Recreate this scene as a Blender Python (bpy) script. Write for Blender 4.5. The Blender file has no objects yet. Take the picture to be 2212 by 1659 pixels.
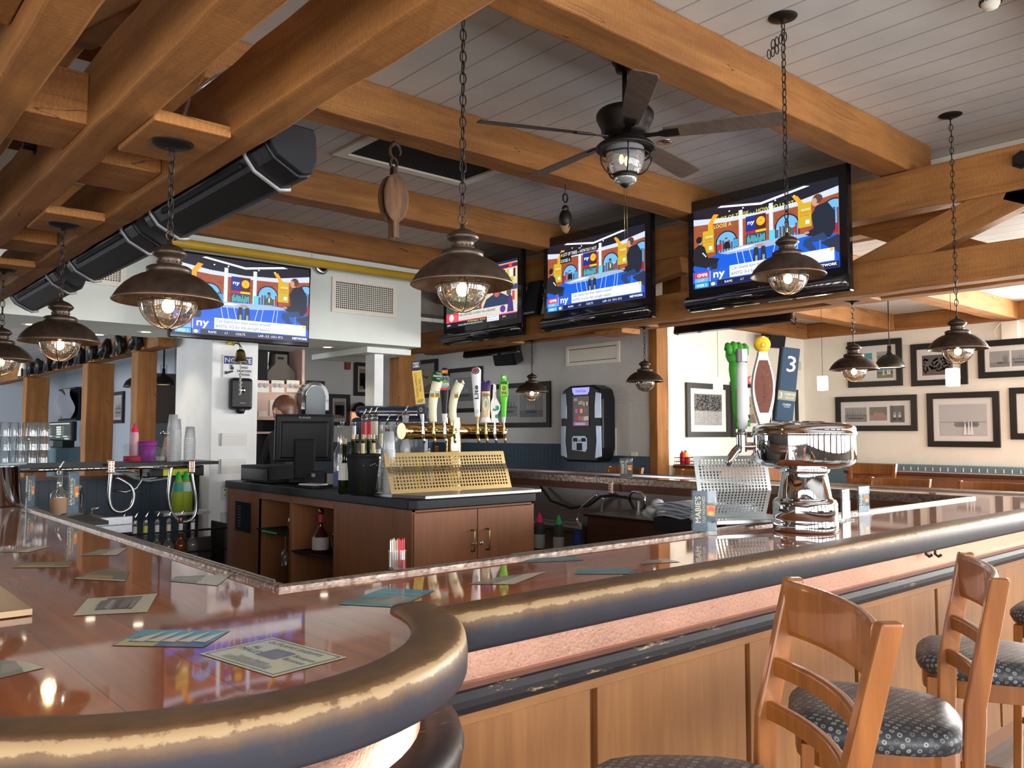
import bpy, bmesh, math, random
from mathutils import Vector, Matrix
random.seed(7)
S = bpy.context.scene
COL = S.collection
PI = math.pi
# ---------------------------------------------------------------- camera
# the place is laid out in plan units of 0.85 m around the viewer's head; FINAL scaling to metres is the last step of the script
FPX, CXP, CYP = 1800.0, 1106.0, 829.5
PITCH, HEAD, HC = math.radians(3.36), math.radians(49.0), 1.53
UNIT, HREAL = 0.85, 1.46
cd = bpy.data.cameras.new('camera'); cam = bpy.data.objects.new('camera', cd); COL.objects.link(cam)
cd.sensor_fit = 'HORIZONTAL'; cd.sensor_width = 36; cd.lens = 36 * FPX / 2212
cd.clip_start = 0.05; cd.clip_end = 200
cam.location = (0, 0, HREAL); cam.rotation_euler = (math.radians(90) + PITCH, 0, HEAD - math.radians(90))
S.camera = cam
S.view_settings.view_transform = 'Standard'; S.view_settings.look = 'None'
S.view_settings.gamma = 1; S.view_settings.use_curve_mapping = False
S.view_settings.exposure = 0.15
# ---------------------------------------------------------------- world and daylight
w = bpy.data.worlds.new('World'); S.world = w; w.use_nodes = True
wn = w.node_tree.nodes; wn['Background'].inputs[0].default_value = (0.80, 0.90, 1.0, 1); wn['Background'].inputs[1].default_value = 0.9
LIGHTS = []
def area(name, loc, rot, sx, sy, power, color):
    l = bpy.data.lights.new(name, 'AREA'); l.shape = 'RECTANGLE'; l.size = sx; l.size_y = sy; l.energy = power; l.color = color
    o = bpy.data.objects.new(name, l); COL.objects.link(o); o.location = loc; o.rotation_euler = rot
    return o
# daylight coming in through the three window walls behind and beside the viewer; the last light is added
area('daylight_back', (4.5, -3.45, 1.8), (math.radians(90), 0, 0), 15.8, 2.5, 940, (0.97, 0.98, 1.0))
area('daylight_side', (-3.35, -0.2, 1.7), (math.radians(90), 0, math.radians(-90)), 5.6, 2.0, 150, (1.0, 0.97, 0.92))
area('daylight_right', (13.6, 1.3, 1.8), (math.radians(90), 0, math.radians(90)), 4.4, 2.0, 1150, (1.0, 0.96, 0.90))
area('fill_far_room', (-3.4, 15.0, 1.8), (math.radians(90), 0, math.radians(-90)), 6.0, 2.0, 330, (0.90, 0.95, 1.0))  # added light outside an unseen opening, brightens the dark far-left room
# ---------------------------------------------------------------- placement helper
_fw = Vector((math.cos(HEAD) * math.cos(PITCH), math.sin(HEAD) * math.cos(PITCH), math.sin(PITCH)))
_rt = Vector((math.sin(HEAD), -math.cos(HEAD), 0)); _up = _rt.cross(_fw)
def at(px, py, x=None, y=None, z=None, d=None):
    r = _fw + _rt * ((px - CXP) / FPX) + _up * ((CYP - py) / FPX)
    if z is not None: t = (z - HC) / r.z
    elif x is not None: t = x / r.x
    elif y is not None: t = y / r.y
    else: t = d
    return Vector((0, 0, HC)) + r * t
# ---------------------------------------------------------------- materials
def newmat(name):
    m = bpy.data.materials.new(name); m.use_nodes = True
    nt = m.node_tree; b = nt.nodes['Principled BSDF']
    return m, nt, b
def node(nt, typ, **kw):
    n = nt.nodes.new(typ)
    for k, v in kw.items(): setattr(n, k, v)
    return n
def plain(name, col, rough=0.5, metal=0.0, coat=0.0, spec=0.5, noise=0.0, nscale=20, bump=0.0, alpha=1.0, trans=0.0):
    m, nt, b = newmat(name)
    b.inputs['Base Color'].default_value = (*col, 1); b.inputs['Roughness'].default_value = rough
    b.inputs['Metallic'].default_value = metal; b.inputs['Coat Weight'].default_value = coat
    b.inputs['Specular IOR Level'].default_value = spec
    b.inputs['Alpha'].default_value = alpha; b.inputs['Transmission Weight'].default_value = trans
    if noise or bump:
        tc = node(nt, 'ShaderNodeTexCoord'); n = node(nt, 'ShaderNodeTexNoise'); n.inputs['Scale'].default_value = nscale; n.inputs['Detail'].default_value = 5
        nt.links.new(tc.outputs['Object'], n.inputs['Vector'])
        if noise:
            r = node(nt, 'ShaderNodeValToRGB'); nt.links.new(n.outputs['Fac'], r.inputs[0])
            r.color_ramp.elements[0].position = 0.3; r.color_ramp.elements[1].position = 0.7
            r.color_ramp.elements[0].color = tuple(c * (1 - noise) for c in col) + (1,)
            r.color_ramp.elements[1].color = tuple(min(1, c * (1 + noise)) for c in col) + (1,)
            nt.links.new(r.outputs[0], b.inputs['Base Color'])
        if bump:
            bp = node(nt, 'ShaderNodeBump'); bp.inputs['Strength'].default_value = bump; bp.inputs['Distance'].default_value = 0.01
            nt.links.new(n.outputs['Fac'], bp.inputs['Height']); nt.links.new(bp.outputs[0], b.inputs['Normal'])
    return m
def wood(name, c1, c2, axis, rough=0.6, coat=0.0, fine=14, streak=1.2, cracks=0.0, bump=0.25, plank=0.0, saw=0.0):
    """grain running along one axis of the object; optional dark checks, saw marks and plank joints"""
    m, nt, b = newmat(name)
    tc = node(nt, 'ShaderNodeTexCoord'); mp = node(nt, 'ShaderNodeMapping')
    s = [fine] * 3; s['XYZ'.index(axis)] = streak; mp.inputs['Scale'].default_value = s
    nt.links.new(tc.outputs['Object'], mp.inputs[0])
    n = node(nt, 'ShaderNodeTexNoise'); n.inputs['Scale'].default_value = 1; n.inputs['Detail'].default_value = 8; n.inputs['Roughness'].default_value = 0.62
    n.inputs['Distortion'].default_value = 0.6
    nt.links.new(mp.outputs[0], n.inputs['Vector'])
    r = node(nt, 'ShaderNodeValToRGB'); nt.links.new(n.outputs['Fac'], r.inputs[0])
    r.color_ramp.elements[0].position = 0.32; r.color_ramp.elements[1].position = 0.68
    r.color_ramp.elements[0].color = (*c2, 1); r.color_ramp.elements[1].color = (*c1, 1)
    out = r.outputs[0]
    # broad blotches
    n2 = node(nt, 'ShaderNodeTexNoise'); n2.inputs['Scale'].default_value = 1.7; n2.inputs['Detail'].default_value = 3
    nt.links.new(tc.outputs['Object'], n2.inputs['Vector'])
    mr = node(nt, 'ShaderNodeMapRange'); mr.inputs[1].default_value = 0.3; mr.inputs[2].default_value = 0.7; mr.inputs[3].default_value = 0.80; mr.inputs[4].default_value = 1.15
    nt.links.new(n2.outputs['Fac'], mr.inputs[0])
    mx = node(nt, 'ShaderNodeMix', data_type='RGBA', blend_type='MULTIPLY'); mx.inputs[0].default_value = 1
    nt.links.new(out, mx.inputs[6]); nt.links.new(mr.outputs[0], mx.inputs[7]); out = mx.outputs[2]
    h = n.outputs['Fac']
    if cracks:
        mp3 = node(nt, 'ShaderNodeMapping'); s = [5.5] * 3; s['XYZ'.index(axis)] = 0.35; mp3.inputs['Scale'].default_value = s
        nt.links.new(tc.outputs['Object'], mp3.inputs[0])
        n3 = node(nt, 'ShaderNodeTexNoise'); n3.inputs['Scale'].default_value = 1; n3.inputs['Detail'].default_value = 2.5; nt.links.new(mp3.outputs[0], n3.inputs['Vector'])
        ma = node(nt, 'ShaderNodeMath', operation='SUBTRACT'); ma.inputs[1].default_value = 0.5; nt.links.new(n3.outputs['Fac'], ma.inputs[0])
        mb = node(nt, 'ShaderNodeMath', operation='ABSOLUTE'); nt.links.new(ma.outputs[0], mb.inputs[0])
        mc = node(nt, 'ShaderNodeMapRange'); mc.inputs[1].default_value = 0.0; mc.inputs[2].default_value = 0.0035; mc.inputs[3].default_value = cracks; mc.inputs[4].default_value = 0
        nt.links.new(mb.outputs[0], mc.inputs[0])
        # cracks only here and there
        n4 = node(nt, 'ShaderNodeTexNoise'); n4.inputs['Scale'].default_value = 2.2; nt.links.new(tc.outputs['Object'], n4.inputs['Vector'])
        md = node(nt, 'ShaderNodeMapRange'); md.inputs[1].default_value = 0.5; md.inputs[2].default_value = 0.56; nt.links.new(n4.outputs['Fac'], md.inputs[0])
        me = node(nt, 'ShaderNodeMath', operation='MULTIPLY'); nt.links.new(mc.outputs[0], me.inputs[0]); nt.links.new(md.outputs[0], me.inputs[1])
        mx2 = node(nt, 'ShaderNodeMix', data_type='RGBA'); nt.links.new(me.outputs[0], mx2.inputs[0]); nt.links.new(out, mx2.inputs[6])
        mx2.inputs[7].default_value = (c2[0] * .12, c2[1] * .1, c2[2] * .1, 1); out = mx2.outputs[2]
    if saw:
        wv = node(nt, 'ShaderNodeTexWave', bands_direction=axis); wv.inputs['Scale'].default_value = 14; wv.inputs['Distortion'].default_value = 9; wv.inputs['Detail'].default_value = 3; wv.inputs['Detail Scale'].default_value = 2
        nt.links.new(tc.outputs['Object'], wv.inputs['Vector'])
        mr2 = node(nt, 'ShaderNodeMapRange'); mr2.inputs[3].default_value = 1 - saw; mr2.inputs[4].default_value = 1 + saw * .6
        nt.links.new(wv.outputs['Fac'], mr2.inputs[0])
        mx3 = node(nt, 'ShaderNodeMix', data_type='RGBA', blend_type='MULTIPLY'); mx3.inputs[0].default_value = 1
        nt.links.new(out, mx3.inputs[6]); nt.links.new(mr2.outputs[0], mx3.inputs[7]); out = mx3.outputs[2]
    if plank:
        sx = node(nt, 'ShaderNodeSeparateXYZ'); nt.links.new(tc.outputs['Object'], sx.inputs[0])
        other = {'X': 'Y', 'Y': 'X', 'Z': 'X'}[axis]
        dv = node(nt, 'ShaderNodeMath', operation='DIVIDE'); dv.inputs[1].default_value = plank; nt.links.new(sx.outputs[other], dv.inputs[0])
        fr = node(nt, 'ShaderNodeMath', operation='FRACT'); nt.links.new(dv.outputs[0], fr.inputs[0])
        lt = node(nt, 'ShaderNodeMath', operation='LESS_THAN'); lt.inputs[1].default_value = 0.012; nt.links.new(fr.outputs[0], lt.inputs[0])
        fl = node(nt, 'ShaderNodeMath', operation='FLOOR'); nt.links.new(dv.outputs[0], fl.inputs[0])
        wn_ = node(nt, 'ShaderNodeTexWhiteNoise', noise_dimensions='1D'); nt.links.new(fl.outputs[0], wn_.inputs['W'])
        mrp = node(nt, 'ShaderNodeMapRange'); mrp.inputs[3].default_value = 0.78; mrp.inputs[4].default_value = 1.2; nt.links.new(wn_.outputs['Value'], mrp.inputs[0])
        mx5 = node(nt, 'ShaderNodeMix', data_type='RGBA', blend_type='MULTIPLY'); mx5.inputs[0].default_value = 1
        nt.links.new(out, mx5.inputs[6]); nt.links.new(mrp.outputs[0], mx5.inputs[7]); out = mx5.outputs[2]
        mx4 = node(nt, 'ShaderNodeMix', data_type='RGBA'); nt.links.new(lt.outputs[0], mx4.inputs[0]); nt.links.new(out, mx4.inputs[6])
        mx4.inputs[7].default_value = (c2[0] * .3, c2[1] * .3, c2[2] * .3, 1); out = mx4.outputs[2]
    nt.links.new(out, b.inputs['Base Color'])
    b.inputs['Roughness'].default_value = rough; b.inputs['Coat Weight'].default_value = coat; b.inputs['Coat Roughness'].default_value = 0.04
    if bump:
        bp = node(nt, 'ShaderNodeBump'); bp.inputs['Strength'].default_value = bump; bp.inputs['Distance'].default_value = 0.004
        nt.links.new(h, bp.inputs['Height']); nt.links.new(bp.outputs[0], b.inputs['Normal'])
    return m
def attr_mat(name, rough=0.6, emit=0.0, coat=0.0, metal=0.0):
    m, nt, b = newmat(name)
    a = node(nt, 'ShaderNodeVertexColor', layer_name='Col')
    b.inputs['Roughness'].default_value = rough; b.inputs['Coat Weight'].default_value = coat; b.inputs['Metallic'].default_value = metal
    if emit:
        b.inputs['Base Color'].default_value = (0.01, 0.01, 0.01, 1)
        nt.links.new(a.outputs[0], b.inputs['Emission Color']); b.inputs['Emission Strength'].default_value = emit
        b.inputs['Coat Weight'].default_value = 0.3; b.inputs['Coat Roughness'].default_value = 0.08
    else: nt.links.new(a.outputs[0], b.inputs['Base Color'])
    return m
def emis(name, col, strength):
    m, nt, b = newmat(name)
    b.inputs['Base Color'].default_value = (*col, 1); b.inputs['Emission Color'].default_value = (*col, 1); b.inputs['Emission Strength'].default_value = strength
    return m
def glassy(name, tint=(1, 1, 1), rough=0.02, body=0.12, seeds=0.0, gloss=1.0):
    """thin glass: see-through film plus fresnel reflection, with a little milky body"""
    m, nt, b = newmat(name)
    out = nt.nodes['Material Output']; tr = node(nt, 'ShaderNodeBsdfTransparent'); tr.inputs[0].default_value = (*tint, 1)
    gl = node(nt, 'ShaderNodeBsdfGlossy'); gl.inputs['Roughness'].default_value = rough
    lw = node(nt, 'ShaderNodeLayerWeight'); lw.inputs[0].default_value = 0.35 if gloss >= 1 else .1
    mr = node(nt, 'ShaderNodeMapRange'); mr.inputs[3].default_value = 0.05 * gloss; mr.inputs[4].default_value = 0.85 if gloss >= 1 else .3
    nt.links.new(lw.outputs['Fresnel'], mr.inputs[0])
    mx = node(nt, 'ShaderNodeMixShader'); nt.links.new(mr.outputs[0], mx.inputs[0]); nt.links.new(tr.outputs[0], mx.inputs[1]); nt.links.new(gl.outputs[0], mx.inputs[2])
    df = node(nt, 'ShaderNodeBsdfDiffuse'); df.inputs[0].default_value = tuple(0.75 * c for c in tint) + (1,)
    mx2 = node(nt, 'ShaderNodeMixShader'); mx2.inputs[0].default_value = body
    nt.links.new(mx.outputs[0], mx2.inputs[1]); nt.links.new(df.outputs[0], mx2.inputs[2])
    if seeds:
        tc = node(nt, 'ShaderNodeTexCoord'); v = node(nt, 'ShaderNodeTexVoronoi'); v.inputs['Scale'].default_value = 90
        nt.links.new(tc.outputs['Object'], v.inputs['Vector'])
        m3 = node(nt, 'ShaderNodeMapRange'); m3.inputs[1].default_value = 0.12; m3.inputs[2].default_value = 0.28; m3.inputs[3].default_value = seeds; m3.inputs[4].default_value = body
        nt.links.new(v.outputs['Distance'], m3.inputs[0]); nt.links.new(m3.outputs[0], mx2.inputs[0])
    nt.links.new(mx2.outputs[0], out.inputs[0])
    return m
M = {}
M['beamX'] = wood('beam_wood_x', (0.37, 0.158, 0.038), (0.24, 0.090, 0.019), 'X', 0.75, cracks=.9, saw=.10)
M['beamY'] = wood('beam_wood_y', (0.37, 0.158, 0.038), (0.24, 0.090, 0.019), 'Y', 0.75, cracks=.9, saw=.10)
M['beamZ'] = wood('beam_wood_z', (0.37, 0.158, 0.038), (0.24, 0.090, 0.019), 'Z', 0.75, cracks=.9, saw=.05)
M['topX'] = wood('bar_top_x', (0.40, 0.100, 0.017), (0.22, 0.048, 0.010), 'X', 0.5, coat=1, fine=16, streak=1.0, bump=0, plank=.19)
M['topY'] = wood('bar_top_y', (0.40, 0.100, 0.017), (0.22, 0.048, 0.010), 'Y', 0.5, coat=1, fine=16, streak=1.0, bump=0, plank=.19)
M['cab'] = wood('cabinet_wood', (0.27, 0.105, 0.042), (0.22, 0.083, 0.033), 'Z', 0.42, fine=30, streak=2, bump=.05)
M['cabdark'] = wood('dark_cabinet_wood', (0.13, 0.045, 0.022), (0.08, 0.028, 0.015), 'Y', 0.3, coat=.3, fine=30, streak=2, bump=.05)
M['panel'] = wood('bar_panel_wood', (0.33, 0.145, 0.045), (0.24, 0.096, 0.027), 'Z', 0.45, fine=22, streak=1.5, bump=.05)
M['panelh'] = wood('bar_panel_rail_wood', (0.35, 0.155, 0.048), (0.26, 0.105, 0.030), 'X', 0.45, fine=22, streak=1.5, bump=.05)
M['stool'] = wood('stool_wood', (0.33, 0.112, 0.019), (0.21, 0.062, 0.010), 'Z', 0.33, coat=.3, fine=26, streak=2, bump=.04)
M['oldwood'] = wood('old_block_wood', (0.22, 0.11, 0.05), (0.07, 0.035, 0.018), 'Z', 0.8, fine=30, streak=3, cracks=.9, bump=.6)
M['white'] = plain('white_wall', (0.86, 0.82, 0.71), 0.7, noise=.04, nscale=3)
M['pillar'] = plain('white_pillar', (0.80, 0.82, 0.82), 0.55, noise=.05, nscale=5, bump=.1)
M['soffit'] = plain('soffit_paint', (0.74, 0.79, 0.74), 0.7, noise=.03, nscale=3)
M['grey'] = plain('grey_wall', (0.58, 0.57, 0.54), 0.75, noise=.04, nscale=3)
M['pink'] = plain('pink_laminate', (0.62, 0.42, 0.36), 0.6)
M['floor'] = wood('floor_boards', (0.30, 0.26, 0.22), (0.17, 0.14, 0.12), 'X', 0.35, plank=.18, bump=.1)
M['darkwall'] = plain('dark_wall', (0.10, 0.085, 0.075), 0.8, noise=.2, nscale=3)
def board_mat(name, c, axis, pitch, dark):
    m, nt, b = newmat(name)
    tc = node(nt, 'ShaderNodeTexCoord'); sx = node(nt, 'ShaderNodeSeparateXYZ'); nt.links.new(tc.outputs['Object'], sx.inputs[0])
    dv = node(nt, 'ShaderNodeMath', operation='DIVIDE'); dv.inputs[1].default_value = pitch; nt.links.new(sx.outputs[axis], dv.inputs[0])
    fr = node(nt, 'ShaderNodeMath', operation='FRACT'); nt.links.new(dv.outputs[0], fr.inputs[0])
    lt = node(nt, 'ShaderNodeMath', operation='LESS_THAN'); lt.inputs[1].default_value = 0.06; nt.links.new(fr.outputs[0], lt.inputs[0])
    n = node(nt, 'ShaderNodeTexNoise'); n.inputs['Scale'].default_value = 2.5; n.inputs['Detail'].default_value = 4; nt.links.new(tc.outputs['Object'], n.inputs['Vector'])
    r = node(nt, 'ShaderNodeValToRGB'); r.color_ramp.elements[0].position = .35; r.color_ramp.elements[1].position = .65
    r.color_ramp.elements[0].color = tuple(x * .9 for x in c) + (1,); r.color_ramp.elements[1].color = (*c, 1); nt.links.new(n.outputs['Fac'], r.inputs[0])
    mx = node(nt, 'ShaderNodeMix', data_type='RGBA'); nt.links.new(lt.outputs[0], mx.inputs[0]); nt.links.new(r.outputs[0], mx.inputs[6]); mx.inputs[7].default_value = (*[x * dark for x in c], 1)
    nt.links.new(mx.outputs[2], b.inputs['Base Color']); b.inputs['Roughness'].default_value = .4
    bp = node(nt, 'ShaderNodeBump'); bp.invert = True; bp.inputs['Strength'].default_value = .8; bp.inputs['Distance'].default_value = .006
    nt.links.new(lt.outputs[0], bp.inputs['Height']); nt.links.new(bp.outputs[0], b.inputs['Normal'])
    return m
M['ceil'] = board_mat('ceiling_boards', (0.60, 0.59, 0.56), 'X', .215, .55)
M['navyY'] = board_mat('navy_wainscot_y', (0.035, 0.065, 0.10), 'Y', .085, .4)
M['navyX'] = board_mat('navy_wainscot_x', (0.035, 0.065, 0.10), 'X', .085, .4)
M['teal'] = plain('blue_booth', (0.11, 0.19, 0.24), 0.5)
M['paint'] = attr_mat('painted', 0.55)
M['print'] = attr_mat('printed', 0.4, coat=.15)
M['screen'] = attr_mat('lit_screen', 0.3, emit=1.25)
M['plas'] = attr_mat('glossy_plastic', 0.5); M['plas'].node_tree.nodes['Principled BSDF'].inputs['Specular IOR Level'].default_value = .22
M['black'] = plain('black_plastic', (0.009, 0.009, 0.011), 0.38, spec=.35)
M['gblack'] = plain('gloss_black', (0.006, 0.006, 0.008), 0.08, coat=.6)
M['mblack'] = plain('matte_black', (0.010, 0.010, 0.012), 0.7, spec=.25)
M['frame'] = plain('black_frame', (0.012, 0.010, 0.009), 0.35)
M['heater'] = plain('heater_metal', (0.006, 0.006, 0.008), 0.45, spec=.35, bump=.15, nscale=30)
M['bronze'] = plain('dark_bronze', (0.075, 0.052, 0.038), 0.42, metal=.75, noise=.3, nscale=25, bump=.15)
M['bronzein'] = plain('bronze_inside', (0.11, 0.075, 0.055), 0.5, metal=.3)
M['iron'] = plain('black_iron', (0.022, 0.018, 0.016), 0.45, metal=.6)
M['rust'] = plain('rusty_iron', (0.06, 0.032, 0.022), 0.6, metal=.5, noise=.4, nscale=30)
M['steel'] = plain('polished_steel', (0.66, 0.67, 0.69), 0.035, metal=1)
M['bsteel'] = plain('brushed_steel', (0.62, 0.64, 0.66), 0.28, metal=1, noise=.08, nscale=50)
M['galv'] = plain('grey_bar_metal', (0.34, 0.34, 0.33), 0.35, metal=.9)
M['brass'] = plain('polished_brass', (0.83, 0.56, 0.22), 0.10, metal=1)
M['brassd'] = plain('brass_perforated', (0.70, 0.55, 0.26), 0.30, metal=1)
M['obrass'] = plain('old_brass', (0.32, 0.24, 0.10), 0.35, metal=1, noise=.3, nscale=20)
M['yellow'] = plain('yellow_pipe', (0.62, 0.38, 0.03), 0.45, noise=.08, nscale=6)
M['glass'] = glassy('clear_glass', (0.96, 0.98, 0.99), body=.06)
M['lglass'] = glassy('seeded_lamp_glass', (0.90, 0.84, 0.78), body=.03, seeds=.45)
M['acrylic'] = glassy('clear_acrylic', (0.95, 0.98, 0.99), body=.04, gloss=.9)
M['cup'] = glassy('frosted_plastic', (0.93, 0.96, 0.98), rough=.2, body=.42)
M['blade'] = wood('fan_blade', (0.14, 0.10, 0.075), (0.09, 0.065, 0.05), 'X', 0.6, fine=30, streak=2)
M['bulb'] = emis('lamp_bulb', (1.0, 0.62, 0.28), 26)
M['downl'] = emis('downlight', (1.0, 0.86, 0.66), 9)
M['shadel'] = emis('glowing_shade', (1.0, 0.84, 0.58), 2.0)
M['glowin'] = emis('lit_shade_inside', (1.0, 0.75, 0.35), 2.0)
M['cork'] = plain('cork', (0.45, 0.28, 0.14), 0.8)
M['hair'] = wood('auburn_hair', (0.17, 0.065, 0.030), (0.07, 0.025, 0.012), 'Z', 0.4, fine=60, streak=4, bump=.4)
M['skin'] = plain('skin', (0.55, 0.30, 0.22), 0.5)
M['cloth'] = plain('dark_cloth', (0.02, 0.02, 0.025), 0.8)
M['card'] = plain('brown_card', (0.36, 0.19, 0.10), 0.7)
# hammered copper
m, nt, b = newmat('hammered_copper'); b.inputs['Base Color'].default_value = (0.80, 0.46, 0.34, 1); b.inputs['Metallic'].default_value = 1; b.inputs['Roughness'].default_value = .36
tc = node(nt, 'ShaderNodeTexCoord'); n = node(nt, 'ShaderNodeTexNoise'); n.inputs['Scale'].default_value = 120; n.inputs['Detail'].default_value = 1.5; nt.links.new(tc.outputs['Object'], n.inputs['Vector'])
bp = node(nt, 'ShaderNodeBump'); bp.inputs['Strength'].default_value = .25; bp.inputs['Distance'].default_value = .002; nt.links.new(n.outputs['Fac'], bp.inputs['Height']); nt.links.new(bp.outputs[0], b.inputs['Normal'])
r = node(nt, 'ShaderNodeValToRGB'); r.color_ramp.elements[0].position = .28; r.color_ramp.elements[0].color = (.66, .37, .27, 1); r.color_ramp.elements[1].position = .42; r.color_ramp.elements[1].color = (.84, .49, .36, 1)
nt.links.new(n.outputs['Fac'], r.inputs[0]); nt.links.new(r.outputs[0], b.inputs['Base Color']); M['copper'] = m
# worn black moulding: scratches of bare wood
m, nt, b = newmat('scuffed_black_wood'); tc = node(nt, 'ShaderNodeTexCoord'); mp = node(nt, 'ShaderNodeMapping'); mp.inputs['Scale'].default_value = (5, 26, 26); nt.links.new(tc.outputs['Object'], mp.inputs[0])
n = node(nt, 'ShaderNodeTexNoise'); n.inputs['Scale'].default_value = 1.0; n.inputs['Detail'].default_value = 9; n.inputs['Roughness'].default_value = .75; nt.links.new(mp.outputs[0], n.inputs['Vector'])
r = node(nt, 'ShaderNodeValToRGB'); r.color_ramp.elements[0].position = .585; r.color_ramp.elements[0].color = (.018, .015, .017, 1); r.color_ramp.elements[1].position = .65; r.color_ramp.elements[1].color = (.42, .29, .16, 1)
nt.links.new(n.outputs['Fac'], r.inputs[0]); nt.links.new(r.outputs[0], b.inputs['Base Color']); b.inputs['Roughness'].default_value = .5; b.inputs['Specular IOR Level'].default_value = .3; M['scuff'] = m
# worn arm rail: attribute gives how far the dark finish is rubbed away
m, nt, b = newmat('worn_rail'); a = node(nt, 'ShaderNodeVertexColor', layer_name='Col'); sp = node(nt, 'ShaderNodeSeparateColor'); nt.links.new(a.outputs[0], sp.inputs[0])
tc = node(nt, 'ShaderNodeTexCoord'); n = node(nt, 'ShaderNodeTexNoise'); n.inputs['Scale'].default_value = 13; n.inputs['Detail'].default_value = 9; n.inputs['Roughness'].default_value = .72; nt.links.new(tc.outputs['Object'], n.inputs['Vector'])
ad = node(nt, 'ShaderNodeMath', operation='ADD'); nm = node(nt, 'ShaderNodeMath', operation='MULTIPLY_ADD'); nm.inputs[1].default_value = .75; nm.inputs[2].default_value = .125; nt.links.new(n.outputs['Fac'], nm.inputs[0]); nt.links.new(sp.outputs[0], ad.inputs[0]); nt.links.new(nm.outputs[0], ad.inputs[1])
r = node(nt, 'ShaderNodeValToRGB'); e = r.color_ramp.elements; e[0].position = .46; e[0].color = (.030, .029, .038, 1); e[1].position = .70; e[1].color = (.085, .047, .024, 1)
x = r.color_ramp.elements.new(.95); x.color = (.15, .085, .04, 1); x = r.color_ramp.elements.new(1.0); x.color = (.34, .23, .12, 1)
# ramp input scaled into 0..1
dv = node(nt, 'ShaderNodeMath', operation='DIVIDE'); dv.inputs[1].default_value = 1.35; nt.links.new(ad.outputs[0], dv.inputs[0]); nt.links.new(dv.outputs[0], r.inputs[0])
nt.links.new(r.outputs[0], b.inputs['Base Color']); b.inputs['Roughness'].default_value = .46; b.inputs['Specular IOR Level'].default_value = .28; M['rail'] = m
# seat fabric: dark vinyl with small rings
m, nt, b = newmat('ring_fabric'); tc = node(nt, 'ShaderNodeTexCoord'); mp = node(nt, 'ShaderNodeMapping'); mp.inputs['Scale'].default_value = (46, 46, 0); mp.inputs['Rotation'].default_value = (0, 0, .5); nt.links.new(tc.outputs['UV'], mp.inputs[0])
v = node(nt, 'ShaderNodeTexVoronoi'); v.inputs['Scale'].default_value = 1; v.inputs['Randomness'].default_value = .12; nt.links.new(mp.outputs[0], v.inputs['Vector'])
r = node(nt, 'ShaderNodeValToRGB'); r.color_ramp.interpolation = 'LINEAR'; e = r.color_ramp.elements
e[0].position = .10; e[0].color = (.025, .027, .032, 1); e[1].position = .17; e[1].color = (1, 1, 1, 1)
for p_, c_ in ((.28, (1, 1, 1)), (.35, (.025, .027, .032))):
    x = e.new(p_); x.color = (*c_, 1)
nt.links.new(v.outputs['Distance'], r.inputs[0])
rr = node(nt, 'ShaderNodeValToRGB'); rr.color_ramp.elements[0].color = (.05, .042, .045, 1); rr.color_ramp.elements[1].color = (.26, .29, .28, 1); sc = node(nt, 'ShaderNodeSeparateColor'); nt.links.new(v.outputs['Color'], sc.inputs[0]); nt.links.new(sc.outputs[0], rr.inputs[0])
mx = node(nt, 'ShaderNodeMix', data_type='RGBA'); nt.links.new(r.outputs[0], mx.inputs[0]); mx.inputs[6].default_value = (.025, .027, .032, 1); nt.links.new(rr.outputs[0], mx.inputs[7])
nt.links.new(mx.outputs[2], b.inputs['Base Color']); b.inputs['Roughness'].default_value = .42; M['fabric'] = m
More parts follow.
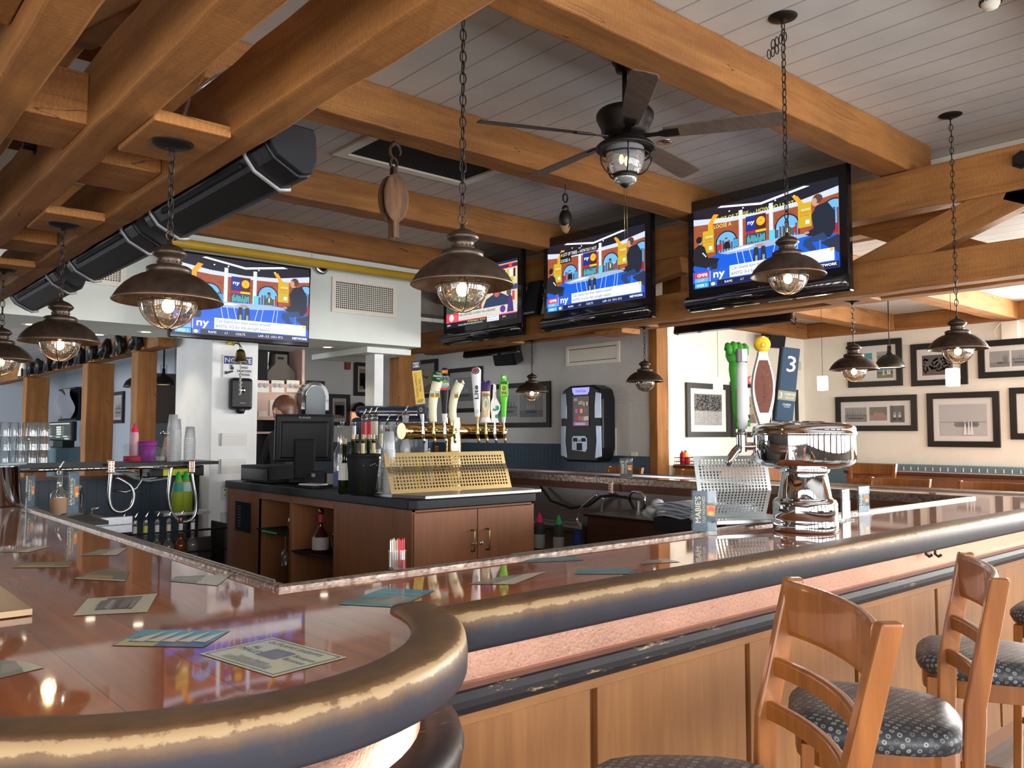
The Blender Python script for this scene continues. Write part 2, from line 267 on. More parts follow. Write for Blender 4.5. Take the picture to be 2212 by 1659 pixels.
# ---------------------------------------------------------------- mesh building
def V(*a): return Vector(a)
_txt = {}
def text_mesh(s, bold=False):
    if s in _txt: return _txt[s]
    c = bpy.data.curves.new('t', 'FONT'); c.body = s; c.size = 1; c.resolution_u = 2; c.fill_mode = 'FRONT'
    o = bpy.data.objects.new('t', c); COL.objects.link(o)
    me = o.to_mesh(); vs = [v.co.copy() for v in me.vertices]; fs = [tuple(p.vertices) for p in me.polygons]; o.to_mesh_clear()
    bpy.data.objects.remove(o); bpy.data.curves.remove(c)
    xs = [v.x for v in vs] or [0, 1]; ys = [v.y for v in vs] or [0, 1]
    _txt[s] = (vs, fs, min(xs), max(xs), min(ys), max(ys)); return _txt[s]
class MB:
    def __init__(s, o=(0, 0, 0)): s.v = []; s.f = []; s.c = []; s.sm = []; s.o = Vector(o); s.col = (1, 1, 1)
    def add(s, vs, fs, col=None, sm=False):
        n = len(s.v); s.v += [Vector(v) - s.o for v in vs]; c = col or s.col
        for f in fs: s.f.append(tuple(i + n for i in f)); s.c.append(c); s.sm.append(sm)
        return s
    def box(s, c, d, rz=0, col=None, R=None, bev=0):
        R = R or Matrix.Rotation(rz, 3, 'Z'); c = Vector(c); x, y, z = [k / 2 for k in d]
        if bev:
            b = min(bev, x * .9, y * .9, z * .9); vs = []; 
            bm = bmesh.new(); bmesh.ops.create_cube(bm, size=1)
            for v in bm.verts: v.co = Vector((v.co.x * 2 * x, v.co.y * 2 * y, v.co.z * 2 * z))
            bmesh.ops.bevel(bm, geom=bm.edges[:], offset=b, segments=2, affect='EDGES', profile=.5)
            bm.verts.index_update(); vs = [c + R @ v.co for v in bm.verts]; fs = [tuple(v.index for v in f.verts) for f in bm.faces]; bm.free()
            return s.add(vs, fs, col)
        vs = [c + R @ Vector((a * x, b * y, e * z)) for a in (-1, 1) for b in (-1, 1) for e in (-1, 1)]
        return s.add(vs, [(0, 1, 3, 2), (4, 6, 7, 5), (0, 4, 5, 1), (2, 3, 7, 6), (0, 2, 6, 4), (1, 5, 7, 3)], col)
    def bb(s, a, b, col=None):
        return s.box([(a[i] + b[i]) / 2 for i in range(3)], [abs(a[i] - b[i]) for i in range(3)], col=col)
    def prism(s, poly, z0, z1, col=None, R=None, T=None, sm=False):
        n = len(poly); R = R or Matrix.Identity(3); T = Vector(T or (0, 0, 0))
        vs = [T + R @ Vector((p[0], p[1], z0)) for p in poly] + [T + R @ Vector((p[0], p[1], z1)) for p in poly]
        s.add(vs, [tuple(range(n))[::-1], tuple(range(n, 2 * n))], col)
        n0 = len(s.v) - 2 * n
        for i in range(n): s.f.append((n0 + i, n0 + (i + 1) % n, n0 + n + (i + 1) % n, n0 + n + i)); s.c.append(col or s.col); s.sm.append(sm)
        return s
    def lathe(s, prof, c=(0, 0, 0), seg=24, col=None, axis=None, sm=True, squash=1.0):
        c = Vector(c); R = Vector((0, 0, 1)).rotation_difference(Vector(axis)).to_matrix() if axis else Matrix.Identity(3)
        vs = []; fs = []; n = len(prof)
        for r, z in prof:
            for k in range(seg):
                a = 2 * PI * k / seg; vs.append(c + R @ Vector((r * math.cos(a), r * squash * math.sin(a), z)))
        for i in range(n - 1):
            for k in range(seg):
                k2 = (k + 1) % seg; fs.append((i * seg + k, i * seg + k2, (i + 1) * seg + k2, (i + 1) * seg + k))
        s.add(vs, fs, col, sm)
        return s
    def cyl(s, a, b, r, r2=None, seg=14, col=None, cap=True, sm=True):
        a = Vector(a); b = Vector(b); d = b - a; L = d.length; r2 = r if r2 is None else r2
        pr = [(r, 0), (r2, L)]
        if cap: pr = [(0.0001, 0)] + pr + [(0.0001, L)]
        s.lathe(pr[:2] if cap else [], a, seg, col, d, False) if cap else None
        s.lathe([(r, 0), (r2, L)], a, seg, col, d, sm)
        if cap: s.lathe([(r2, L), (0.0001, L)], a, seg, col, d, False)
        return s
    def sph(s, c, r, seg=14, col=None, sc=(1, 1, 1), R=None):
        vs = []; fs = []; m = seg // 2; c = Vector(c); R = R or Matrix.Identity(3)
        for i in range(m + 1):
            t = PI * i / m
            for k in range(seg):
                a = 2 * PI * k / seg; vs.append(c + R @ Vector((r * sc[0] * math.sin(t) * math.cos(a), r * sc[1] * math.sin(t) * math.sin(a), r * sc[2] * math.cos(t))))
        for i in range(m):
            for k in range(seg):
                k2 = (k + 1) % seg; fs.append((i * seg + k, (i + 1) * seg + k, (i + 1) * seg + k2, i * seg + k2))
        return s.add(vs, fs, col, True)
    def tube(s, pts, r, seg=8, col=None, closed=False, cap=True):
        pts = [Vector(p) for p in pts]; n = len(pts); rings = []; vs = []; fs = []
        rr = r if isinstance(r, (list, tuple)) else [r] * n
        up = None
        for i, p in enumerate(pts):
            if closed: t = pts[(i + 1) % n] - pts[i - 1]
            else: t = pts[min(i + 1, n - 1)] - pts[max(i - 1, 0)]
            t.normalize()
            if up is None:
                up = Vector((0, 0, 1)) if abs(t.z) < .9 else Vector((1, 0, 0))
            up = (up - t * up.dot(t)); up.normalize(); sd = t.cross(up)
            for k in range(seg):
                a = 2 * PI * k / seg; vs.append(p + (up * math.cos(a) + sd * math.sin(a)) * rr[i])
        for i in range(n if closed else n - 1):
            j = (i + 1) % n
            for k in range(seg):
                k2 = (k + 1) % seg; fs.append((i * seg + k, i * seg + k2, j * seg + k2, j * seg + k))
        if cap and not closed: fs.append(tuple(range(seg))[::-1]); fs.append(tuple(range((n - 1) * seg, n * seg)))
        return s.add(vs, fs, col, True)
    def sweep(s, prof, frames, cols=None, closed=False, cap=True, sm=False):
        """prof: list of (u,v); frames: list of (pos, U, W); cols: one value per profile point (stored per face)"""
        n = len(prof); vs = []
        for (p, U, W) in frames:
            for u, v_ in prof: vs.append(Vector(p) + Vector(U) * u + Vector(W) * v_)
        n0 = len(s.v); s.v += [q - s.o for q in vs]; m = len(frames)
        for i in range(m if closed else m - 1):
            j = (i + 1) % m
            for k in range(n):
                k2 = (k + 1) % n
                s.f.append((n0 + i * n + k, n0 + j * n + k, n0 + j * n + k2, n0 + i * n + k2)); s.sm.append(sm)
                if cols: a, b_ = cols[k], cols[k2]; s.c.append(('v', a, a, b_, b_))
                else: s.c.append(s.col)
        if cap and not closed:
            for base, rev in ((0, False), ((m - 1) * n, True)):
                f = [n0 + base + k for k in range(n)]; s.f.append(tuple(f[::-1] if rev else f)); s.sm.append(False); s.c.append(s.col if not cols else (.1, .1, .1))
        return s
    def build(s, name, mat, parent=None, bevel=0, sub=0, solid=0):
        me = bpy.data.meshes.new(name)
        if parent is None:
            xs = [v.x for v in s.v]; ys = [v.y for v in s.v]; zs = [v.z for v in s.v]
            off = Vector(((min(xs) + max(xs)) / 2, (min(ys) + max(ys)) / 2, min(zs)))
        else: off = Vector((0, 0, 0))
        me.from_pydata([v - off for v in s.v], [], s.f); me.polygons.foreach_set('use_smooth', s.sm)
        ca = me.color_attributes.new('Col', 'FLOAT_COLOR', 'CORNER'); data = []
        for p, c in zip(me.polygons, s.c):
            if c and c[0] == 'v':
                for q in c[1:]: data += [q, q, q, 1]
            else:
                for _ in range(p.loop_total): data += [c[0], c[1], c[2], 1]
        ca.data.foreach_set('color', data)
        me.materials.append(M[mat] if isinstance(mat, str) else mat)
        o = bpy.data.objects.new(name, me); COL.objects.link(o)
        if parent is None: o.location = off + s.o
        else: o.parent = parent
        if bevel:
            b = o.modifiers.new('bevel', 'BEVEL'); b.width = bevel; b.segments = 2; b.limit_method = 'ANGLE'
        if solid:
            b = o.modifiers.new('solid', 'SOLIDIFY'); b.thickness = solid; b.offset = 0
        if sub:
            b = o.modifiers.new('sub', 'SUBSURF'); b.levels = sub; b.render_levels = sub
        return o
def tag(o, label, cat, group=None):
    o['label'] = label; o['category'] = cat
    if group: o['group'] = group
    return o
def thing(name, label, cat, loc=(0, 0, 0), rz=0, group=None):
    o = bpy.data.objects.new(name, None); COL.objects.link(o); o.location = loc; o.rotation_euler = (0, 0, rz); o.empty_display_size = .1
    return tag(o, label, cat, group)
def struct(name, mb, mat, **k):
    o = mb.build(name, mat, **k); o['kind'] = 'structure'; return o
def copy_tree(o, parent=None):
    c = o.copy(); COL.objects.link(c)
    if parent: c.parent = parent
    for ch in list(o.children): copy_tree(ch, c)
    return c
def rot3(yaw, tilt=0):
    return Matrix.Rotation(yaw, 3, 'Z') @ Matrix.Rotation(tilt, 3, 'X')
class Pic:
    """flat coloured artwork in its own plane: o = lower left corner, U/W unit vectors (metres per unit), N = outward normal"""
    def __init__(s, mb, o, U, W, eps=.0005):
        s.mb = mb; s.o = Vector(o); s.U = Vector(U); s.W = Vector(W); s.N = s.U.cross(s.W).normalized(); s.e = eps; s.k = 0; s.clip = None
    def pt(s, x, y):
        if s.clip: x = min(max(x, 0), s.clip[0]); y = min(max(y, 0), s.clip[1])
        return s.o + s.U * x + s.W * y + s.N * (s.e * s.k)
    def poly(s, pts, col, step=True):
        if step: s.k += 1
        s.mb.add([s.pt(*p) for p in pts], [tuple(range(len(pts)))], col); return s
    def rect(s, x0, y0, x1, y1, col, step=True): return s.poly([(x0, y0), (x1, y0), (x1, y1), (x0, y1)], col, step)
    def ell(s, x, y, rx, ry, col, n=18, a0=0, a1=2 * PI, step=True):
        return s.poly([(x + rx * math.cos(a0 + (a1 - a0) * i / (n if a1 - a0 > 6.2 else n - 1)), y + ry * math.sin(a0 + (a1 - a0) * i / (n if a1 - a0 > 6.2 else n - 1))) for i in range(n)], col, step)
    def line(s, x0, y0, x1, y1, w, col, step=True):
        d = Vector((x1 - x0, y1 - y0)); L = d.length or 1; nx, ny = -d.y / L * w / 2, d.x / L * w / 2
        return s.poly([(x0 - nx, y0 - ny), (x1 - nx, y1 - ny), (x1 + nx, y1 + ny), (x0 + nx, y0 + ny)], col, step)
    def text(s, t, x, y, h, col, wide=None, rot=0, center=False, bold=0):
        vs, fs, x0, x1, y0, y1 = text_mesh(t); s.k += 1
        k = h / .7; kx = wide / (x1 - x0) if wide else k; ca, sa = math.cos(rot), math.sin(rot)
        offs = [(0, 0)] + ([(bold, 0), (0, bold), (bold, bold)] if bold else [])
        for ox, oy in offs:
            out = []
            for v in vs:
                a = (v.x - (x0 + x1) / 2 if center else v.x - x0) * kx + ox; b = v.y * k + oy; out.append(s.pt(x + a * ca - b * sa, y + a * sa + b * ca))
            s.mb.add(out, fs, col); s.k += .3
        return s
# ================================================================ the room shell
FZ = -0.188; CZ = 3.86; BZ = 1.07
struct('floor', MB().bb((-3.5, -3.6, FZ - .1), (14, 20.2, FZ)), 'floor')
struct('ceiling', MB().bb((-3.5, -3.6, CZ), (7.3, 9.0, CZ + .1)), 'ceil')
cr = MB(); cr.bb((7.3, -3.6, 3.26), (14, 13.2, 3.36)); struct('ceiling', cr, 'ceil')
cb = MB(); cb.bb((-3.5, 9.0, 3.0), (7.3, 20.2, 3.1)); struct('ceiling', cb, 'ceil')
struct('trim_1', MB().bb((7.3, -3.6, 3.30), (7.36, 9.0, CZ + .05)), 'white')
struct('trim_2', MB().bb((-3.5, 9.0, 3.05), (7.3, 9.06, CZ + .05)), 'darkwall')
# walls that stand in view
struct('wall_right', MB().bb((12.3, 3.45, FZ), (12.45, 7.1, 3.4)), 'white')
struct('wall_far_right', MB().bb((8.72, 7.0, FZ), (12.4, 7.15, 3.4)), 'white')
struct('wall_centre', MB().bb((8.6, 7.1, FZ), (8.75, 13.1, 3.4)), 'grey')
struct('wall_back', MB().bb((4.5, 13.0, FZ), (8.7, 13.15, 3.4)), 'grey')
struct('wall_back_left', MB().bb((4.5, 13.0, FZ), (4.65, 20.2, 3.2)), plain('blue_grey_wall', (.36, .40, .46), .7))
struct('wall_far_left', MB().bb((-3.5, 19.9, FZ), (4.6, 20.1, 3.2)), plain('pale_blue_wall', (.46, .50, .56), .7))
# wainscots (dark blue boards); the one on the centre wall steps up left of the jukebox
wb = MB(); wb.bb((8.56, 8.7, FZ), (8.6, 13.0, 1.37)); wb.bb((8.56, 7.1, FZ), (8.6, 8.7, 1.22)); struct('trim_3', wb, 'navyY')
struct('trim_4', MB().bb((4.7, 12.96, FZ), (8.56, 13.0, 1.37)), 'navyX')
# window wall behind the viewer: sill, header, end piers, mullions
def window_wall(tagn, a, b, fixed, axis, z0, z1, n, inward):
    w_ = MB(); t = .14; f0, f1 = (fixed - t, fixed) if inward > 0 else (fixed, fixed + t)
    def seg(u0, u1, za, zb, mb, k=0):
        if axis == 'x': mb.bb((u0, f0 - k, za), (u1, f1 + k, zb))
        else: mb.bb((f0 - k, u0, za), (f1 + k, u1, zb))
    return w_, seg
wbk, seg = window_wall('b', 0, 0, -3.0, 'x', .75, 2.85, 12, 1)
seg(-3.5, 14, FZ, .55, wbk); seg(-3.5, 14, 3.05, CZ, wbk)
struct('wall_behind_viewer', wbk, 'darkwall')
wf = MB(); _, seg2 = window_wall('b', 0, 0, -3.0, 'x', .75, 2.85, 12, 1)
for i in range(13):
    x = -3.3 + i * 1.36
    seg2(x - .16, x + .16, .55, 3.05, wf, .02)
seg2(-3.4, 12.92, 2.45, 2.50, wf, .02); seg2(-3.4, 12.92, .55, .62, wf, .02); seg2(-3.4, 12.92, 2.99, 3.05, wf, .02)
struct('window_1', wf, 'cabdark')
wl = MB(); _, s3 = window_wall('s', 0, 0, -3.0, 'y', .75, 2.7, 6, 1)
s3(-3.1, 20, FZ, .7, wl); s3(-3.1, 20, 2.7, CZ, wl); s3(2.6, 12.0, .7, 2.7, wl); s3(18.0, 20, .7, 2.7, wl); struct('wall_left', wl, 'darkwall')
wg = MB()
for i in range(6): s3(-3.0 + i * 1.1 - .05, -3.0 + i * 1.1 + .05, .7, 2.7, wg, .02)
struct('window_2', wg, 'cabdark')
wg2 = MB()
for i in range(6): s3(12.0 + i * 1.2 - .05, 12.0 + i * 1.2 + .05, .7, 2.7, wg2, .02)
struct('window_added', wg2, 'cabdark')  # unseen window added in the left wall to let in the far-room light
wr = MB(); _, s4 = window_wall('s', 0, 0, 13.2, 'y', .75, 2.8, 6, -1)
s4(-3.1, 3.5, FZ, .75, wr); s4(-3.1, 3.5, 2.85, CZ, wr); s4(-3.1, -1.0, .7, 2.9, wr); struct('wall_right_window', wr, 'white')
struct('trim_5', MB().bb((12.3, 3.42, FZ), (13.3, 3.5, 3.4)), 'white')
wh = MB()
for i in range(5): s4(-1 + i * 1.1 - .05, -1 + i * 1.1 + .05, .75, 2.85, wh, .02)
struct('window_3', wh, 'cabdark')
# the painted soffit over the back of the bar, with its pillars
sf = MB(); sf.bb((-2.9, 8.6, 2.6), (5.96, 9.7, 3.58)); struct('trim_6', sf, 'soffit')
sb = MB(); sb.bb((5.40, 8.95, 2.53), (6.05, 10.4, 2.6)); struct('trim_7', sb, 'soffit')
pl = MB(); pl.bb((3.33, 8.62, FZ), (3.84, 9.68, 2.6)); struct('wall_pillar', pl, 'pillar', bevel=.01)
p2_ = MB(); p2_.bb((5.60, 9.1, FZ), (5.73, 9.32, 2.53)); struct('wall_post', p2_, 'pillar')
# ================================================================ timber frame
def beam(a, b, ax, label, group='timber ceiling frame', rough=True):
    mb = MB(); a = Vector(a); b = Vector(b)
    # a hewn beam: many stations with slightly wandering corners
    i = 'XYZ'.index(ax); L = b[i] - a[i]; n = max(2, int(L / .22)); oth = [k for k in range(3) if k != i]
    rnd = random.Random(label); vs = []
    for s_ in range(n + 1):
        t = s_ / n
        for (p, q) in ((0, 0), (1, 0), (1, 1), (0, 1)):
            v = [0, 0, 0]; v[i] = a[i] + L * t
            v[oth[0]] = (b if p else a)[oth[0]]; v[oth[1]] = (b if q else a)[oth[1]]
            if 0 < s_ < n:
                v[oth[0]] += rnd.uniform(-.0045, .0045); v[oth[1]] += rnd.uniform(-.0045, .0045)
            vs.append(v)
    fs = [(0, 3, 2, 1), (n * 4, n * 4 + 1, n * 4 + 2, n * 4 + 3)]
    for s_ in range(n):
        for k in range(4):
            k2 = (k + 1) % 4; fs.append((s_ * 4 + k, s_ * 4 + k2, s_ * 4 + 4 + k2, s_ * 4 + 4 + k))
    mb.add(vs, fs); bm = bmesh.new(); me = bpy.data.meshes.new('x')
    o = mb.build('timber_beam', 'beam' + ax, bevel=.012)
    bm.from_mesh(o.data); bmesh.ops.recalc_face_normals(bm, faces=bm.faces); bm.to_mesh(o.data); bm.free()
    return tag(o, label, 'beam', group)
beam((1.1, 2.79, 3.58), (6.95, 3.03, CZ), 'X', 'long ceiling beam nearest the viewer, above the fan')
beam((1.1, 4.70, 3.58), (6.95, 4.94, CZ), 'X', 'second ceiling beam, running just behind the ceiling fan')
beam((1.1, 6.62, 3.58), (6.95, 6.86, CZ), 'X', 'third ceiling beam, running beyond the white ceiling vent')
beam((1.1, 8.50, 3.58), (6.95, 8.76, CZ), 'X', 'last ceiling beam, behind the yellow pipe on top of the white soffit')
beam((-1.5, .86, 3.58), (6.95, 1.10, CZ), 'X', 'ceiling beam out over the stools, beyond the top edge of the photo')
beam((1.235, .4, 2.67), (1.375, 8.6, 2.95), 'Y', 'low beam carrying the black heaters, at the inner side of the left frame')
beam((.82, .4, 2.67), (.96, 9.6, 2.95), 'Y', 'low beam with two black bolt heads, left of the lamp blocks')
beam((.47, .6, 2.67), (.60, 9.6, 2.93), 'Y', 'third low beam from the heaters, at the upper left of the photo')
beam((.10, .8, 2.72), (.24, 9.6, 3.0), 'Y', 'fourth low beam, crossing the top left corner of the photo')
beam((1.24, -.5, 3.27), (1.375, 8.6, 3.575), 'Y', 'upper beam directly above the heater beam')
beam((.82, -.5, 3.27), (.955, 9.6, 3.575), 'Y', 'dark upper beam above the bolted beam')
beam((6.5, -1.5, 2.64), (6.68, 10.0, 2.90), 'Y', 'lower beam of the television frame, below the screens')
beam((6.5, -1.5, 3.25), (6.68, 10.0, 3.57), 'Y', 'upper beam of the television frame, level with the tops of the screens')
beam((6.98, -1.5, 2.67), (7.16, 10.0, 2.90), 'Y', 'lower beam behind the television frame, carrying three lamps')
beam((6.98, -1.5, 3.25), (7.16, 10.0, 3.57), 'Y', 'shaded upper beam behind the television frame')
for i, y in enumerate((5.48, 3.86, 1.9)):
    beam((7.16, y, 3.03), (12.3, y + .26, 3.26), 'X', ('golden ceiling beam of the right room, first from the far corner', 'golden ceiling beam of the right room, second from the far corner', 'golden ceiling beam of the right room, outside the right edge')[i], 'right room beams')
beam((8.7, 6.86, 3.03), (12.3, 7.0, 3.26), 'X', 'golden wall plate on top of the white far wall', 'right room beams')
beam((12.18, 3.5, 3.03), (12.3, 6.86, 3.26), 'Y', 'golden wall plate on top of the wall of framed pictures', 'right room beams')
beam((8.56, 6.96, FZ), (8.80, 7.10, 3.1), 'Z', 'timber post at the corner right of the jukebox wall', 'timber posts')
beam((6.46, 9.85, FZ), (6.74, 10.1, 2.64), 'Z', 'tan timber post beyond the beer taps, right of the white post', 'timber posts')
beam((3.1, 9.6, 2.50), (3.3, 19.6, 2.74), 'Y', 'beam with the hanging fixtures over the posts at far left', 'left room timbers')
for pl_, pr_, l in ((298, 340, 'timber post beside the white pillar, under the far left beam'), (189, 248, 'wide timber post between the wavy mirror and the small picture'), (58, 108, 'wide timber post behind the stacked glasses'), (-30, 17, 'timber post at the extreme left, against the pale wall')):
    ya = at(pl_, 800, x=3.1).y; xb = at(pr_, 800, y=ya).x; beam((3.1, ya, FZ), (xb, ya + .26, 2.5), 'Z', l, 'left room timbers')
def brace(x0, x1, y0, z0, y1, z1, th, label):
    d = Vector((0, y1 - y0, z1 - z0)); n = Vector((0, -d.z, d.y)).normalized() * th / 2
    mb = MB(); P0 = Vector((0, y0, z0)); P1 = Vector((0, y1, z1)); L = d.length
    # built along its own Y axis so the grain follows it
    bx = MB(); bx.bb((x0 - (x0 + x1) / 2, -L / 2, -th / 2), (x1 - (x0 + x1) / 2, L / 2, th / 2))
    o = bx.build('timber_brace', 'beamY', bevel=.008); o.location = ((x0 + x1) / 2, (y0 + y1) / 2, (z0 + z1) / 2); 
    for v in o.data.vertices: v.co.z -= 0
    me = o.data; zc = sum(v.co.z for v in me.vertices) / len(me.vertices)
    for v in me.vertices: v.co.z -= zc
    o.rotation_euler = (math.atan2(d.z, d.y), 0, 0)
    return tag(o, label, 'beam', 'timber braces')
brace(6.53, 6.66, 3.35, 2.78, 1.55, 3.42, .24, 'diagonal brace rising to the right of the largest television')
brace(6.53, 6.66, 2.1, 3.30, 1.0, 2.78, .22, 'diagonal brace falling to the right, at the right edge of the photo')
brace(7.0, 7.14, 3.5, 3.4, 2.2, 2.8, .2, 'shaded diagonal brace behind the right end of the frame')
brace(6.53, 6.66, 6.9, 2.95, 5.0, 3.2, .2, 'diagonal brace hidden behind the middle television')
brace(1.25, 1.36, 4.6, 2.95, 3.4, 3.3, .18, 'diagonal brace above the heater beam')
brace(.83, .95, 2.4, 2.95, 3.9, 3.3, .18, 'diagonal brace above the bolted beam')
def block(a, b, label, mat='beamX', name='timber_block'):
    o = MB().bb(a, b).build(name, mat, bevel=.006); return tag(o, label, 'block', 'timber blocks between the beams')
block((.97, 3.84, 2.70), (1.235, 4.24, 2.93), 'grooved wood block between the low beams, behind the nearest left lamp')
block((.60, 3.40, 2.70), (.82, 3.78, 2.9), 'pale wood block left of the bolt heads')
block((.60, 1.75, 2.78), (.82, 2.05, 2.95), 'wood block high between the beams at the top left')
block((.24, 2.3, 2.78), (.47, 2.9, 2.93), 'wood block at the top left corner of the photo')
block((.96, 5.75, 2.70), (1.235, 6.1, 2.93), 'wood block between the second and third left lamps')
block((6.68, 5.9, 2.60), (6.98, 6.3, 2.72), 'wood block under the frame, between the two right televisions')
for (y, l) in ((3.28, 'flat wood mount between the beams holding the canopy of the nearest left lamp'), (4.95, 'flat wood mount holding the canopy of the second left lamp'), (6.60, 'flat wood mount holding the canopy of the leftmost lamp')):
    block((.955, y - .22, 2.655), (1.24, y + .22, 2.70), l, 'beamX', 'lamp_mount')
for (y, l) in ((3.45, 'mount between the frames holding the rightmost far lamp'), (5.85, 'mount between the frames holding the far lamp without a glow'), (8.0, 'mount between the frames holding the far lamp beside the speaker')):
    block((6.67, y - .2, 2.655), (6.99, y + .2, 2.71), l, 'beamX', 'lamp_mount')
# bolt heads
def hexbolt(p, ax, r, label):
    mb = MB(o=p); mb.lathe([(.0001, 0), (r * 1.5, 0), (r * 1.5, .006), (r, .006), (r, .05), (.0001, .05)], p, 6, axis=ax, sm=False)
    tag(mb.build('bolt_head', 'iron'), label, 'bolt', 'black bolt heads')
hexbolt(at(122, 258, x=.82), (-1, 0, 0), .026, 'upper of the two black bolt heads on the left beam')
hexbolt(at(76, 315, x=.82), (-1, 0, 0), .026, 'lower of the two black bolt heads on the left beam')
hexbolt(at(2207, 345, x=6.5), (-1, 0, 0), .045, 'round black bolt head at the right edge, on the upper frame beam')
# conduit and dark gear in the gaps
cpts = [at(398, 256, z=2.74), at(408, 225, z=2.9), at(430, 190, z=3.05), at(470, 163, z=3.15), at(500, 150, z=3.25)]
cm_ = MB()
fine = []
for i in range(len(cpts) - 1):
    for t in range(8): fine.append(cpts[i].lerp(cpts[i + 1], t / 8))
cm_.tube(fine, [.011 if i % 2 else .0085 for i in range(len(fine))], 8)
tag(cm_.build('metal_conduit', 'bsteel'), 'ribbed metal conduit curling down to the nearest left lamp mount', 'conduit')
tag(MB().box((1.10, 1.95, 3.12), (.2, .9, .26), bev=.03).build('black_duct', 'gblack'), 'black boxy fixture wedged between the beams at the top', 'fixture')
# ================================================================ the bar
bar = thing('bar_counter', 'large square bar with a glossy red-brown top, worn dark arm rail and copper band', 'bar counter', (1.2, 1.8, FZ))
O = (1.2, 1.8, FZ)
AC = V(.66, 1.93, 0); RO = .667; RI = .54
# worktop in three mitred runs
arc_in = [(AC.x + RI * math.cos(a), AC.y + RI * math.sin(a)) for a in [math.radians(180 + i * (163.6 / 22)) for i in range(23)]]
left = [(AC.x - RI, 8.55), (1.10, 8.55), (1.10, 2.30)] + [(1.17, 1.78)] + arc_in[::-1]
MB(O).prism(left, 1.0, BZ).build('counter_top', 'topY', bar)
near = [(1.17, 1.775), (7.0, 1.775), (6.9, 2.30), (1.10, 2.30)]
MB(O).prism(near, 1.0, BZ).build('counter_top', 'topX', bar)
MB(O).prism([(6.30, 2.30), (6.92, 2.30), (6.92, 8.4), (6.30, 8.4)], 1.0, BZ).build('counter_top', 'topY', bar)
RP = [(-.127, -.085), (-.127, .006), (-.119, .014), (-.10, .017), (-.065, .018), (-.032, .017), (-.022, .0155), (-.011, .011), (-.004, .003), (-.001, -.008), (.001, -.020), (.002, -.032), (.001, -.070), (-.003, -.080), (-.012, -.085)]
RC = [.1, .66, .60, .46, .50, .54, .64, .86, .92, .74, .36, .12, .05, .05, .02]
fr = [((0, y, 0), (-1, 0, 0), (0, 0, 1)) for y in (8.5, 6, 4, 2.6)]
fr = [(Vector((AC.x - RO, p[0][1], BZ)), V(-1, 0, 0), V(0, 0, 1)) for p in fr]
n = 40
for i in range(n + 1):
    a = math.radians(180 + i * (172.0 / n)); d = V(math.cos(a), math.sin(a), 0); fr.append((AC + V(0, 0, BZ) + d * RO, d, V(0, 0, 1)))
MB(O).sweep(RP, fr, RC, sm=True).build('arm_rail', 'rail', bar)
fr = [(V(x, 1.648, BZ), V(0, -1, 0), V(0, 0, 1)) for x in (1.235, 1.6, 2.2, 3, 4, 5, 6, 7.05)]
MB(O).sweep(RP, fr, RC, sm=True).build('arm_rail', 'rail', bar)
fr = [(V(7.05, y, BZ), V(1, 0, 0), V(0, 0, 1)) for y in (1.7, 3, 5, 8.4)]
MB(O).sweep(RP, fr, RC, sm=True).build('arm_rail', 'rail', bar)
# inner trim (double bead of worn metal) and the dark apron that hangs below it
TP = [(0, -.05), (0, .010), (.006, .016), (.012, .016), (.016, .008), (.024, .008), (.030, .014), (.036, .010), (.038, -.05)]
it = MB(O)
def trim_run(pts, side):
    f = []
    for i, p in enumerate(pts):
        d0 = (Vector(pts[i]) - Vector(pts[i - 1])).normalized() if i else None
        d1 = (Vector(pts[i + 1]) - Vector(pts[i])).normalized() if i < len(pts) - 1 else None
        ns = [Vector((-d.y, d.x)) * side for d in (d0, d1) if d]
        nn = sum(ns, Vector((0, 0))); nn.normalize(); k = 1 / max(.5, nn.dot(ns[0])); f.append((V(p[0], p[1], BZ), V(nn.x * k, nn.y * k, 0), V(0, 0, 1)))
    return f
inner = [(1.10, 8.5), (1.10, 2.30), (6.30, 2.30), (6.30, 8.4)]
it.sweep(TP, trim_run(inner, 1), sm=False); o = it.build('inner_trim', plain('worn_metal_trim', (.27, .215, .175), .28, metal=.85, noise=.5, nscale=40, bump=.3), bar); o['label'] = 'worn silvery bead moulding along the inner edge'
o = MB(O).sweep([(-.02, -.30), (-.02, -.045), (.03, -.045), (.03, -.30)], trim_run(inner, 1)).build('inner_apron', 'cabdark', bar)
tf = MB(O); tf.sweep([(0, -.05), (0, .010), (.008, .014), (.016, .010), (.016, -.05)], [(V(6.92, y, BZ), V(1, 0, 0), V(0, 0, 1)) for y in (1.8, 8.4)]); tf.build('inner_trim', M['bsteel'], bar)
# outer faces: copper band, black moulding, wooden panels
cp = MB(O); cp.bb((1.10, 1.755, .875), (7.05, 1.775, 1.0)); cp.build('copper_band', 'copper', bar)
cpa = MB(O); fra = []
for i in range(33):
    a = math.radians(180 + i * (180.0 / 32)); d = V(math.cos(a), math.sin(a), 0); fra.append((AC + d * (RO - .105), d, V(0, 0, 1)))
fra = [(V(AC.x - RO + .105, y, 0), V(-1, 0, 0), V(0, 0, 1)) for y in (8.5, 5, 2.5)] + fra
cpa.sweep([(-.02, .62), (-.02, .99), (0, .99), (0, .62)], fra, sm=True); cpa.build('copper_band', 'copper', bar)
lip = MB(O); lip.bb((1.10, 1.735, .868), (7.05, 1.76, .882)); lip.build('copper_lip', plain('dark_copper', (.22, .10, .07), .4, metal=.8), bar)
BM = [(-.03, .80), (-.03, .872), (0, .872), (.012, .862), (.018, .842), (.018, .824), (.010, .806), (0, .80)]
MB(O).sweep(BM, [(V(x, 1.745, 0), V(0, -1, 0), V(0, 0, 1)) for x in (1.2, 2.5, 4, 7.05)]).build('black_moulding', 'scuff', bar)
BM2 = [(-.03, .78), (-.03, .868), (.07, .872), (.092, .860), (.10, .835), (.094, .805), (.07, .785)]
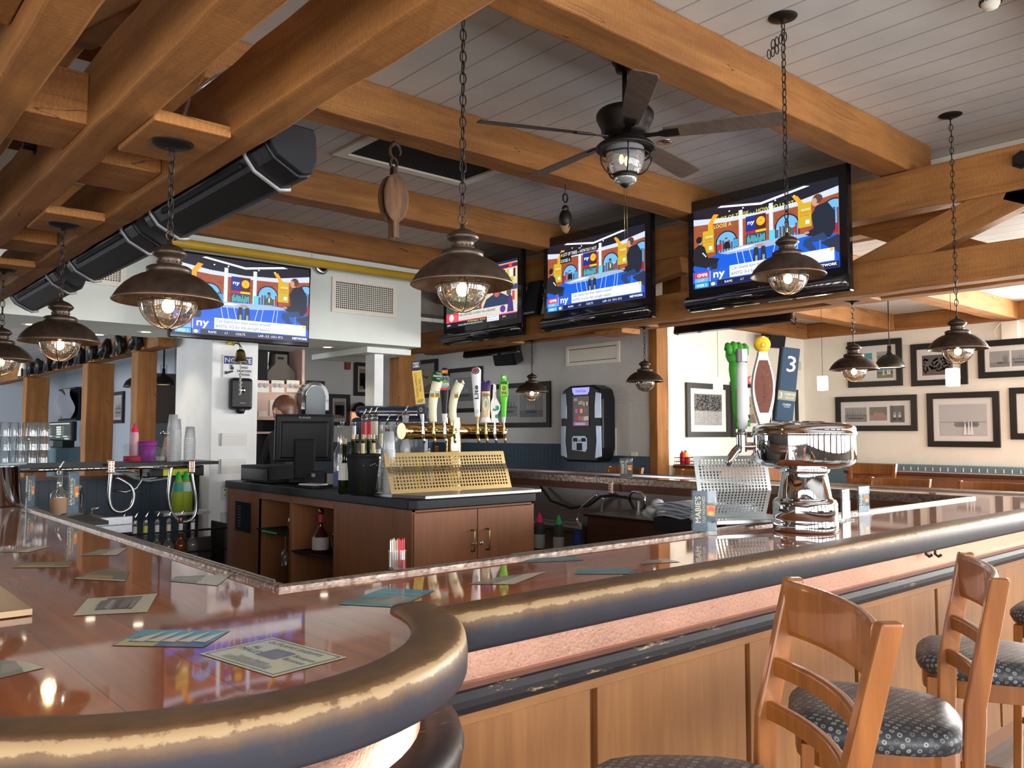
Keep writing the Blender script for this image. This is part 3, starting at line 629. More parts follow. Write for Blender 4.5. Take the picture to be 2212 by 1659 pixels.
MB(O).sweep(BM2, [(p, U, W) for p, U, W in fra], sm=True).build('black_moulding', 'scuff', bar)
pb = MB(O)
xs_ = [1.235, 1.86, 2.67, 3.48, 4.30, 5.10, 5.9, 6.7, 7.05]
pb.bb((1.10, 1.79, FZ), (7.05, 1.83, .81)); pb.build('front_backing', plain('panel_gap', (.20, .085, .035), .5), bar)
for i in range(len(xs_) - 1):
    MB(O).bb((xs_[i] + .016, 1.765, FZ + .1), (xs_[i + 1] - .016, 1.80, .775)).build('front_panel', 'panel', bar, bevel=.003)
MB(O).bb((1.10, 1.760, .765), (7.05, 1.80, .805)).build('panel_rail', 'panelh', bar, bevel=.003)
MB(O).sweep([(-.03, FZ), (-.03, .80), (-.01, .80), (-.01, FZ)], fra, sm=True).build('front_panel', 'panel', bar)
# bag hooks under the rail
for i, px_ in enumerate((2000, 2020)):
    p = at(px_, 1197, y=1.74); mb = MB(O); mb.tube([p + V(0, .03, .04), p + V(0, 0, .03), p + V(0, 0, 0), p + V(0, -.015, -.01), p + V(0, -.03, 0)], .007, 6); mb.build('bag_hook', 'rust', bar)
# postcards set in the resin top
def card(quad, paint, lab):
    q = [at(*p, z=BZ + .0012) for p in quad]; mb = MB(O)
    o_, u_, w_ = q[0], q[3] - q[0], q[1] - q[0]
    pc = Pic(mb, o_, V(1, 0, 0), V(0, 1, 0), .0001)
    def bl(u, v): return (q[0] * (1 - u) * (1 - v) + q[3] * u * (1 - v) + q[2] * u * v + q[1] * (1 - u) * v) - o_
    class B:
        def poly(s, pts, col): pc.poly([(bl(*p).x, bl(*p).y) for p in pts], col)
        def rect(s, a, b, c, d, col): s.poly([(a, b), (c, b), (c, d), (a, d)], col)
        def text(s, t, u, v, h, col):
            vs, fs, x0, x1, y0, y1 = text_mesh(t); pc.k += 1; k = h / .7; ar = (q[3] - q[0]).length / (q[1] - q[0]).length
            mb.add([pc.pt(*(bl(u + (a.x - x0) * k / ar, v + a.y * k)).xy) for a in vs], fs, col)
    paint(B()); o = mb.build('postcard', 'print', bar); o['label'] = lab
def cream(B):
    B.rect(0, 0, 1, 1, (.42, .42, .33)); B.poly([(.25, .25), (.75, .2), (.8, .9), (.3, .95)], (.10, .10, .09))
    for i in range(14): a = random.random(); B.poly([(a * .6 + .2, .2 + random.random() * .3), (a * .6 + .26, .25), (a * .6 + .3, .8), (a * .6 + .2, .75)], (.25 * random.random() + .05,) * 3)
def sails(B):
    B.rect(0, 0, 1, 1, (.05, .28, .38)); B.rect(0, 0, 1, .35, (.03, .12, .22)); B.rect(.02, .0, .45, .4, (.34, .34, .16)); B.rect(.1, .2, .8, .55, (.08, .10, .09))
    for i in range(5): x = .1 + i * .17; B.poly([(x, .3), (x + .16, .25), (x + .2, .95)], (.50, .46, .36))
def doc(B):
    B.rect(0, 0, 1, 1, (.47, .49, .38)); 
    for a, b, c, d in ((.04, .04, .96, .06), (.04, .94, .96, .96), (.04, .04, .055, .96), (.945, .04, .96, .96)): B.rect(a, b, c, d, (.08, .10, .14))
    B.text('OUTLAWS SHERIFFS', .12, .80, .08, (.05, .07, .14)); B.text('AL', .14, .55, .10, (.05, .07, .14)); B.text('MALEY', .10, .42, .10, (.05, .07, .14))
    B.text('Bouquet', .66, .60, .08, (.07, .08, .12)); B.text('Bonnett', .66, .46, .08, (.07, .08, .12)); B.rect(.36, .40, .62, .70, (.14, .17, .25))
    B.text('Sunday August', .30, .22, .07, (.07, .08, .12))
    for i in range(5): B.rect(.2, .10 + i * .022, .8, .11 + i * .022, (.2, .2, .18))
def blue(B):
    B.rect(0, 0, 1, 1, (.04, .22, .30)); B.rect(0, .1, 1, .45, (.09, .15, .14)); B.poly([(.2, .2), (.8, .1), (.9, .5), (.5, .6)], (.15, .20, .17)); B.rect(.1, .7, .9, .74, (.2, .32, .36))
def darky(B):
    B.rect(0, 0, 1, 1, (.10, .095, .06)); B.rect(.1, .2, .7, .5, (.28, .20, .05)); B.rect(.0, .0, 1, .14, (.36, .34, .26))
def greyc(B):
    B.rect(0, 0, 1, 1, (.16, .18, .15)); B.rect(.55, 0, 1, 1, (.40, .40, .33)); B.poly([(0, .2), (.6, .3), (.5, .8), (.1, .7)], (.22, .22, .20))
for q_, f_, l_ in (([(157, 1330), (190, 1293), (340, 1282), (318, 1322)], cream, 'cream photograph card with a dark drawing'), ([(240, 1394), (310, 1360), (497, 1362), (440, 1398)], sails, 'blue sailing regatta card'),
    ([(430, 1412), (590, 1377), (750, 1420), (590, 1462)], doc, 'cream printed handbill with a border'), ([(730, 1305), (830, 1270), (940, 1275), (860, 1312)], blue, 'blue lake card near the corner'),
    ([(160, 1250), (200, 1233), (280, 1235), (270, 1256)], darky, 'dark brown and yellow card'), ([(172, 1200), (215, 1187), (277, 1183), (252, 1199)], greyc, 'grey and cream card near the metal trim'),
    ([(365, 1255), (380, 1245), (500, 1240), (470, 1265)], greyc, 'pale card below the white pillar reflection'), ([(1240, 1240), (1252, 1230), (1352, 1228), (1392, 1240)], blue, 'dark blue card beside the arm rail'),
    ([(1010, 1262), (1080, 1245), (1180, 1235), (1110, 1262)], greyc, 'grey card below the tap reflections'), ([(0, 1465), (0, 1425), (60, 1430), (95, 1442)], greyc, 'green-grey card at the left edge of the photo'),
    ([(0, 1192), (45, 1182), (110, 1180), (60, 1193)], greyc, 'thin pale card at far left'), ([(25, 1226), (40, 1215), (160, 1213), (150, 1225)], darky, 'dark card left of the brown one'),
    ([(1120, 1216), (1150, 1205), (1240, 1202), (1262, 1210)], blue, 'small card by the inner trim'), ([(1385, 1218), (1400, 1210), (1440, 1207), (1470, 1214)], greyc, 'faint card left of the menu stand')):
    card(q_, f_, l_)
# hatch plate at the left edge
sv = MB(); sv.bb((-.05, 2.40, BZ + .003), (.485, 3.6, BZ + .018)); o = sv.build('serving_board', wood('board_wood', (.42, .25, .09), (.3, .16, .05), 'Y', .3, coat=.6)); tag(o, 'flat wooden board with a metal edge lying on the bar at the left edge', 'board')
# lower service ledges inside the bar
for a, b, l in (((2.42, 2.345, .97), (6.24, 2.80, 1.0), 'grey metal service ledge inside the near side of the bar'), ((1.145, 3.0, .95), (1.42, 8.2, .975), 'narrow dark service ledge inside the left side of the bar')):
    t = MB(); t.bb(a, b); t.bb((a[0] + .05, a[1] + .05, FZ), (b[0] - .05, b[1] - .2 if b[1] - a[1] > .3 and b[0] - a[0] > 1 else b[1] - .05, a[2])); tag(t.build('service_ledge', 'galv'), l, 'ledge')
# ================================================================ hanging ship's lamps
def ring_pts(c, r, n=14, ax='y', sx=1.0, sz=1.0):
    c = Vector(c); out = []
    for i in range(n):
        a = 2 * PI * i / n
        out.append(c + (V(r * sx * math.cos(a), 0, r * sz * math.sin(a)) if ax == 'y' else V(0, r * sx * math.cos(a), r * sz * math.sin(a)) if ax == 'x' else V(r * math.cos(a), r * math.sin(a), 0)))
    return out
def chain_mb(z0, z1, link=.052, wire=.0030, w_=.013, x=0, y=0):
    mb = MB(); n = max(2, round((z1 - z0) / (link * .84))); st = (z1 - z0) / n
    for i in range(n):
        ax = 'x' if i % 2 else 'y'; mb.tube(ring_pts((x, y, z0 + st * (i + .5)), 1, 10, ax, w_, st * .5 + wire * 1.4), wire, 5, closed=True)
    return mb
def ship_lamp(x, y, zr, zc, label, rot=0, lit=True, bunch=False):
    t = thing('pendant_lamp', label, 'lamp', (x, y, zr - .11), rot, "dark bronze ship's lamps over the bar"); z = .11
    mb = MB(); pr = [(.200, 0), (.196, .010), (.182, .034), (.160, .060), (.132, .083), (.105, .098), (.083, .104)]
    mb.lathe([(.197, -.004)] + pr, (0, 0, z), 40); mb.lathe([(.197, -.004), (.190, .004), (.176, .030), (.150, .058), (.12, .08), (.08, .098), (.03, .10)], (0, 0, z), 40); mb.build('shade', 'bronze', t)
    r_ = MB(); r_.tube(ring_pts((0, 0, z), .199, 40, 'z'), .0042, 6, closed=True); o = r_.build('rim', plain_rim, t); o['label'] = 'lighter worn rim'
    mb = MB(); mb.lathe([(.001, .104), (.082, .104), (.082, .128), (.072, .134), (.045, .136), (.043, .142), (.043, .160), (.046, .168), (.058, .176), (.064, .184), (.063, .190), (.050, .204), (.034, .214), (.018, .220), (.010, .224), (.008, .240), (.0005, .240)], (0, 0, z), 28); cl = mb.build('collar', 'bronze', t)
    vt = MB()
    for k in range(16): a = 2 * PI * k / 16; vt.sph((.0435 * math.cos(a), .0435 * math.sin(a), z + .151), .0042, 6)
    vt.build('vent_hole', 'gblack', cl)['kind'] = 'stuff'
    mb = MB(); mb.tube(ring_pts((0, 0, z + .256), .018, 16, 'y'), .0032, 6, closed=True); mb.build('hanging_ring', 'bronze', t)
    mb = MB(); mb.lathe([(.099, .012), (.100, -.012), (.095, -.040), (.080, -.068), (.055, -.088), (.028, -.097), (.0005, -.099)], (0, 0, z), 32); mb.build('globe', 'lglass', t)
    mb = MB()
    for k in range(3):
        a = PI * k / 3 + .3; pts = [V(.106 * math.cos(q) * math.cos(a), .106 * math.cos(q) * math.sin(a), z + .004 - .110 * math.sin(q)) for q in [PI * i / 16 for i in range(17)]]; mb.tube(pts, .0026, 5)
    mb.tube(ring_pts((0, 0, z - .006), .106, 30, 'z'), .003, 5, closed=True); mb.build('wire_cage', 'bronze', t)
    mb = MB(); mb.sph((0, 0, z - .018), .024, 12, sc=(1, 1, 1.15)); mb.build('bulb', 'bulb' if lit else 'glass', t)
    mb = MB(); mb.cyl((0, 0, z + .012), (0, 0, z + .09), .015, seg=10); mb.build('socket', 'bronze', t)
    ch = chain_mb(z + .272, zc - (zr - .11) - .03); ch.tube([V(.004 * math.sin(i * 1.3), .004 * math.cos(i * 1.3), z + .25 + (zc - zr - .25) * i / 30) for i in range(31)], .0022, 4)
    if bunch:
        b0 = zc - (zr - .11) - .13
        for k in range(7):
            a = k * .8; ch.tube([p for p in ring_pts((-.02 - .018 * k % .06, .012 * k - .03, b0 - .014 * k), 1, 9, 'x' if k % 2 else 'y', .014, .028)], .003, 5, closed=True)
    ch.build('chain', 'iron', t)
    mb = MB(); mb.lathe([(.0005, -.034), (.012, -.034), (.014, -.022), (.03, -.018), (.062, -.012), (.078, -.004), (.080, 0), (.0005, 0)], (0, 0, zc - (zr - .11)), 28); mb.build('canopy', 'iron', t)
    if lit:
        l = bpy.data.lights.new('lamp_light', 'POINT'); l.energy = 3.2; l.color = (1, .72, .42); l.shadow_soft_size = .03; lo = bpy.data.objects.new('lamp_light', l); COL.objects.link(lo); lo.parent = t; lo.location = (0, 0, z - .075)
    return t
plain_rim = plain('worn_bronze', (.20, .14, .10), .4, metal=.7)
ship_lamp(1.09, 3.27, 2.035, 2.655, 'large bronze ship lamp nearest on the left, in front of the wall television', .4)
ship_lamp(1.09, 4.96, 2.02, 2.655, 'bronze ship lamp second from the left edge, with its flat mount above', .9)
ship_lamp(1.09, 6.60, 2.03, 2.655, 'ship lamp cut off by the left edge of the photo', .1)
ship_lamp(1.965, 2.555, 2.105, CZ, 'bronze ship lamp on a long chain in the middle, in front of the small television', -.25)
ship_lamp(4.13, 2.435, 2.395, CZ, 'bronze ship lamp hanging in front of the largest television, its spare chain bunched', -.2, bunch=True)
ship_lamp(6.36, 2.41, 2.135, CZ, 'dark ship lamp farthest right, in front of the framed pictures', .35)
ship_lamp(6.86, 3.44, 2.07, 2.665, 'dark ship lamp left of the small dome pendant in the right room', .3)
ship_lamp(6.86, 5.74, 2.075, 2.665, 'small far ship lamp without a glow, above the right end of the jukebox wall', .1, lit=False)
ship_lamp(6.86, 7.52, 2.03, 2.665, 'small far ship lamp glowing before the sailing picture, left of the jukebox', .1)
# ================================================================ ceiling fan
fan = thing('ceiling_fan', 'dark five-blade ceiling fan with a caged ribbed glass light', 'ceiling fan', (3.86, 3.37, 2.98))
mb = MB(); mb.lathe([(.0005, .80), (.055, .80), (.06, .83), (.075, .85), (.082, .88), (.0005, .88)], seg=24); mb.build('canopy', 'iron', fan)
mb = MB(); mb.cyl((0, 0, .56), (0, 0, .82), .016, seg=12); mb.build('downrod', 'iron', fan)
mb = MB(); mb.lathe([(.0005, .575), (.05, .572), (.11, .565), (.165, .545), (.178, .525), (.178, .50), (.165, .47), (.150, .44), (.145, .40), (.12, .385), (.0005, .385)], seg=40); mb.build('motor_housing', 'iron', fan)
ROT0 = math.radians(11.5)
for k in range(5):
    a = ROT0 + k * math.radians(72); R = Matrix.Rotation(a, 3, 'Z') @ Matrix.Rotation(math.radians(-13), 3, 'X')
    ol = [(.24, -.055), (.60, -.072), (.90, -.078), (.935, -.065), (.94, 0), (.935, .065), (.90, .078), (.60, .072), (.24, .055)]
    mb = MB(); mb.prism(ol, -.004, .004, R=R, T=(0, 0, .385)); b = mb.build('blade', 'blade', fan, bevel=.002)
    mb = MB(); mb.prism([(.12, -.02), (.20, -.018), (.24, -.035), (.33, -.035), (.33, .035), (.24, .035), (.20, .018), (.12, .02)], -.010, -.004, R=R, T=(0, 0, .385)); mb.build('blade_iron', 'iron', fan)
mb = MB(); mb.lathe([(.0005, .385), (.08, .385), (.085, .37), (.10, .352), (.165, .335), (.182, .318), (.184, .305), (.176, .302), (.14, .318), (.10, .33), (.0005, .33)], seg=40); mb.build('light_hood', 'iron', fan)
mb = MB(); pr = []
for i in range(41):
    t_ = i / 40; z_ = .315 - t_ * .165; r_ = .118 * math.sqrt(max(0, 1 - ((t_ - .28) / .95) ** 2)) ; pr.append((r_ * (1 + .012 * (1 if i % 2 else -1)), z_))
mb.lathe(pr, seg=32); gl = mb.build('ribbed_globe', glassy('ribbed_glass', (.9, .92, .92), body=.28), fan)
mb = MB(); mb.lathe([(.072, .155), (.076, .155), (.076, .125), (.072, .122)], seg=28); mb.build('globe_band', 'iron', fan)
mb = MB(); mb.lathe([(.072, .124), (.070, .105), (.055, .092), (.03, .085), (.0005, .085)], seg=24); mb.build('lower_glass', glassy('green_glass', (.75, .85, .8), body=.3), fan)
mb = MB(); mb.lathe([(.032, .092), (.032, .080), (.012, .066), (.0005, .062)], seg=16); mb.build('finial', 'iron', fan)
mb = MB()
for k in range(5):
    a = k * 2 * PI / 5 + .2; pts = [V(math.cos(a) * r_, math.sin(a) * r_, z_) for r_, z_ in ((.172, .305), (.165, .27), (.150, .25), (.163, .235), (.158, .20), (.135, .165), (.108, .145), (.076, .14))]; mb.tube(pts, .005, 6)
mb.tube(ring_pts((0, 0, .262), .152, 36, 'z'), .0045, 6, closed=True); mb.build('wire_cage', 'iron', fan)
mb = MB()
for q in (-.025, .025): mb.sph((q, .01, .24), .020, 10, sc=(.8, .8, 1.6))
mb.build('bulb', emis('dim_bulb', (1, .6, .28), 2.2), fan)
mb = MB(); mb.tube([(-.012, 0, .07), (-.012, 0, -.26)], .0016, 5); mb.tube([(.012, 0, .07), (.012, 0, -.24)], .0016, 5); mb.build('pull_chain', 'obrass', fan)
tag(MB().lathe([(.0005, 0), (.055, 0), (.062, .006), (.062, .012), (.0005, .012)], at(1437, 309, z=CZ - .014), 24).build('recessed_ceiling_light', 'steel'), 'small silver spotlight rim in the ceiling beside a fan blade', 'light')
# ================================================================ televisions
BR = (.30, .075, .035)
def studio(p, cap):
    rnd = random.Random(3)
    p.rect(0, 0, 16, 9, (.04, .015, .012))
    p.rect(0, 3.2, 16, 8.2, BR)
    for r_ in range(26):
        for c_ in range(32):
            if rnd.random() < .55:
                x = c_ * .5 + (.25 if r_ % 2 else 0); y = 3.3 + r_ * .19; v = rnd.uniform(.6, 1.5); p.rect(x, y, min(16, x + .44), y + .14, (BR[0] * v, BR[1] * v, BR[2] * v), step=False)
    p.k += 1
    p.poly([(0, 9), (16, 9), (16, 7.7), (12, 7.2), (8, 7.05), (4, 7.2), (0, 7.7)], (.01, .01, .02))
    p.poly([(0, 8.0), (4, 7.45), (8, 7.25), (12, 7.45), (16, 8.1), (16, 7.4), (12, 6.95), (8, 6.85), (4, 6.95), (0, 7.3)], (.55, .62, .80))
    p.poly([(3.0, 8.75), (8, 8.0), (13.2, 8.75), (12.6, 8.9), (8, 8.25), (3.4, 8.9)], (.75, .80, .95))
    for x in (4.4, 6, 9.6, 11.6): p.ell(x, 8.1, .10, .08, (1, 1, 1), 8)
    # arched windows with sky and skyline
    for x, y, r_ in ((4.0, 4.7, 1.15), (10.8, 5.1, 1.15), (15.6, 5.6, 1.25)):
        p.ell(x, y, r_ + .14, r_ + .14, (.03, .01, .01), 22, 0, PI); p.rect(x - r_ - .14, 3.6, min(16, x + r_ + .14), y, (.03, .01, .01))
        p.ell(x, y, r_, r_, (.14, .42, .85), 22, 0, PI); p.rect(x - r_, 3.6, min(16, x + r_), y, (.22, .50, .85))
        for k in range(7): bx = x - r_ + k * r_ * .29; p.rect(bx, 3.6, min(16, bx + .25), y + rnd.uniform(-.4, .5), (.08, .09, .15))
    for x, s_ in ((2.15, 1), (12.35, -1)): p.poly([(x - .3, 5.4), (x + .3, 5.4), (x + .3, 7.0), (x + .3 + .7 * s_, 8.0), (x - .3 + .7 * s_, 8.1), (x - .3, 7.1)], (.85, .33, .02))
    for x in (5.75, 9.15): p.rect(x - .22, 3.3, x + .22, 7.9, (.60, .66, .85)); p.rect(x - .05, 3.3, x + .06, 7.9, (.85, .9, 1))
    for x in (1.2, 12.0):
        y = 3.9 if x < 5 else 4.6; p.rect(x, y, x + 1.35, y + 2.5, (.55, .38, .02)); p.text('GOOD', x + .35, y + 1.7, .20, (.9, .9, .9)); p.text('MORNING', x + .2, y + 1.42, .2, (.6, .03, .05), 1.0); p.text('FOOTBALL', x + .2, y + 1.12, .2, (.6, .03, .05), 1.0); p.rect(x + .75, y + .3, x + 1.15, y + .7, (.7, .75, .9))
    p.rect(6.35, 5.35, 8.6, 7.0, (.08, .012, .02)); p.rect(6.35, 5.35, 7.45, 7.0, (.01, .03, .22)); p.text('ny', 6.55, 6.1, .42, (.9, .92, 1), .75, bold=.03)
    p.ell(8.03, 6.25, .48, .48, (.85, .48, .02)); p.ell(8.03, 6.25, .36, .36, (.45, .10, .02)); p.ell(8.03, 6.25, .33, .33, (.85, .48, .02)); p.text('W', 7.88, 6.1, .3, (.3, .03, .05), .32)
    p.rect(6.35, 5.1, 7.45, 5.35, (.55, .01, .02)); p.rect(7.45, 5.1, 8.6, 5.35, (.85, .48, .02)); p.rect(6.35, 3.9, 8.6, 5.1, (.03, .06, .08))
    for k in range(14): x = 6.5 + k * .145; p.rect(x, 4.0 + rnd.random() * .2, x + .09, 4.5 + rnd.random() * .5, (.10, .45, .55))
    # floor and table
    p.poly([(0, 0), (16, 0), (16, 3.3), (12.5, 3.75), (8, 3.9), (3, 3.6), (0, 2.6)], (.004, .10, .62)); p.poly([(0, 0), (2.2, 0), (0, 2.2)], (.01, .02, .08)); p.poly([(16, 3.3), (14.2, 2.7), (16, 1.4)], (.02, .03, .06))
    p.poly([(3.2, 3.6), (5.6, 3.95), (11, 4.05), (13.6, 3.85), (13.9, 3.7), (9, 3.35), (4.2, 3.3)], (.30, .42, .62)); p.poly([(4.0, 3.55), (6.0, 3.85), (7.4, 3.8), (6.6, 3.6)], (.75, .85, .95)); p.ell(7.9, 3.65, .5, .14, (.5, .22, .12), 12)
    for x, x2 in ((5.2, 5.6), (5.9, 6.3), (6.7, 7.2), (10.2, 9.9), (9.6, 9.1), (11.6, 11.3), (12.0, 11.8)): p.line(x, 3.5, x2, 1.6, .07, (.55, .62, .72))
    for x in (7.5, 8.3): p.poly([(x - .22, 3.5), (x + .22, 3.5), (x + .38, 1.8), (x - .38, 1.8)], (.02, .03, .05)); p.rect(x - .1, 1.8, x + .15, 2.6, (.22, .33, .4))
    p.rect(9.0, 3.9, 9.6, 5.0, (.10, .55, .75)); p.rect(4.9, 4.0, 5.5, 4.8, (.05, .30, .60))
    # the four presenters, as the screen shows them: clothing and pose only
    def person(x, y, s_, jac, hair, face, fd=1):
        p.poly([(x - .9 * s_, y), (x - .75 * s_, y + 1.2 * s_), (x - .3 * s_, y + 1.75 * s_), (x + .35 * s_, y + 1.75 * s_), (x + .9 * s_, y + 1.2 * s_), (x + 1.0 * s_, y)], jac)
        p.ell(x, y + 2.2 * s_, .36 * s_, .46 * s_, face, 12); p.ell(x - .09 * fd * s_, y + 2.42 * s_, .40 * s_, .34 * s_, hair, 12, .2, PI + .2)
    person(4.15, 3.95, .45, (.012, .012, .02), (.08, .03, .02), (.5, .26, .18)); person(10.9, 4.1, .55, (.07, .10, .05), (.02, .015, .012), (.22, .10, .06)); p.rect(10.8, 4.4, 10.98, 4.95, (.6, .6, .6))
    p.rect(3.1, 3.9, 3.6, 4.6, (.5, .02, .02)); p.rect(11.6, 4.2, 11.9, 4.9, (.5, .02, .02)); p.rect(15.2, 3.4, 16, 4.4, (.30, .02, .04))
    p.poly([(13.1, 3.6), (12.6, 3.9), (13.6, 4.3), (13.4, 5.6), (13.9, 6.5), (15.0, 6.7), (15.7, 5.6), (15.7, 3.8), (15.2, 3.1), (14.0, 3.3)], (.012, .018, .035))
    p.ell(13.85, 7.0, .42, .52, (.55, .28, .20), 14); p.ell(14.05, 7.2, .50, .48, (.10, .045, .025), 14); p.ell(13.72, 6.95, .28, .40, (.55, .28, .20), 12); p.ell(12.9, 3.95, .3, .14, (.5, .26, .18), 8)
    p.poly([(14.6, 3.7), (12.6, 3.3), (12.5, 2.7), (13.4, 1.9), (14.0, 1.8), (13.4, 2.9), (15.0, 2.9)], (.02, .05, .14)); p.poly([(12.4, 1.55), (13.5, 1.6), (13.4, 1.95), (12.9, 1.95)], (.7, .7, .7)); p.line(14.2, 3.0, 14.2, 1.6, .1, (.2, .22, .25)); p.ell(14.1, 1.6, .8, .16, (.06, .07, .09), 14)
    p.poly([(.2, 4.6), (.9, 5.0), (1.5, 4.6), (1.9, 3.3), (2.6, 3.2), (3.3, 3.0), (2.9, 2.4), (1.6, 2.2), (.3, 2.6), (0, 3.4)], (.012, .014, .02)); p.ell(.95, 5.35, .32, .42, (.5, .26, .18), 12); p.ell(.82, 5.5, .38, .40, (.015, .012, .012), 12)
    p.poly([(2.2, 2.4), (3.1, 2.5), (2.9, 1.6), (2.2, 1.5)], (.02, .02, .03)); p.poly([(2.3, 1.2), (3.2, 1.15), (2.8, 1.6), (2.2, 1.6)], (.45, .01, .02)); p.line(1.9, 2.2, 1.9, .9, .1, (.3, .3, .32))
    for k in range(3): p.ell(1.3 + k * .16, 3.9 - k * .18, .10, .10, (.8, .8, .8), 7)
    # captions and lower third
    p.rect(0, 0, 16, .62, (.006, .012, .05)); p.rect(0, .62, 4.2, 1.9, (.02, .10, .55)); p.rect(.25, 1.15, 1.95, 1.75, (.75, .03, .04)); p.text('GMFB', .55, 1.28, .34, (1, 1, 1), 1.25, bold=.02); p.rect(.25, .66, 1.95, 1.12, (.10, .42, .85)); p.text('11:07', .65, .75, .26, (.55, .8, 1))
    p.rect(.25, .05, 1.95, .58, (.05, .35, .85)); p.text('WEEK 2', .45, .16, .3, (1, 1, 1), 1.25); p.rect(2.1, .6, 2.16, 1.8, (.9, .9, .9)); p.text('ny', 2.55, .95, .82, (.95, .97, 1), 1.3, bold=.05)
    p.rect(2.1, .05, 3.0, .58, (.02, .12, .55)); p.ell(2.5, .3, .26, .2, (.95, .75, .1), 12); p.text('LA', 2.4, .2, .2, (1, 1, 1)); p.text('RAMS', 3.9, .2, .26, (.9, .9, .9))
    p.text('AT', 5.7, .2, .24, (.6, .6, .6)); p.text('COLTS', 7.0, .2, .26, (.9, .9, .9)); p.text('LAR -3.5  O/U: 47.5', 9.7, .2, .26, (.9, .9, .9)); p.text('NETWORK', 13.9, .22, .26, (.95, .95, 1), 1.9, bold=.02)
    p.rect(4.5, .72, 15.6, 2.0, (.72, .76, .82)); p.text('Can Giants turn their season around?', 4.75, 1.5, .36, (.10, .10, .13), 6.4); p.text('NYG: 0-2 for 5th-straight season', 5.05, .92, .36, (.10, .10, .13), 6.0); p.poly([(4.75, .9), (4.98, 1.06), (4.75, 1.22)], (.1, .2, .5)); p.rect(15.2, 1.68, 15.5, 1.95, (.95, .45, .05))
    if cap == 'yellow':
        p.text('A LOT OF THESE - - HOW DO I NOT', 2.7, 7.15, .42, (.85, .80, .12), 9.0); p.text('LOOSE A', 2.7, 6.4, .42, (.85, .80, .12), 2.1)
    if cap == 'box':
        p.rect(2.55, 7.0, 9.0, 7.75, (.01, .01, .01)); p.rect(2.55, 6.2, 4.5, 7.0, (.01, .01, .01)); p.text('A LOT OF THESE -- HOW DO I NOT', 2.7, 7.15, .42, (.95, .95, .95), 6.1); p.text('LOOSE A', 2.7, 6.35, .42, (.95, .95, .95), 1.6)
def sports(p, cap):
    p.rect(0, 0, 16, 9, (.012, .018, .06)); p.rect(0, 2.2, 8.4, 8.3, (.55, .46, .28)); p.rect(8.4, 2.2, 16, 8.6, (.62, .55, .36)); p.rect(0, 8.35, 16, 8.5, (.8, .08, .05)); p.rect(0, 7.75, 16, 7.85, (.8, .08, .05)); p.rect(0, 7.85, 16, 8.35, (.02, .03, .10)); p.rect(14.2, 7.9, 14.9, 8.5, (.75, .05, .05))
    for k in range(9): p.rect(9.6 + k * .7, 6.3, 10.0 + k * .7, 7.6, ((.6, .35, .03), (.8, .8, .8), (.02, .02, .02))[k % 3])
    p.poly([(4, 6.0), (15, 6.4), (15.3, 5.7), (9, 5.3)], (.55, .42, .02)); p.rect(8.4, 4.4, 16, 5.2, (.03, .06, .22)); p.rect(8.2, 1.7, 8.4, 7.6, (.7, .08, .10))
    p.poly([(8.6, 2.3), (9.4, 3.6), (11.0, 4.2), (12.6, 4.2), (14.4, 3.4), (15.2, 2.3)], (.02, .035, .09)); p.ell(11.7, 4.9, 1.0, 1.2, (.16, .07, .045), 16); p.ell(11.7, 4.2, .5, .55, (.55, .10, .12), 12); p.ell(11.7, 5.7, 1.05, .7, (.02, .015, .015), 14)
    p.rect(0, 2.2, 8.2, 6.5, (.04, .07, .06)); p.ell(4, 3.4, 2.4, 2.4, (.05, .16, .10), 16); p.text('RACKS OF THE', 4.6, 2.55, .42, (.95, .95, .95), 3.2)
    p.rect(0, 0, 16, 1.1, (.008, .01, .02)); p.poly([(2.3, .9), (16, .9), (16, 2.3), (2.3, 2.3)], (.60, .58, .52)); p.rect(0, .85, 3, 2.3, (.75, .04, .07)); p.rect(0, .85, 16, 1.0, (.8, .06, .12))
    p.ell(1.3, 1.6, .55, .6, (.8, .78, .75), 12); p.ell(2.3, 1.5, .5, .55, (.85, .1, .1), 12); p.text('51', 1.0, 1.4, .4, (.75, .04, .07)); p.text('DOES LAMAR NEED STATEMENT WIN vs MAHOMES?', 3.1, 1.65, .36, (.02, .02, .03), 8.3, bold=.01); p.text('2 of 17 4th down, 5 TD since Wk 17', 3.5, 1.2, .22, (.3, .3, .3), 7)
    p.ell(13.0, 1.7, .6, .55, (.12, .03, .25), 14); p.poly([(13.9, 1.1), (14.2, 3.2), (15.0, 3.4), (15.3, 1.1)], (.06, .03, .16)); p.ell(14.5, 3.4, .35, .35, (.05, .03, .12), 10); p.rect(15.0, 2.8, 15.5, 4.2, (.55, .05, .05)); p.ell(14.3, 4.1, .5, .5, (.08, .07, .07), 10)
    p.text('ESPN', .3, .3, .26, (.9, .9, .9)); p.text('20 Washington  30 Final', 5.2, .55, .24, (.75, .8, .1), 4.0); p.text('0-2 Last 2, 29th W, 60  Early Game Mon 5:15', 3.0, .18, .24, (.85, .85, .85), 5.6); p.rect(9.6, .1, 12.2, .95, (.75, .78, .82)); p.text('MNF-SPORTS', 9.7, .6, .25, (.03, .03, .05), 2.3); p.text('KEYSHOW+COD', 9.7, .2, .25, (.03, .03, .05), 2.3); p.text('ESPN', 13, .4, .22, (.8, .8, .85))
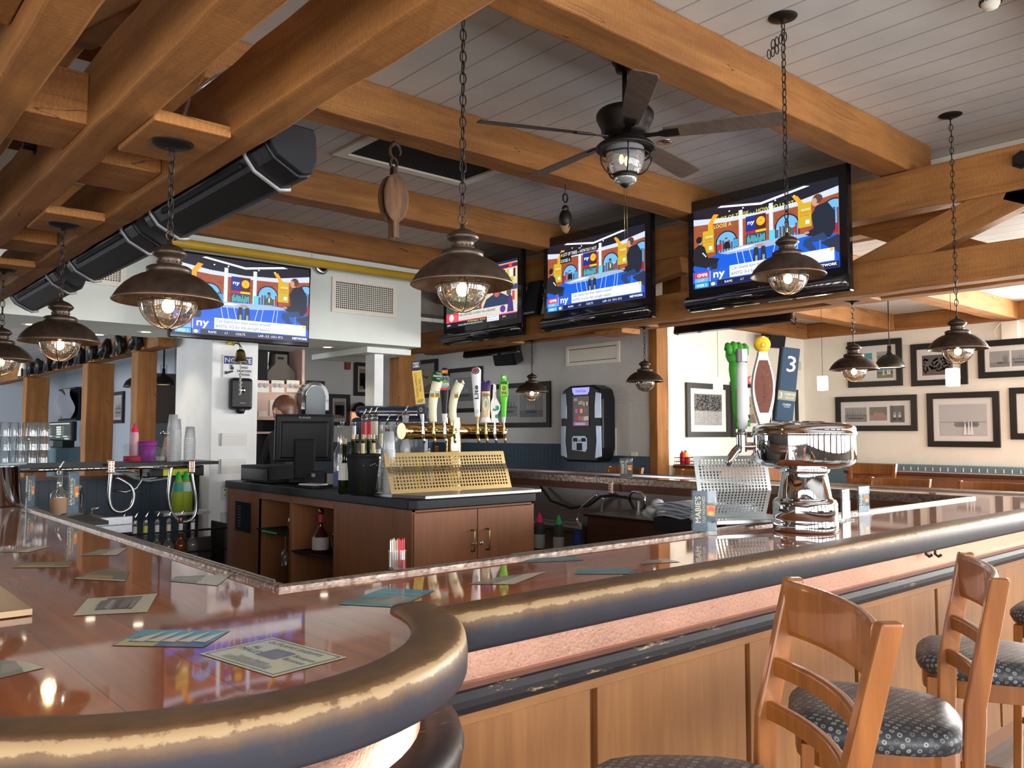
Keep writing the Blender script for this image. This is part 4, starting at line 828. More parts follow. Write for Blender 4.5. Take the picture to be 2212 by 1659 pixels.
def television(loc, rz, W, H, side, top, bot, speaker, show, cap, label, tilt=0, brand=True):
    t = thing('television', label, 'television', loc, rz, 'televisions above the bar'); t.rotation_euler = (tilt, 0, rz)
    mb = MB(); mb.box((0, .045, H / 2), (W, .07, H), bev=.012); mb.build('cabinet', 'gblack', t)
    if speaker:
        mb = MB(); mb.tube([(-W / 2 + .01, .0, .075), (W / 2 - .01, .0, .075)], .062, 16); mb.build('speaker_bar', 'gblack', t)
        mb = MB(); mb.box((0, -.062, .088), (W * .97, .004, .003)); mb.build('bar_line', 'bsteel', t)
    if brand:
        mb = MB(); p = Pic(mb, (0, .0085, bot * .62), V(1, 0, 0), V(0, 0, 1)); p.ell(-.03, .008, .012, .012, (.35, .35, .37), 14); p.text('LG', -.008, 0, .018, (.35, .35, .37)); mb.build('logo', 'paint', t)
    sw = W - 2 * side; sh = H - top - bot; mb = MB(); p = Pic(mb, (-sw / 2, .0078, bot), V(sw / 16, 0, 0), V(0, 0, sh / 9), .0006 / 4)
    p.clip = (16, 9); show(p, cap); mb.build('screen', 'screen', t)
    mb = MB(); mb.box((0, .13, H * .5), (W * .55, .12, H * .6), bev=.02); mb.build('back_bulge', 'mblack', t)
    mb = MB(); mb.box((0, .192, H * .5), (.12, .012, .3)); mb.build('wall_bracket', 'mblack', t)
    return t
RZ = -PI / 2
television((6.30, 3.965, 2.655), RZ, 1.57, 1.035, .075, .10, .20, True, studio, 'yellow', 'largest television, nearest on the frame, with yellow captions and a speaker bar below')
television((6.30, 5.955, 2.655), RZ, 1.54, 1.035, .075, .10, .20, True, studio, 'box', 'middle television of the frame, with white captions in a black box')
television((6.30, 7.845, 2.655), RZ, 1.52, 1.0, .075, .10, .20, True, sports, '', 'television partly behind the middle lamp, showing a sports banner')
television((3.545, 8.33, 2.47), math.radians(0), 1.50, .87, .022, .022, .05, False, studio, '', 'slim television on the white soffit at left, behind the nearest lamp', tilt=math.radians(2), brand=False)
for (y, l, w_) in ((5.05, 'dark underside of a television facing the other way, behind the middle of the frame', 1.45), (9.0, 'back of a television facing away, at the far end of the frame', 1.2)):
    t = thing('television', l, 'television', (7.42, y, 2.62), PI / 2, 'televisions facing the other room'); t.rotation_euler = (math.radians(12), 0, PI / 2)
    mb = MB(); mb.box((0, 0, .3), (w_, .07, .6), bev=.012); mb.build('cabinet', 'gblack', t); mb = MB(); mb.box((0, .08, .3), (w_ * .5, .1, .3), bev=.02); mb.build('back_bulge', 'mblack', t)
# ================================================================ black radiant heaters below the inner left beam
plain_rim2 = plain('dull_strap', (.30, .30, .31), .5, metal=.4)
def heater(y0, y1, label):
    ym = (y0 + y1) / 2; L = y1 - y0; t = thing('radiant_heater', label, 'heater', (1.50, ym, 2.585), 0, 'black heaters along the left beam')
    pr = [(-.09, .20), (.10, .20), (.115, .16), (.12, .06), (.10, .0), (.05, -.01), (-.06, .05), (-.10, .10)]
    mb = MB(); R = Matrix(((1, 0, 0), (0, 0, -1), (0, 1, 0)))
    mb.prism([(x, z) for x, z in pr], -L / 2 + .12, L / 2 - .04, R=R); mb.build('hood', 'heater', t, bevel=.012)
    mb = MB(); mb.prism([(x * .96, z * .94 + .01) for x, z in pr], L / 2 - .04, L / 2, R=R); mb.build('end_cap', 'mblack', t, bevel=.01); mb = MB(); mb.prism([(x * .97, z * .95 + .005) for x, z in pr], -L / 2, -L / 2 + .12, R=R) ; mb.build('end_cap', 'heater', t, bevel=.03)
    for q in (-L / 2 + .22, L / 2 - .16):
        mb = MB(); mb.tube([(-.095, q, .19), (-.107, q, .10), (-.063, q, .042), (.05, q, -.018), (.10, q, -.006)], .011, 4); o = mb.build('bracket', plain_rim2, t); o['label'] = 'bare metal bracket strap'
        mb = MB(); mb.box((-.0, q, .26), (.03, .03, .13)); mb.build('hanger', 'mblack', t)
    mb = MB(); mb.box((-.088, 0, .08), (.012, L * .62, .03)); mb.build('reflector_slot', 'mblack', t)
heater(3.08, 4.66, 'nearest black radiant heater, hanging below the inner left beam')
heater(4.78, 6.32, 'second black radiant heater along the left beam')
heater(6.60, 8.22, 'farthest black radiant heater, above the left lamps')
# ================================================================ pipe, vents, camera, detector
pp = MB(); pp.tube([(-1.5, 8.36, 3.42), (6.46, 8.36, 3.42)], .047, 14); tag(pp.build('gas_pipe', 'yellow'), 'yellow gas pipe running across above the white soffit', 'pipe')
def grille(name, label, o_, U, W, w_, h, nx, ny, frame=.05, cat='vent', bar='white', fill='mblack', light=False):
    U = Vector(U); W = Vector(W); N = U.cross(W); o_ = Vector(o_); t = thing(name, label, cat, o_)
    def q(mb, x0, y0, x1, y1, d0, d1): 
        vs = [U * x + W * y + N * d for d in (d0, d1) for x, y in ((x0, y0), (x1, y0), (x1, y1), (x0, y1))]
        mb.add(vs, [(3, 2, 1, 0), (4, 5, 6, 7), (0, 1, 5, 4), (1, 2, 6, 5), (2, 3, 7, 6), (3, 0, 4, 7)])
    mb = MB(); q(mb, 0, 0, w_, frame, 0, .02); q(mb, 0, h - frame, w_, h, 0, .02); q(mb, 0, frame, frame, h - frame, 0, .02); q(mb, w_ - frame, frame, w_, h - frame, 0, .02); mb.build('frame', bar, t)
    mb = MB(); q(mb, frame * .8, frame * .8, w_ - frame * .8, h - frame * .8, .001, .003); mb.build('duct_opening', fill, t)
    mb = MB()
    for i in range(1, nx): x = frame + (w_ - 2 * frame) * i / nx; q(mb, x - .004, frame, x + .004, h - frame, .008, .014)
    for i in range(1, ny): y = frame + (h - 2 * frame) * i / ny; q(mb, frame, y - (.004 if nx else .008), w_ - frame, y + (.004 if nx else .008), .006, .013)
    mb.build('grid', bar, t); return t
grille('air_vent', 'white air vent with a square grid on the soffit beside the camera', (4.70, 8.592, 2.93), (1, 0, 0), (0, 0, 1), .88, .41, 30, 13)
grille('air_vent', 'air vent with a square grid on the soffit behind the heaters', (1.72, 8.592, 2.95), (1, 0, 0), (0, 0, 1), .73, .25, 26, 9)
grille('air_vent', 'louvred return vent high on the grey wall above the jukebox', (8.592, 8.66, 2.50), (0, -1, 0), (0, 0, 1), 1.04, .29, 0, 11)
grille('ceiling_vent', 'white framed dark ceiling vent between the second and third beams', (4.70, 5.40, CZ - .003), (-1, 0, 0), (0, 1, 0), 1.36, .72, 0, 0, frame=.09)
dv_ = thing('security_camera', 'silver dome security camera on the soffit beside the vent', 'camera', at(692, 578, y=8.59))
mb = MB(); mb.lathe([(.0005, 0), (.085, 0), (.088, .02), (.08, .045), (.055, .05), (.0005, .05)], seg=28, axis=(0, -1, 0)); mb.build('housing', 'bsteel', dv_)
mb = MB(); mb.sph((.01, -.045, 0), .055, 18); mb.build('dome', 'gblack', dv_)
mb = MB(); mb.tube([(-.06, 0, .03), (-.10, .0, .08), (-.11, 0, .16), (-.09, 0, .2)], .004, 5); mb.build('cable', 'soffit', dv_)
p_ = at(2140, 18, z=3.72); sd = thing('smoke_detector', 'white smoke detector on the ceiling at the top right corner', 'smoke detector', (p_.x, p_.y, 3.72))
mb = MB(); mb.lathe([(.0005, 0), (.035, .002), (.042, .015), (.052, .045), (.055, .075), (.075, .085), (.09, .115), (.09, .14), (.0005, .14)], seg=28); mb.build('body', 'white', sd)
mb = MB()
for k in range(14):
    a = 2 * PI * k / 14; R = Matrix.Rotation(a, 3, 'Z'); mb.box(R @ V(.0475, 0, .035), (.012, .014, .018), R=R)
mb.build('sensor_slot', 'gblack', sd)
for i, (px, py, lab) in enumerate(((67, 701, 'leftmost recessed downlight under the soffit'), (315, 717, 'recessed downlight under the soffit between two ship lamps'), (707, 750, 'recessed downlight under the soffit right of the wall television'), (213, 723, 'recessed downlight at the back of the soffit, hidden by a lamp shade'))):
    p = at(px, py, z=2.599); t = thing('downlight', lab, 'light', p, 0, 'soffit downlights')
    mb = MB(); mb.lathe([(.05, -.002), (.085, -.002), (.085, .001), (.05, .001)], seg=26); mb.build('trim_ring', 'white', t); mb = MB(); mb.lathe([(.0005, -.001), (.052, -.001)], seg=26); mb.build('lens', 'downl', t)
    l = bpy.data.lights.new('down_light', 'SPOT'); l.energy = 14; l.color = (1, .85, .66); l.spot_size = 2.0; l.spot_blend = .6; l.shadow_soft_size = .05; lo = bpy.data.objects.new('down_light', l); COL.objects.link(lo); lo.parent = t; lo.location = (0, 0, -.02)
# ================================================================ old wooden pulley blocks
def pulley(p, h, r, label, big):
    t = thing('pulley_block', label, 'pulley', (p.x, p.y, p.z - h), math.radians(-92) if big else 0)
    if big:
        for s_ in (-1, 1):
            mb = MB(); mb.sph((s_ * .038, 0, h * .42), 1, 22, sc=(.018, .10, .17)); mb.build('cheek', 'oldwood', t)
        mb = MB(); mb.sph((0, 0, h * .42), 1, 20, sc=(.02, .075, .13)); mb.build('sheave', 'rust', t)
        mb = MB(); mb.box((.03, 0, h * .14), (.028, .05, h * .24)); mb.box((-.02, 0, h * .14), (.028, .05, h * .24)); mb.build('tail_strap', 'oldwood', t, bevel=.01)
        mb = MB(); mb.tube(ring_pts((0, 0, h * .78), 1, 14, 'x', .026, .035), .011, 6, closed=True); mb.box((0, 0, h * .70), (.05, .03, .05))
        mb.tube([(0, 0, h * .82), (0, -.03, h * .86), (0, -.035, h * .92), (0, 0, h * .985), (0, .04, h * .96), (0, .055, h * .90), (0, .045, h * .86)], [.011, .014, .016, .017, .014, .010, .006], 8); mb.build('hook', 'rust', t)
        mb = MB(); mb.tube([(0, 0, h * .95), (0, 0, h * 1.06)], .004, 5); mb.build('nail', 'bsteel', t)
    else:
        mb = MB(); R = Matrix.Rotation(.5, 3, 'Z')
        for s_ in (-1, 1): mb.sph(R @ V(s_ * .022, 0, h * .3), 1, 16, sc=(.016, .04, .10), R=R)
        mb.build('cheek', wood('pale_wood', (.42, .27, .13), (.25, .14, .06), 'Z', .7), t)
        mb = MB(); mb.sph((0, 0, h * .34), 1, 16, sc=(.055, .055, .085)); mb.sph((0, 0, h * .55), .03, 10); mb.tube(ring_pts((0, 0, h * .76), 1, 14, 'y', .026, .036), .008, 6, closed=True); mb.tube([(0, 0, h * .84), (0, 0, h * 1.1)], .004, 4); mb.build('shackle', 'iron', t)
pulley(at(851, 305, y=4.82), .70, .1, 'large old wooden pulley block with a hook hanging below the second beam', True)
pulley(at(1221, 402, y=4.84), .42, .05, 'small old wooden pulley block hanging beside the middle television', False)
# ================================================================ the back-bar island
IX0, IY0, IX1, IY1, IZ = 3.47, 5.10, 4.70, 8.50, 1.04
isl = thing('bar_island', 'red-brown cabinet island inside the bar with a black counter, double doors and open shelves', 'cabinet', (IX0, IY0, FZ)); O = (IX0, IY0, FZ)
def poly_slab(o, pts, z0, z1, name, mat, par, bev=0): 
    return MB(o).prism(pts, z0, z1).build(name, mat, par, bevel=bev)
def cut(x0, x1, y0, y1, c=.03): return [(x0, y0 + c), (x0 + c, y0), (x1 - c, y0), (x1, y0 + c), (x1, y1), (x0, y1)]
poly_slab(O, cut(IX0 - .02, IX1 + .02, IY0 - .02, IY1, .05), IZ - .075, IZ, 'counter_slab', 'black', isl, .008)
# carcass as panels round two open bays on the left face (y 6.15..7.35)
c = MB(O); X0, X1, Y0, Y1 = IX0 + .01, IX1 - .01, IY0 + .02, IY1; ZT = IZ - .075
BY0, BYM, BY1 = 6.28, 7.06, 7.74; BD = .42
c.bb((X0, Y0, FZ), (X0 + .03, BY0, ZT)); c.bb((X0, BY1, FZ), (X0 + .03, Y1, ZT)); c.bb((X0, BY0, ZT - .07), (X0 + .03, BY1, ZT)); c.bb((X0, BY0, FZ), (X0 + .03, BY1, FZ + .1))
c.bb((X0, BYM - .03, FZ), (X0 + BD, BYM + .03, ZT)); c.bb((X0 + BD, BY0, FZ), (X0 + BD + .02, BY1, ZT)); c.bb((X0, BY0 - .02, FZ), (X0 + BD, BY0, ZT)); c.bb((X0, BY1, FZ), (X0 + BD, BY1 + .02, ZT)); c.bb((X0, BY0, ZT - .02), (X0 + BD, BY1, ZT)); c.bb((X0, BY0, FZ), (X0 + BD, BY1, FZ + .02))
c.bb((X1 - .03, Y0, FZ), (X1, Y1, ZT)); c.bb((X0, Y0, FZ), (X1, Y0 + .02, FZ + .1)); c.bb((X0, Y0, ZT - .02), (X1, Y0 + .02, ZT)); c.bb((X0, Y1 - .02, FZ), (X1, Y1, ZT)); c.bb((X0 + .03, Y0 + .06, FZ), (X1 - .03, Y0 + .08, ZT))
c.build('carcass', 'cab', isl, bevel=.003)
for (a, b, h, kx) in ((X0 + .012, (X0 + X1) / 2 - .004, 1, 1), ((X0 + X1) / 2 + .004, X1 - .012, -1, -1)):
    d = MB(O); d.bb((a, Y0 - .012, FZ + .1), (b, Y0 + .012, ZT - .025)); dr = d.build('door', 'cab', isl, bevel=.003)
    hx = b - .055 if h == 1 else a + .085; hm = MB(O); hm.tube([(hx, Y0 - .01, .62), (hx, Y0 - .045, .62), (hx, Y0 - .05, .635), (hx, Y0 - .05, .765), (hx, Y0 - .045, .78), (hx, Y0 - .01, .78)], .007, 8); hm.build('handle', 'obrass', dr)
    kx_ = b - .03 if h == 1 else a + .03; km = MB(O); km.lathe([(.0005, .012), (.014, .012), (.016, 0)], (kx_, Y0 - .012, .675), 14, axis=(0, -1, 0)); km.lathe([(.0005, .03), (.006, .03), (.008, .012)], (kx_, Y0 - .012, .675), 8, axis=(0, -1, 0)); km.build('lock', 'bsteel', dr)
v = MB(O); v.bb((X0 - .006, 7.92, .55), (X0 + .005, 8.30, .84)); vg = v.build('breaker_panel', 'gblack', isl)
v = MB(O)
for k in range(8): v.bb((X0 - .010, 8.16, .59 + k * .028), (X0 - .005, 8.22, .60 + k * .028))
v.build('switch_row', 'obrass', vg)
sh = MB(O); sh.bb((X0 + .0, BY0, .46), (X0 + BD, BYM - .03, .475)); sh.build('shelf', 'mblack', isl); sh = MB(O); sh.bb((X0 - .02, BYM + .03, .60), (X0 + BD, BY1, .612)); s_ = sh.build('shelf', 'mblack', isl)
gm = MB(O)
for k in range(9): gm.box((X0 - .03 + random.uniform(-.01, .01), BYM + .25 + k * .035, .603), (.03, .02, .012), rz=k)
gm.build('green_tape', plain('green_tape', (.02, .45, .16), .5), s_)
# ---- bottle maker
def bottle(p, h, r, label, glass='glass', group='bottles on the island', neck=.32, cap=None, lab=None, pour=False, labz=(.18, .52), caph=.05, neckr=.38, neckband=None, sq=1.0, shoulder=.16):
    t = thing('bottle', label, 'bottle', p, 0, group); hs = h * (1 - neck - shoulder)
    pr = [(.0005, 0), (r * .9, 0), (r, .01), (r, hs)]
    for i in range(1, 7):
        q = i / 6; pr.append((r * (1 - (1 - neckr) * (q * q * (3 - 2 * q))), hs + h * shoulder * q))
    pr += [(r * neckr, h * .96), (r * neckr * 1.12, h * .965), (r * neckr * 1.12, h), (.0005, h)]
    mb = MB(); mb.lathe(pr, seg=20, squash=sq); mb.build('glass_body', glass, t)
    if lab:
        mb = MB(); mb.lathe([(r * 1.012, h * labz[0]), (r * 1.012, h * labz[1])], seg=20, col=lab, squash=sq); mb.build('label', 'paint', t)
    if neckband:
        mb = MB(); mb.lathe([(r * neckr * 1.08, h * .74), (r * neckr * 1.08, h * .93)], seg=14, col=neckband); mb.build('neck_label', 'paint', t)
    if cap:
        mb = MB(); mb.cyl((0, 0, h * .985), (0, 0, h * .985 + caph), r * neckr * .95, seg=12, col=cap); mb.build('cork' if cap[0] > .3 and cap[2] < .3 else 'cap', 'paint', t)
    if pour:
        mb = MB(); mb.cyl((0, 0, h), (0, 0, h + .018), r * neckr * 1.2, r * neckr, seg=12); mb.tube([(0, 0, h + .015), (.004, 0, h + .05), (.016, 0, h + .075), (.028, 0, h + .088)], [.008, .0075, .006, .004], 8); mb.build('pour_spout', 'steel', t)
    return t
green = glassy('dark_green_glass', (.05, .07, .02), body=.25); amber = glassy('amber_glass', (.75, .22, .03), body=.15); dark = M['gblack']
WL = (.75, .75, .72)
# on the island, left to right
def on(px, py, z=IZ + .002, x=None): 
    return at(px, py, z=z) if x is None else at(px, py, x=x)
b = Vector((0, 0, IZ + .002))
def isp(px, y): # stands on the island on the line of sight px, at depth y
    p = at(px, 1040, y=y); return V(p.x, y, IZ + .002)
bottle(isp(733, 6.65), .56, .055, 'tall clear bottle with a blue label base, just right of the black monitor', lab=(.10, .14, .32), labz=(.03, .25), neck=.3, neckr=.36)
bottle(isp(738, 6.95), .60, .05, 'clear bottle behind, with the tallest bare neck right of the monitor', neck=.42, neckr=.36)
bottle(isp(763, 7.2), .60, .05, 'clear bottle with a silver neck wrap behind the wine bin', neck=.40, neckr=.42, neckband=(.7, .7, .72))
bottle(isp(785, 6.75), .63, .062, 'clear vodka bottle with a red and white neck label, leftmost of three', neckband=(.55, .05, .05), pour=True, neck=.30, lab=WL, labz=(.2, .45))
bottle(isp(797, 6.55), .635, .062, 'clear vodka bottle with a red neck label, middle of three', neckband=(.55, .04, .06), pour=True, neck=.30, lab=WL, labz=(.2, .45))
bottle(isp(809, 6.35), .635, .062, 'clear bottle with a cream neck label, rightmost of three', neckband=(.62, .60, .45), pour=True, neck=.30)
bottle(isp(822, 6.6), .52, .045, 'pale bottle with a cream cap behind the three vodka bottles', neckband=(.65, .62, .42), cap=(.6, .6, .45))
bottle(isp(836, 6.1), .56, .05, 'clear bottle with a dark red neck label', neckband=(.25, .02, .05), pour=True)
bottle(isp(857, 6.0), .56, .06, 'round-shouldered clear bottle with a pourer left of the brass tap bar', pour=True, shoulder=.3, neck=.25, neckr=.25)
bottle(isp(875, 5.95), .64, .045, 'frosted bottle with a black-tipped pourer touching the brass bar end', pour=True, glass='cup', neck=.3, neckr=.6)
bottle(isp(744, 5.95), .40, .05, 'dark wine bottle with a white label left of the black bin', glass=green, lab=WL, labz=(.28, .62), cap=(.5, .36, .2))
for i, (px, y, l, cc, nb) in enumerate(((762, 5.76, 'green wine bottle with a pale cork, front left in the bin', (.62, .50, .33), None), (770, 5.80, 'green wine bottle with a dark sleeve standing in the bin', (.35, .25, .2), (.02, .02, .02)), (783, 5.66, 'wine bottle with a gold sleeve and cork, front of the bin', (.42, .24, .10), (.55, .42, .18)), (795, 5.76, 'wine bottle with a brown cork at the back of the bin', (.40, .22, .11), None), (806, 5.68, 'wine bottle with a gold sleeve at the right of the bin', (.5, .38, .16), (.55, .42, .18)))):
    p = at(px, 1040, y=y); bottle(V(p.x, y, IZ + .02), .42, .036, l, glass=green, group='wine bottles in the bin', neckband=nb, cap=cc, caph=.045, neck=.36, neckr=.38)
# black bin, cup stack, monitor, printer
p = isp(784, 5.72); t = thing('wine_bin', 'black ribbed plastic bin full of wine bottles beside the cup stack', 'bin', p)
mb = MB(); mb.lathe([(.0005, .004), (.098, .004), (.126, .28), (.126, .30), (.138, .31), (.138, .325), (.120, .325), (.090, .012), (.0005, .012)], seg=32); mb.build('bin_body', 'mblack', t)
mb = MB(); pc = Pic(mb, (-.062, -.105, .235), V(.9, -.28, 0), V(0, 0, 1)); 
for k in range(7): pc.rect(k * .018, (k % 3) * .006, k * .018 + .011, .006 + (k % 3) * .006, (.25, .25, .26))
mb.build('lettering', 'paint', t)
p = isp(840, 5.50); cs = thing('cup_stack', 'tall stack of clear plastic cups between the black bin and the perforated guard', 'cups', p)
for k in range(22):
    z_ = k * .0165; mb = MB(); mb.lathe([(.048, z_), (.050, z_ + .004), (.050, z_ + .010), (.047, z_ + .012)], seg=22); o = mb.build('cup_rim', 'cup', cs)
mb = MB(); mb.lathe([(.046, .30), (.044, .40), (.034, .50), (.0005, .50)], seg=22); mb.build('cup', 'cup', cs); mb = MB(); mb.lathe([(.044, .0), (.040, .36)], seg=22); mb.build('cup', 'cup', cs)
p = isp(645, 7.45); p.x = 3.80
mon = thing('pos_monitor', 'black back of a touchscreen monitor on its stand on the island', 'monitor', p, math.radians(-22))
Rm = Matrix.Rotation(math.radians(8), 3, 'X')
mb = MB(); mb.box((0, 0, .44), (.56, .06, .46), R=Rm, bev=.02); mb.build('screen_shell', 'black', mon)
mb = MB(); mb.box((0, -.045, .42), (.46, .05, .36), R=Rm, bev=.02); mb.build('rear_cover', 'black', mon)
mb = MB(); mb.box((0, -.075, .24), (.20, .05, .38), bev=.015); mb.box((0, -.02, .03), (.30, .26, .03), bev=.01); mb.build('stand', 'mblack', mon)
mb = MB(); pc = Pic(mb, (-.055, -.062, .625), V(1, 0, 0), V(0, 0, 1)); pc.text('PLANAR', 0, 0, .022, (.35, .38, .42), .11); mb.build('lettering', 'paint', mon)
p = isp(590, 7.5); p.x = 3.68; t = thing('cash_drawer', 'black cash drawer below the monitor at the left end of the counter', 'cash drawer', (3.72, 7.92, IZ + .002)); mb = MB(); mb.box((0, 0, .085), (.42, .66, .16), bev=.008); mb.build('drawer_case', 'mblack', t); mb = MB(); mb.box((-.215, 0, .08), (.006, .60, .11), bev=.003); mb.build('drawer_front', 'black', t)
t = thing('receipt_printer', 'small black receipt printer with a white label right of the cash drawer', 'printer', (3.78, 7.0, IZ + .002), .2); mb = MB(); mb.box((0, 0, .07), (.22, .30, .13), bev=.015); mb.build('case', 'black', t); mb = MB(); mb.box((-.112, .02, .10), (.003, .05, .03), col=(.4, .45, .5)); mb.build('label', 'paint', t)
t = thing('paper_stack', 'white papers and a black tray on the counter in front of the printer', 'papers', (3.60, 6.85, IZ + .002)); mb = MB(); mb.box((0, 0, .01), (.2, .3, .018)); mb.build('tray', 'mblack', t); mb = MB(); mb.box((0, .02, .026), (.14, .22, .012), rz=.3, col=(.8, .8, .8)); mb.build('paper', 'paint', t)
# pitchers and bottles behind the guard
def pitcher(p, label):
    t = thing('pitcher', label, 'pitcher', p, 0, 'clear plastic pitchers'); mb = MB(); mb.lathe([(.0005, .003), (.055, .003), (.075, .27), (.079, .275), (.077, .28)], seg=26); mb.build('jug', 'cup', t); mb = MB(); mb.tube([(.07, 0, .24), (.12, 0, .22), (.12, 0, .10), (.065, 0, .07)], .008, 8); mb.build('handle', 'cup', t)
pitcher(isp(868, 6.1) + V(0, 0, 0), 'clear pitcher directly below the brass bar end'); pitcher(isp(885, 5.85), 'clear pitcher right of the first, behind the brass guard')
bottle(isp(903, 5.75), .31, .028, 'bright yellow-green mixer bottle behind the brass guard', glass=plain('lime_liquid', (.55, .60, .01), .2), neck=.15, neckr=.7)
bottle(isp(924, 5.7), .36, .045, 'clear bottle with a yellow and black label behind the guard', lab=(.25, .28, .28), labz=(.2, .75), neck=.12, neckband=(.6, .6, .02))
bottle(isp(943, 5.8), .38, .04, 'amber liquor bottle left of the brass column', glass=amber, neck=.2)
# things in the open bays
def wineglass(p, label, s=1.0, down=False, group='hanging wine glasses in the island'):
    t = thing('wine_glass', label, 'glass', p, 0, group); k = -1 if down else 1; h = .22 * s
    pr = [(.036, 0), (.034, .003), (.006, .008), (.004, .09), (.008, .10), (.030, .12), (.040, .15), (.038, .19), (.032, .22)]
    mb = MB(); mb.lathe([(r * s, (h - z * s) if down else z * s) for r, z in pr], seg=18); mb.build('bowl_and_stem', 'glass', t)
for i, (x, y, z, l) in enumerate(((3.62, 7.30, .615, 'stemmed glass on the black shelf, front one'), (3.72, 7.22, .615, 'stemmed glass on the black shelf, rear one'), (3.60, 7.40, .28, 'stemmed glass hanging low in the left bay, front one'), (3.66, 7.22, .25, 'stemmed glass hanging low in the left bay, beside the divider'), (3.74, 7.32, .24, 'stemmed glass hanging low in the left bay, rear one'))):
    wineglass((x, y, z), l, 1.25, down=True)
bottle((3.60, 6.72, .477), .36, .075, 'dark red liqueur bottle with a red ribbon and white label in the right bay', glass=plain('dark_red_glass', (.06, .004, .01), .08, coat=.5), group='bottles in the island bay', neck=.34, shoulder=.3, neckr=.28, lab=(.45, .42, .40), labz=(.08, .38), neckband=(.45, .02, .05), pour=True)
bottle((3.64, 6.47, .477), .36, .06, 'black liqueur bottle with an orange neck band in the right bay', glass='gblack', group='bottles in the island bay', neck=.34, neckr=.3, neckband=(.5, .2, .05), pour=True)
bottle((3.75, 6.50, .477), .34, .055, 'black liqueur bottle behind the orange-banded one', glass='gblack', group='bottles in the island bay', neck=.34, neckr=.3, neckband=(.3, .25, .2), pour=True)
# ---- drip tray, brass perforated guard and the brass draught tower
t = thing('drip_tray', 'long steel drip tray along the front edge of the island counter', 'tray', (4.1, 5.2, IZ)); o_ = (4.1, 5.2, IZ)
mb = MB(o_); mb.prism([(3.46, 5.36), (3.56, 5.06), (4.72, 5.06), (4.72, 5.62), (3.46, 5.62)], IZ + .001, IZ + .028); mb.build('tray', 'bsteel', t, bevel=.004)
def perforated(name, label, cat, loc, U, prof, w_, hx, hz, hole, mat, notch=.0, side=None):
    """sheet bent along prof [(depth, height)...] with a real grid of round holes"""
    t = thing(name, label, cat, loc); mb = MB(); U = Vector(U); Dp = V(-U.y, U.x, 0) * -1
    nx = int(w_ / hx); L = [0]
    for i in range(1, len(prof)): L.append(L[-1] + math.dist(prof[i], prof[i - 1]))
    nz = int(L[-1] / hz)
    def pos(u, s_):
        for i in range(1, len(prof)):
            if s_ <= L[i] + 1e-9 or i == len(prof) - 1:
                q = (s_ - L[i - 1]) / (L[i] - L[i - 1]); d = prof[i - 1][0] + (prof[i][0] - prof[i - 1][0]) * q; z = prof[i - 1][1] + (prof[i][1] - prof[i - 1][1]) * q; return U * u + Dp * d + V(0, 0, z)
    for i in range(nx):
        for j in range(nz):
            u0, u1 = (i) * w_ / nx - w_ / 2, (i + 1) * w_ / nx - w_ / 2; s0, s1 = j * L[-1] / nz, (j + 1) * L[-1] / nz; uc, sc_ = (u0 + u1) / 2, (s0 + s1) / 2
            if i in (0, nx - 1) or j in (0, nz - 1): mb.add([pos(u0, s0), pos(u1, s0), pos(u1, s1), pos(u0, s1)], [(0, 1, 2, 3)]); continue
            sq = [(u0, s0), (uc, s0), (u1, s0), (u1, sc_), (u1, s1), (uc, s1), (u0, s1), (u0, sc_)]
            hl = [(uc + hole * math.cos(a), sc_ + hole * math.sin(a)) for a in [math.radians(225 + 45 * k) for k in range(8)]]
            vs = [pos(*q) for q in sq] + [pos(*q) for q in hl]; mb.add(vs, [(k, (k + 1) % 8, 8 + (k + 1) % 8, 8 + k) for k in range(8)])
    mb.build('perforated_sheet', mat, t, solid=.003); return t
perforated('splash_guard', 'brass perforated splash guard standing in front of the draught tower', 'splash guard', (4.055, 5.42, IZ + .03), (1, 0, 0), [(.06, 0), (.01, .15), (-.02, .20), (-.05, .305)], 1.20, .030, .0255, .0096, 'brassd')
tw = thing('draught_tower', 'brass draught beer tower with a long crossbar of eight taps', 'beer tower', (4.22, 5.72, IZ)); o_ = (4.22, 5.72, IZ)
mb = MB(o_); mb.cyl((4.33, 5.75, IZ), (4.33, 5.75, 1.66), .068, seg=36); mb.build('column', 'brass', tw)
mb = MB(o_); mb.cyl((3.82, 5.75, 1.545), (4.86, 5.75, 1.545), .068, seg=36, cap=False); mb.build('crossbar', 'brass', tw)
for xx, d in ((3.82, -1), (4.86, 1)): mb = MB(o_); mb.cyl((xx, 5.75, 1.545), (xx + .02 * d, 5.75, 1.545), .070, .066, seg=30); mb.build('end_plate', plain('copper_plate', (.72, .36, .16), .3, metal=1), tw)
TX = []
def tap(x, hmaker, chrome=False):
    mt = 'steel' if chrome else 'obrass'; y0 = 5.685; z = 1.545
    mb = MB(o_); mb.cyl((x, y0, z), (x, y0 - .06, z), .016, seg=10); mb.cyl((x, y0 - .06, z - .03), (x, y0 - .06, z + .03), .017, seg=12); mb.tube([(x, y0 - .06, z - .02), (x - .006, y0 - .085, z - .06), (x - .008, y0 - .095, z - .10)], [.014, .012, .011], 8); mb.cyl((x, y0 - .06, z + .03), (x, y0 - .06, z + .075), .011, .008, seg=10)
    f = mb.build('faucet', mt, tw); mb = MB(o_); mb.sph((x + .014, y0 - .078, z + .012), .013, 10); mb.build('shank_nut', 'steel', f)
    hmaker(x, y0 - .06, z + .075)
def handle(prof_or_fn, x, y, z, mat='plas', name='tap_handle', lab=None):
    mb = MB(o_); prof_or_fn(mb, x, y, z); o = mb.build(name, mat, tw, bevel=0); 
    if lab: o['label'] = lab
def FU(mb, x, y, z, k=.0): return Pic(mb, (x, y, z), V(1, -0.35, 0).normalized(), V(0, 0, 1), .0006)
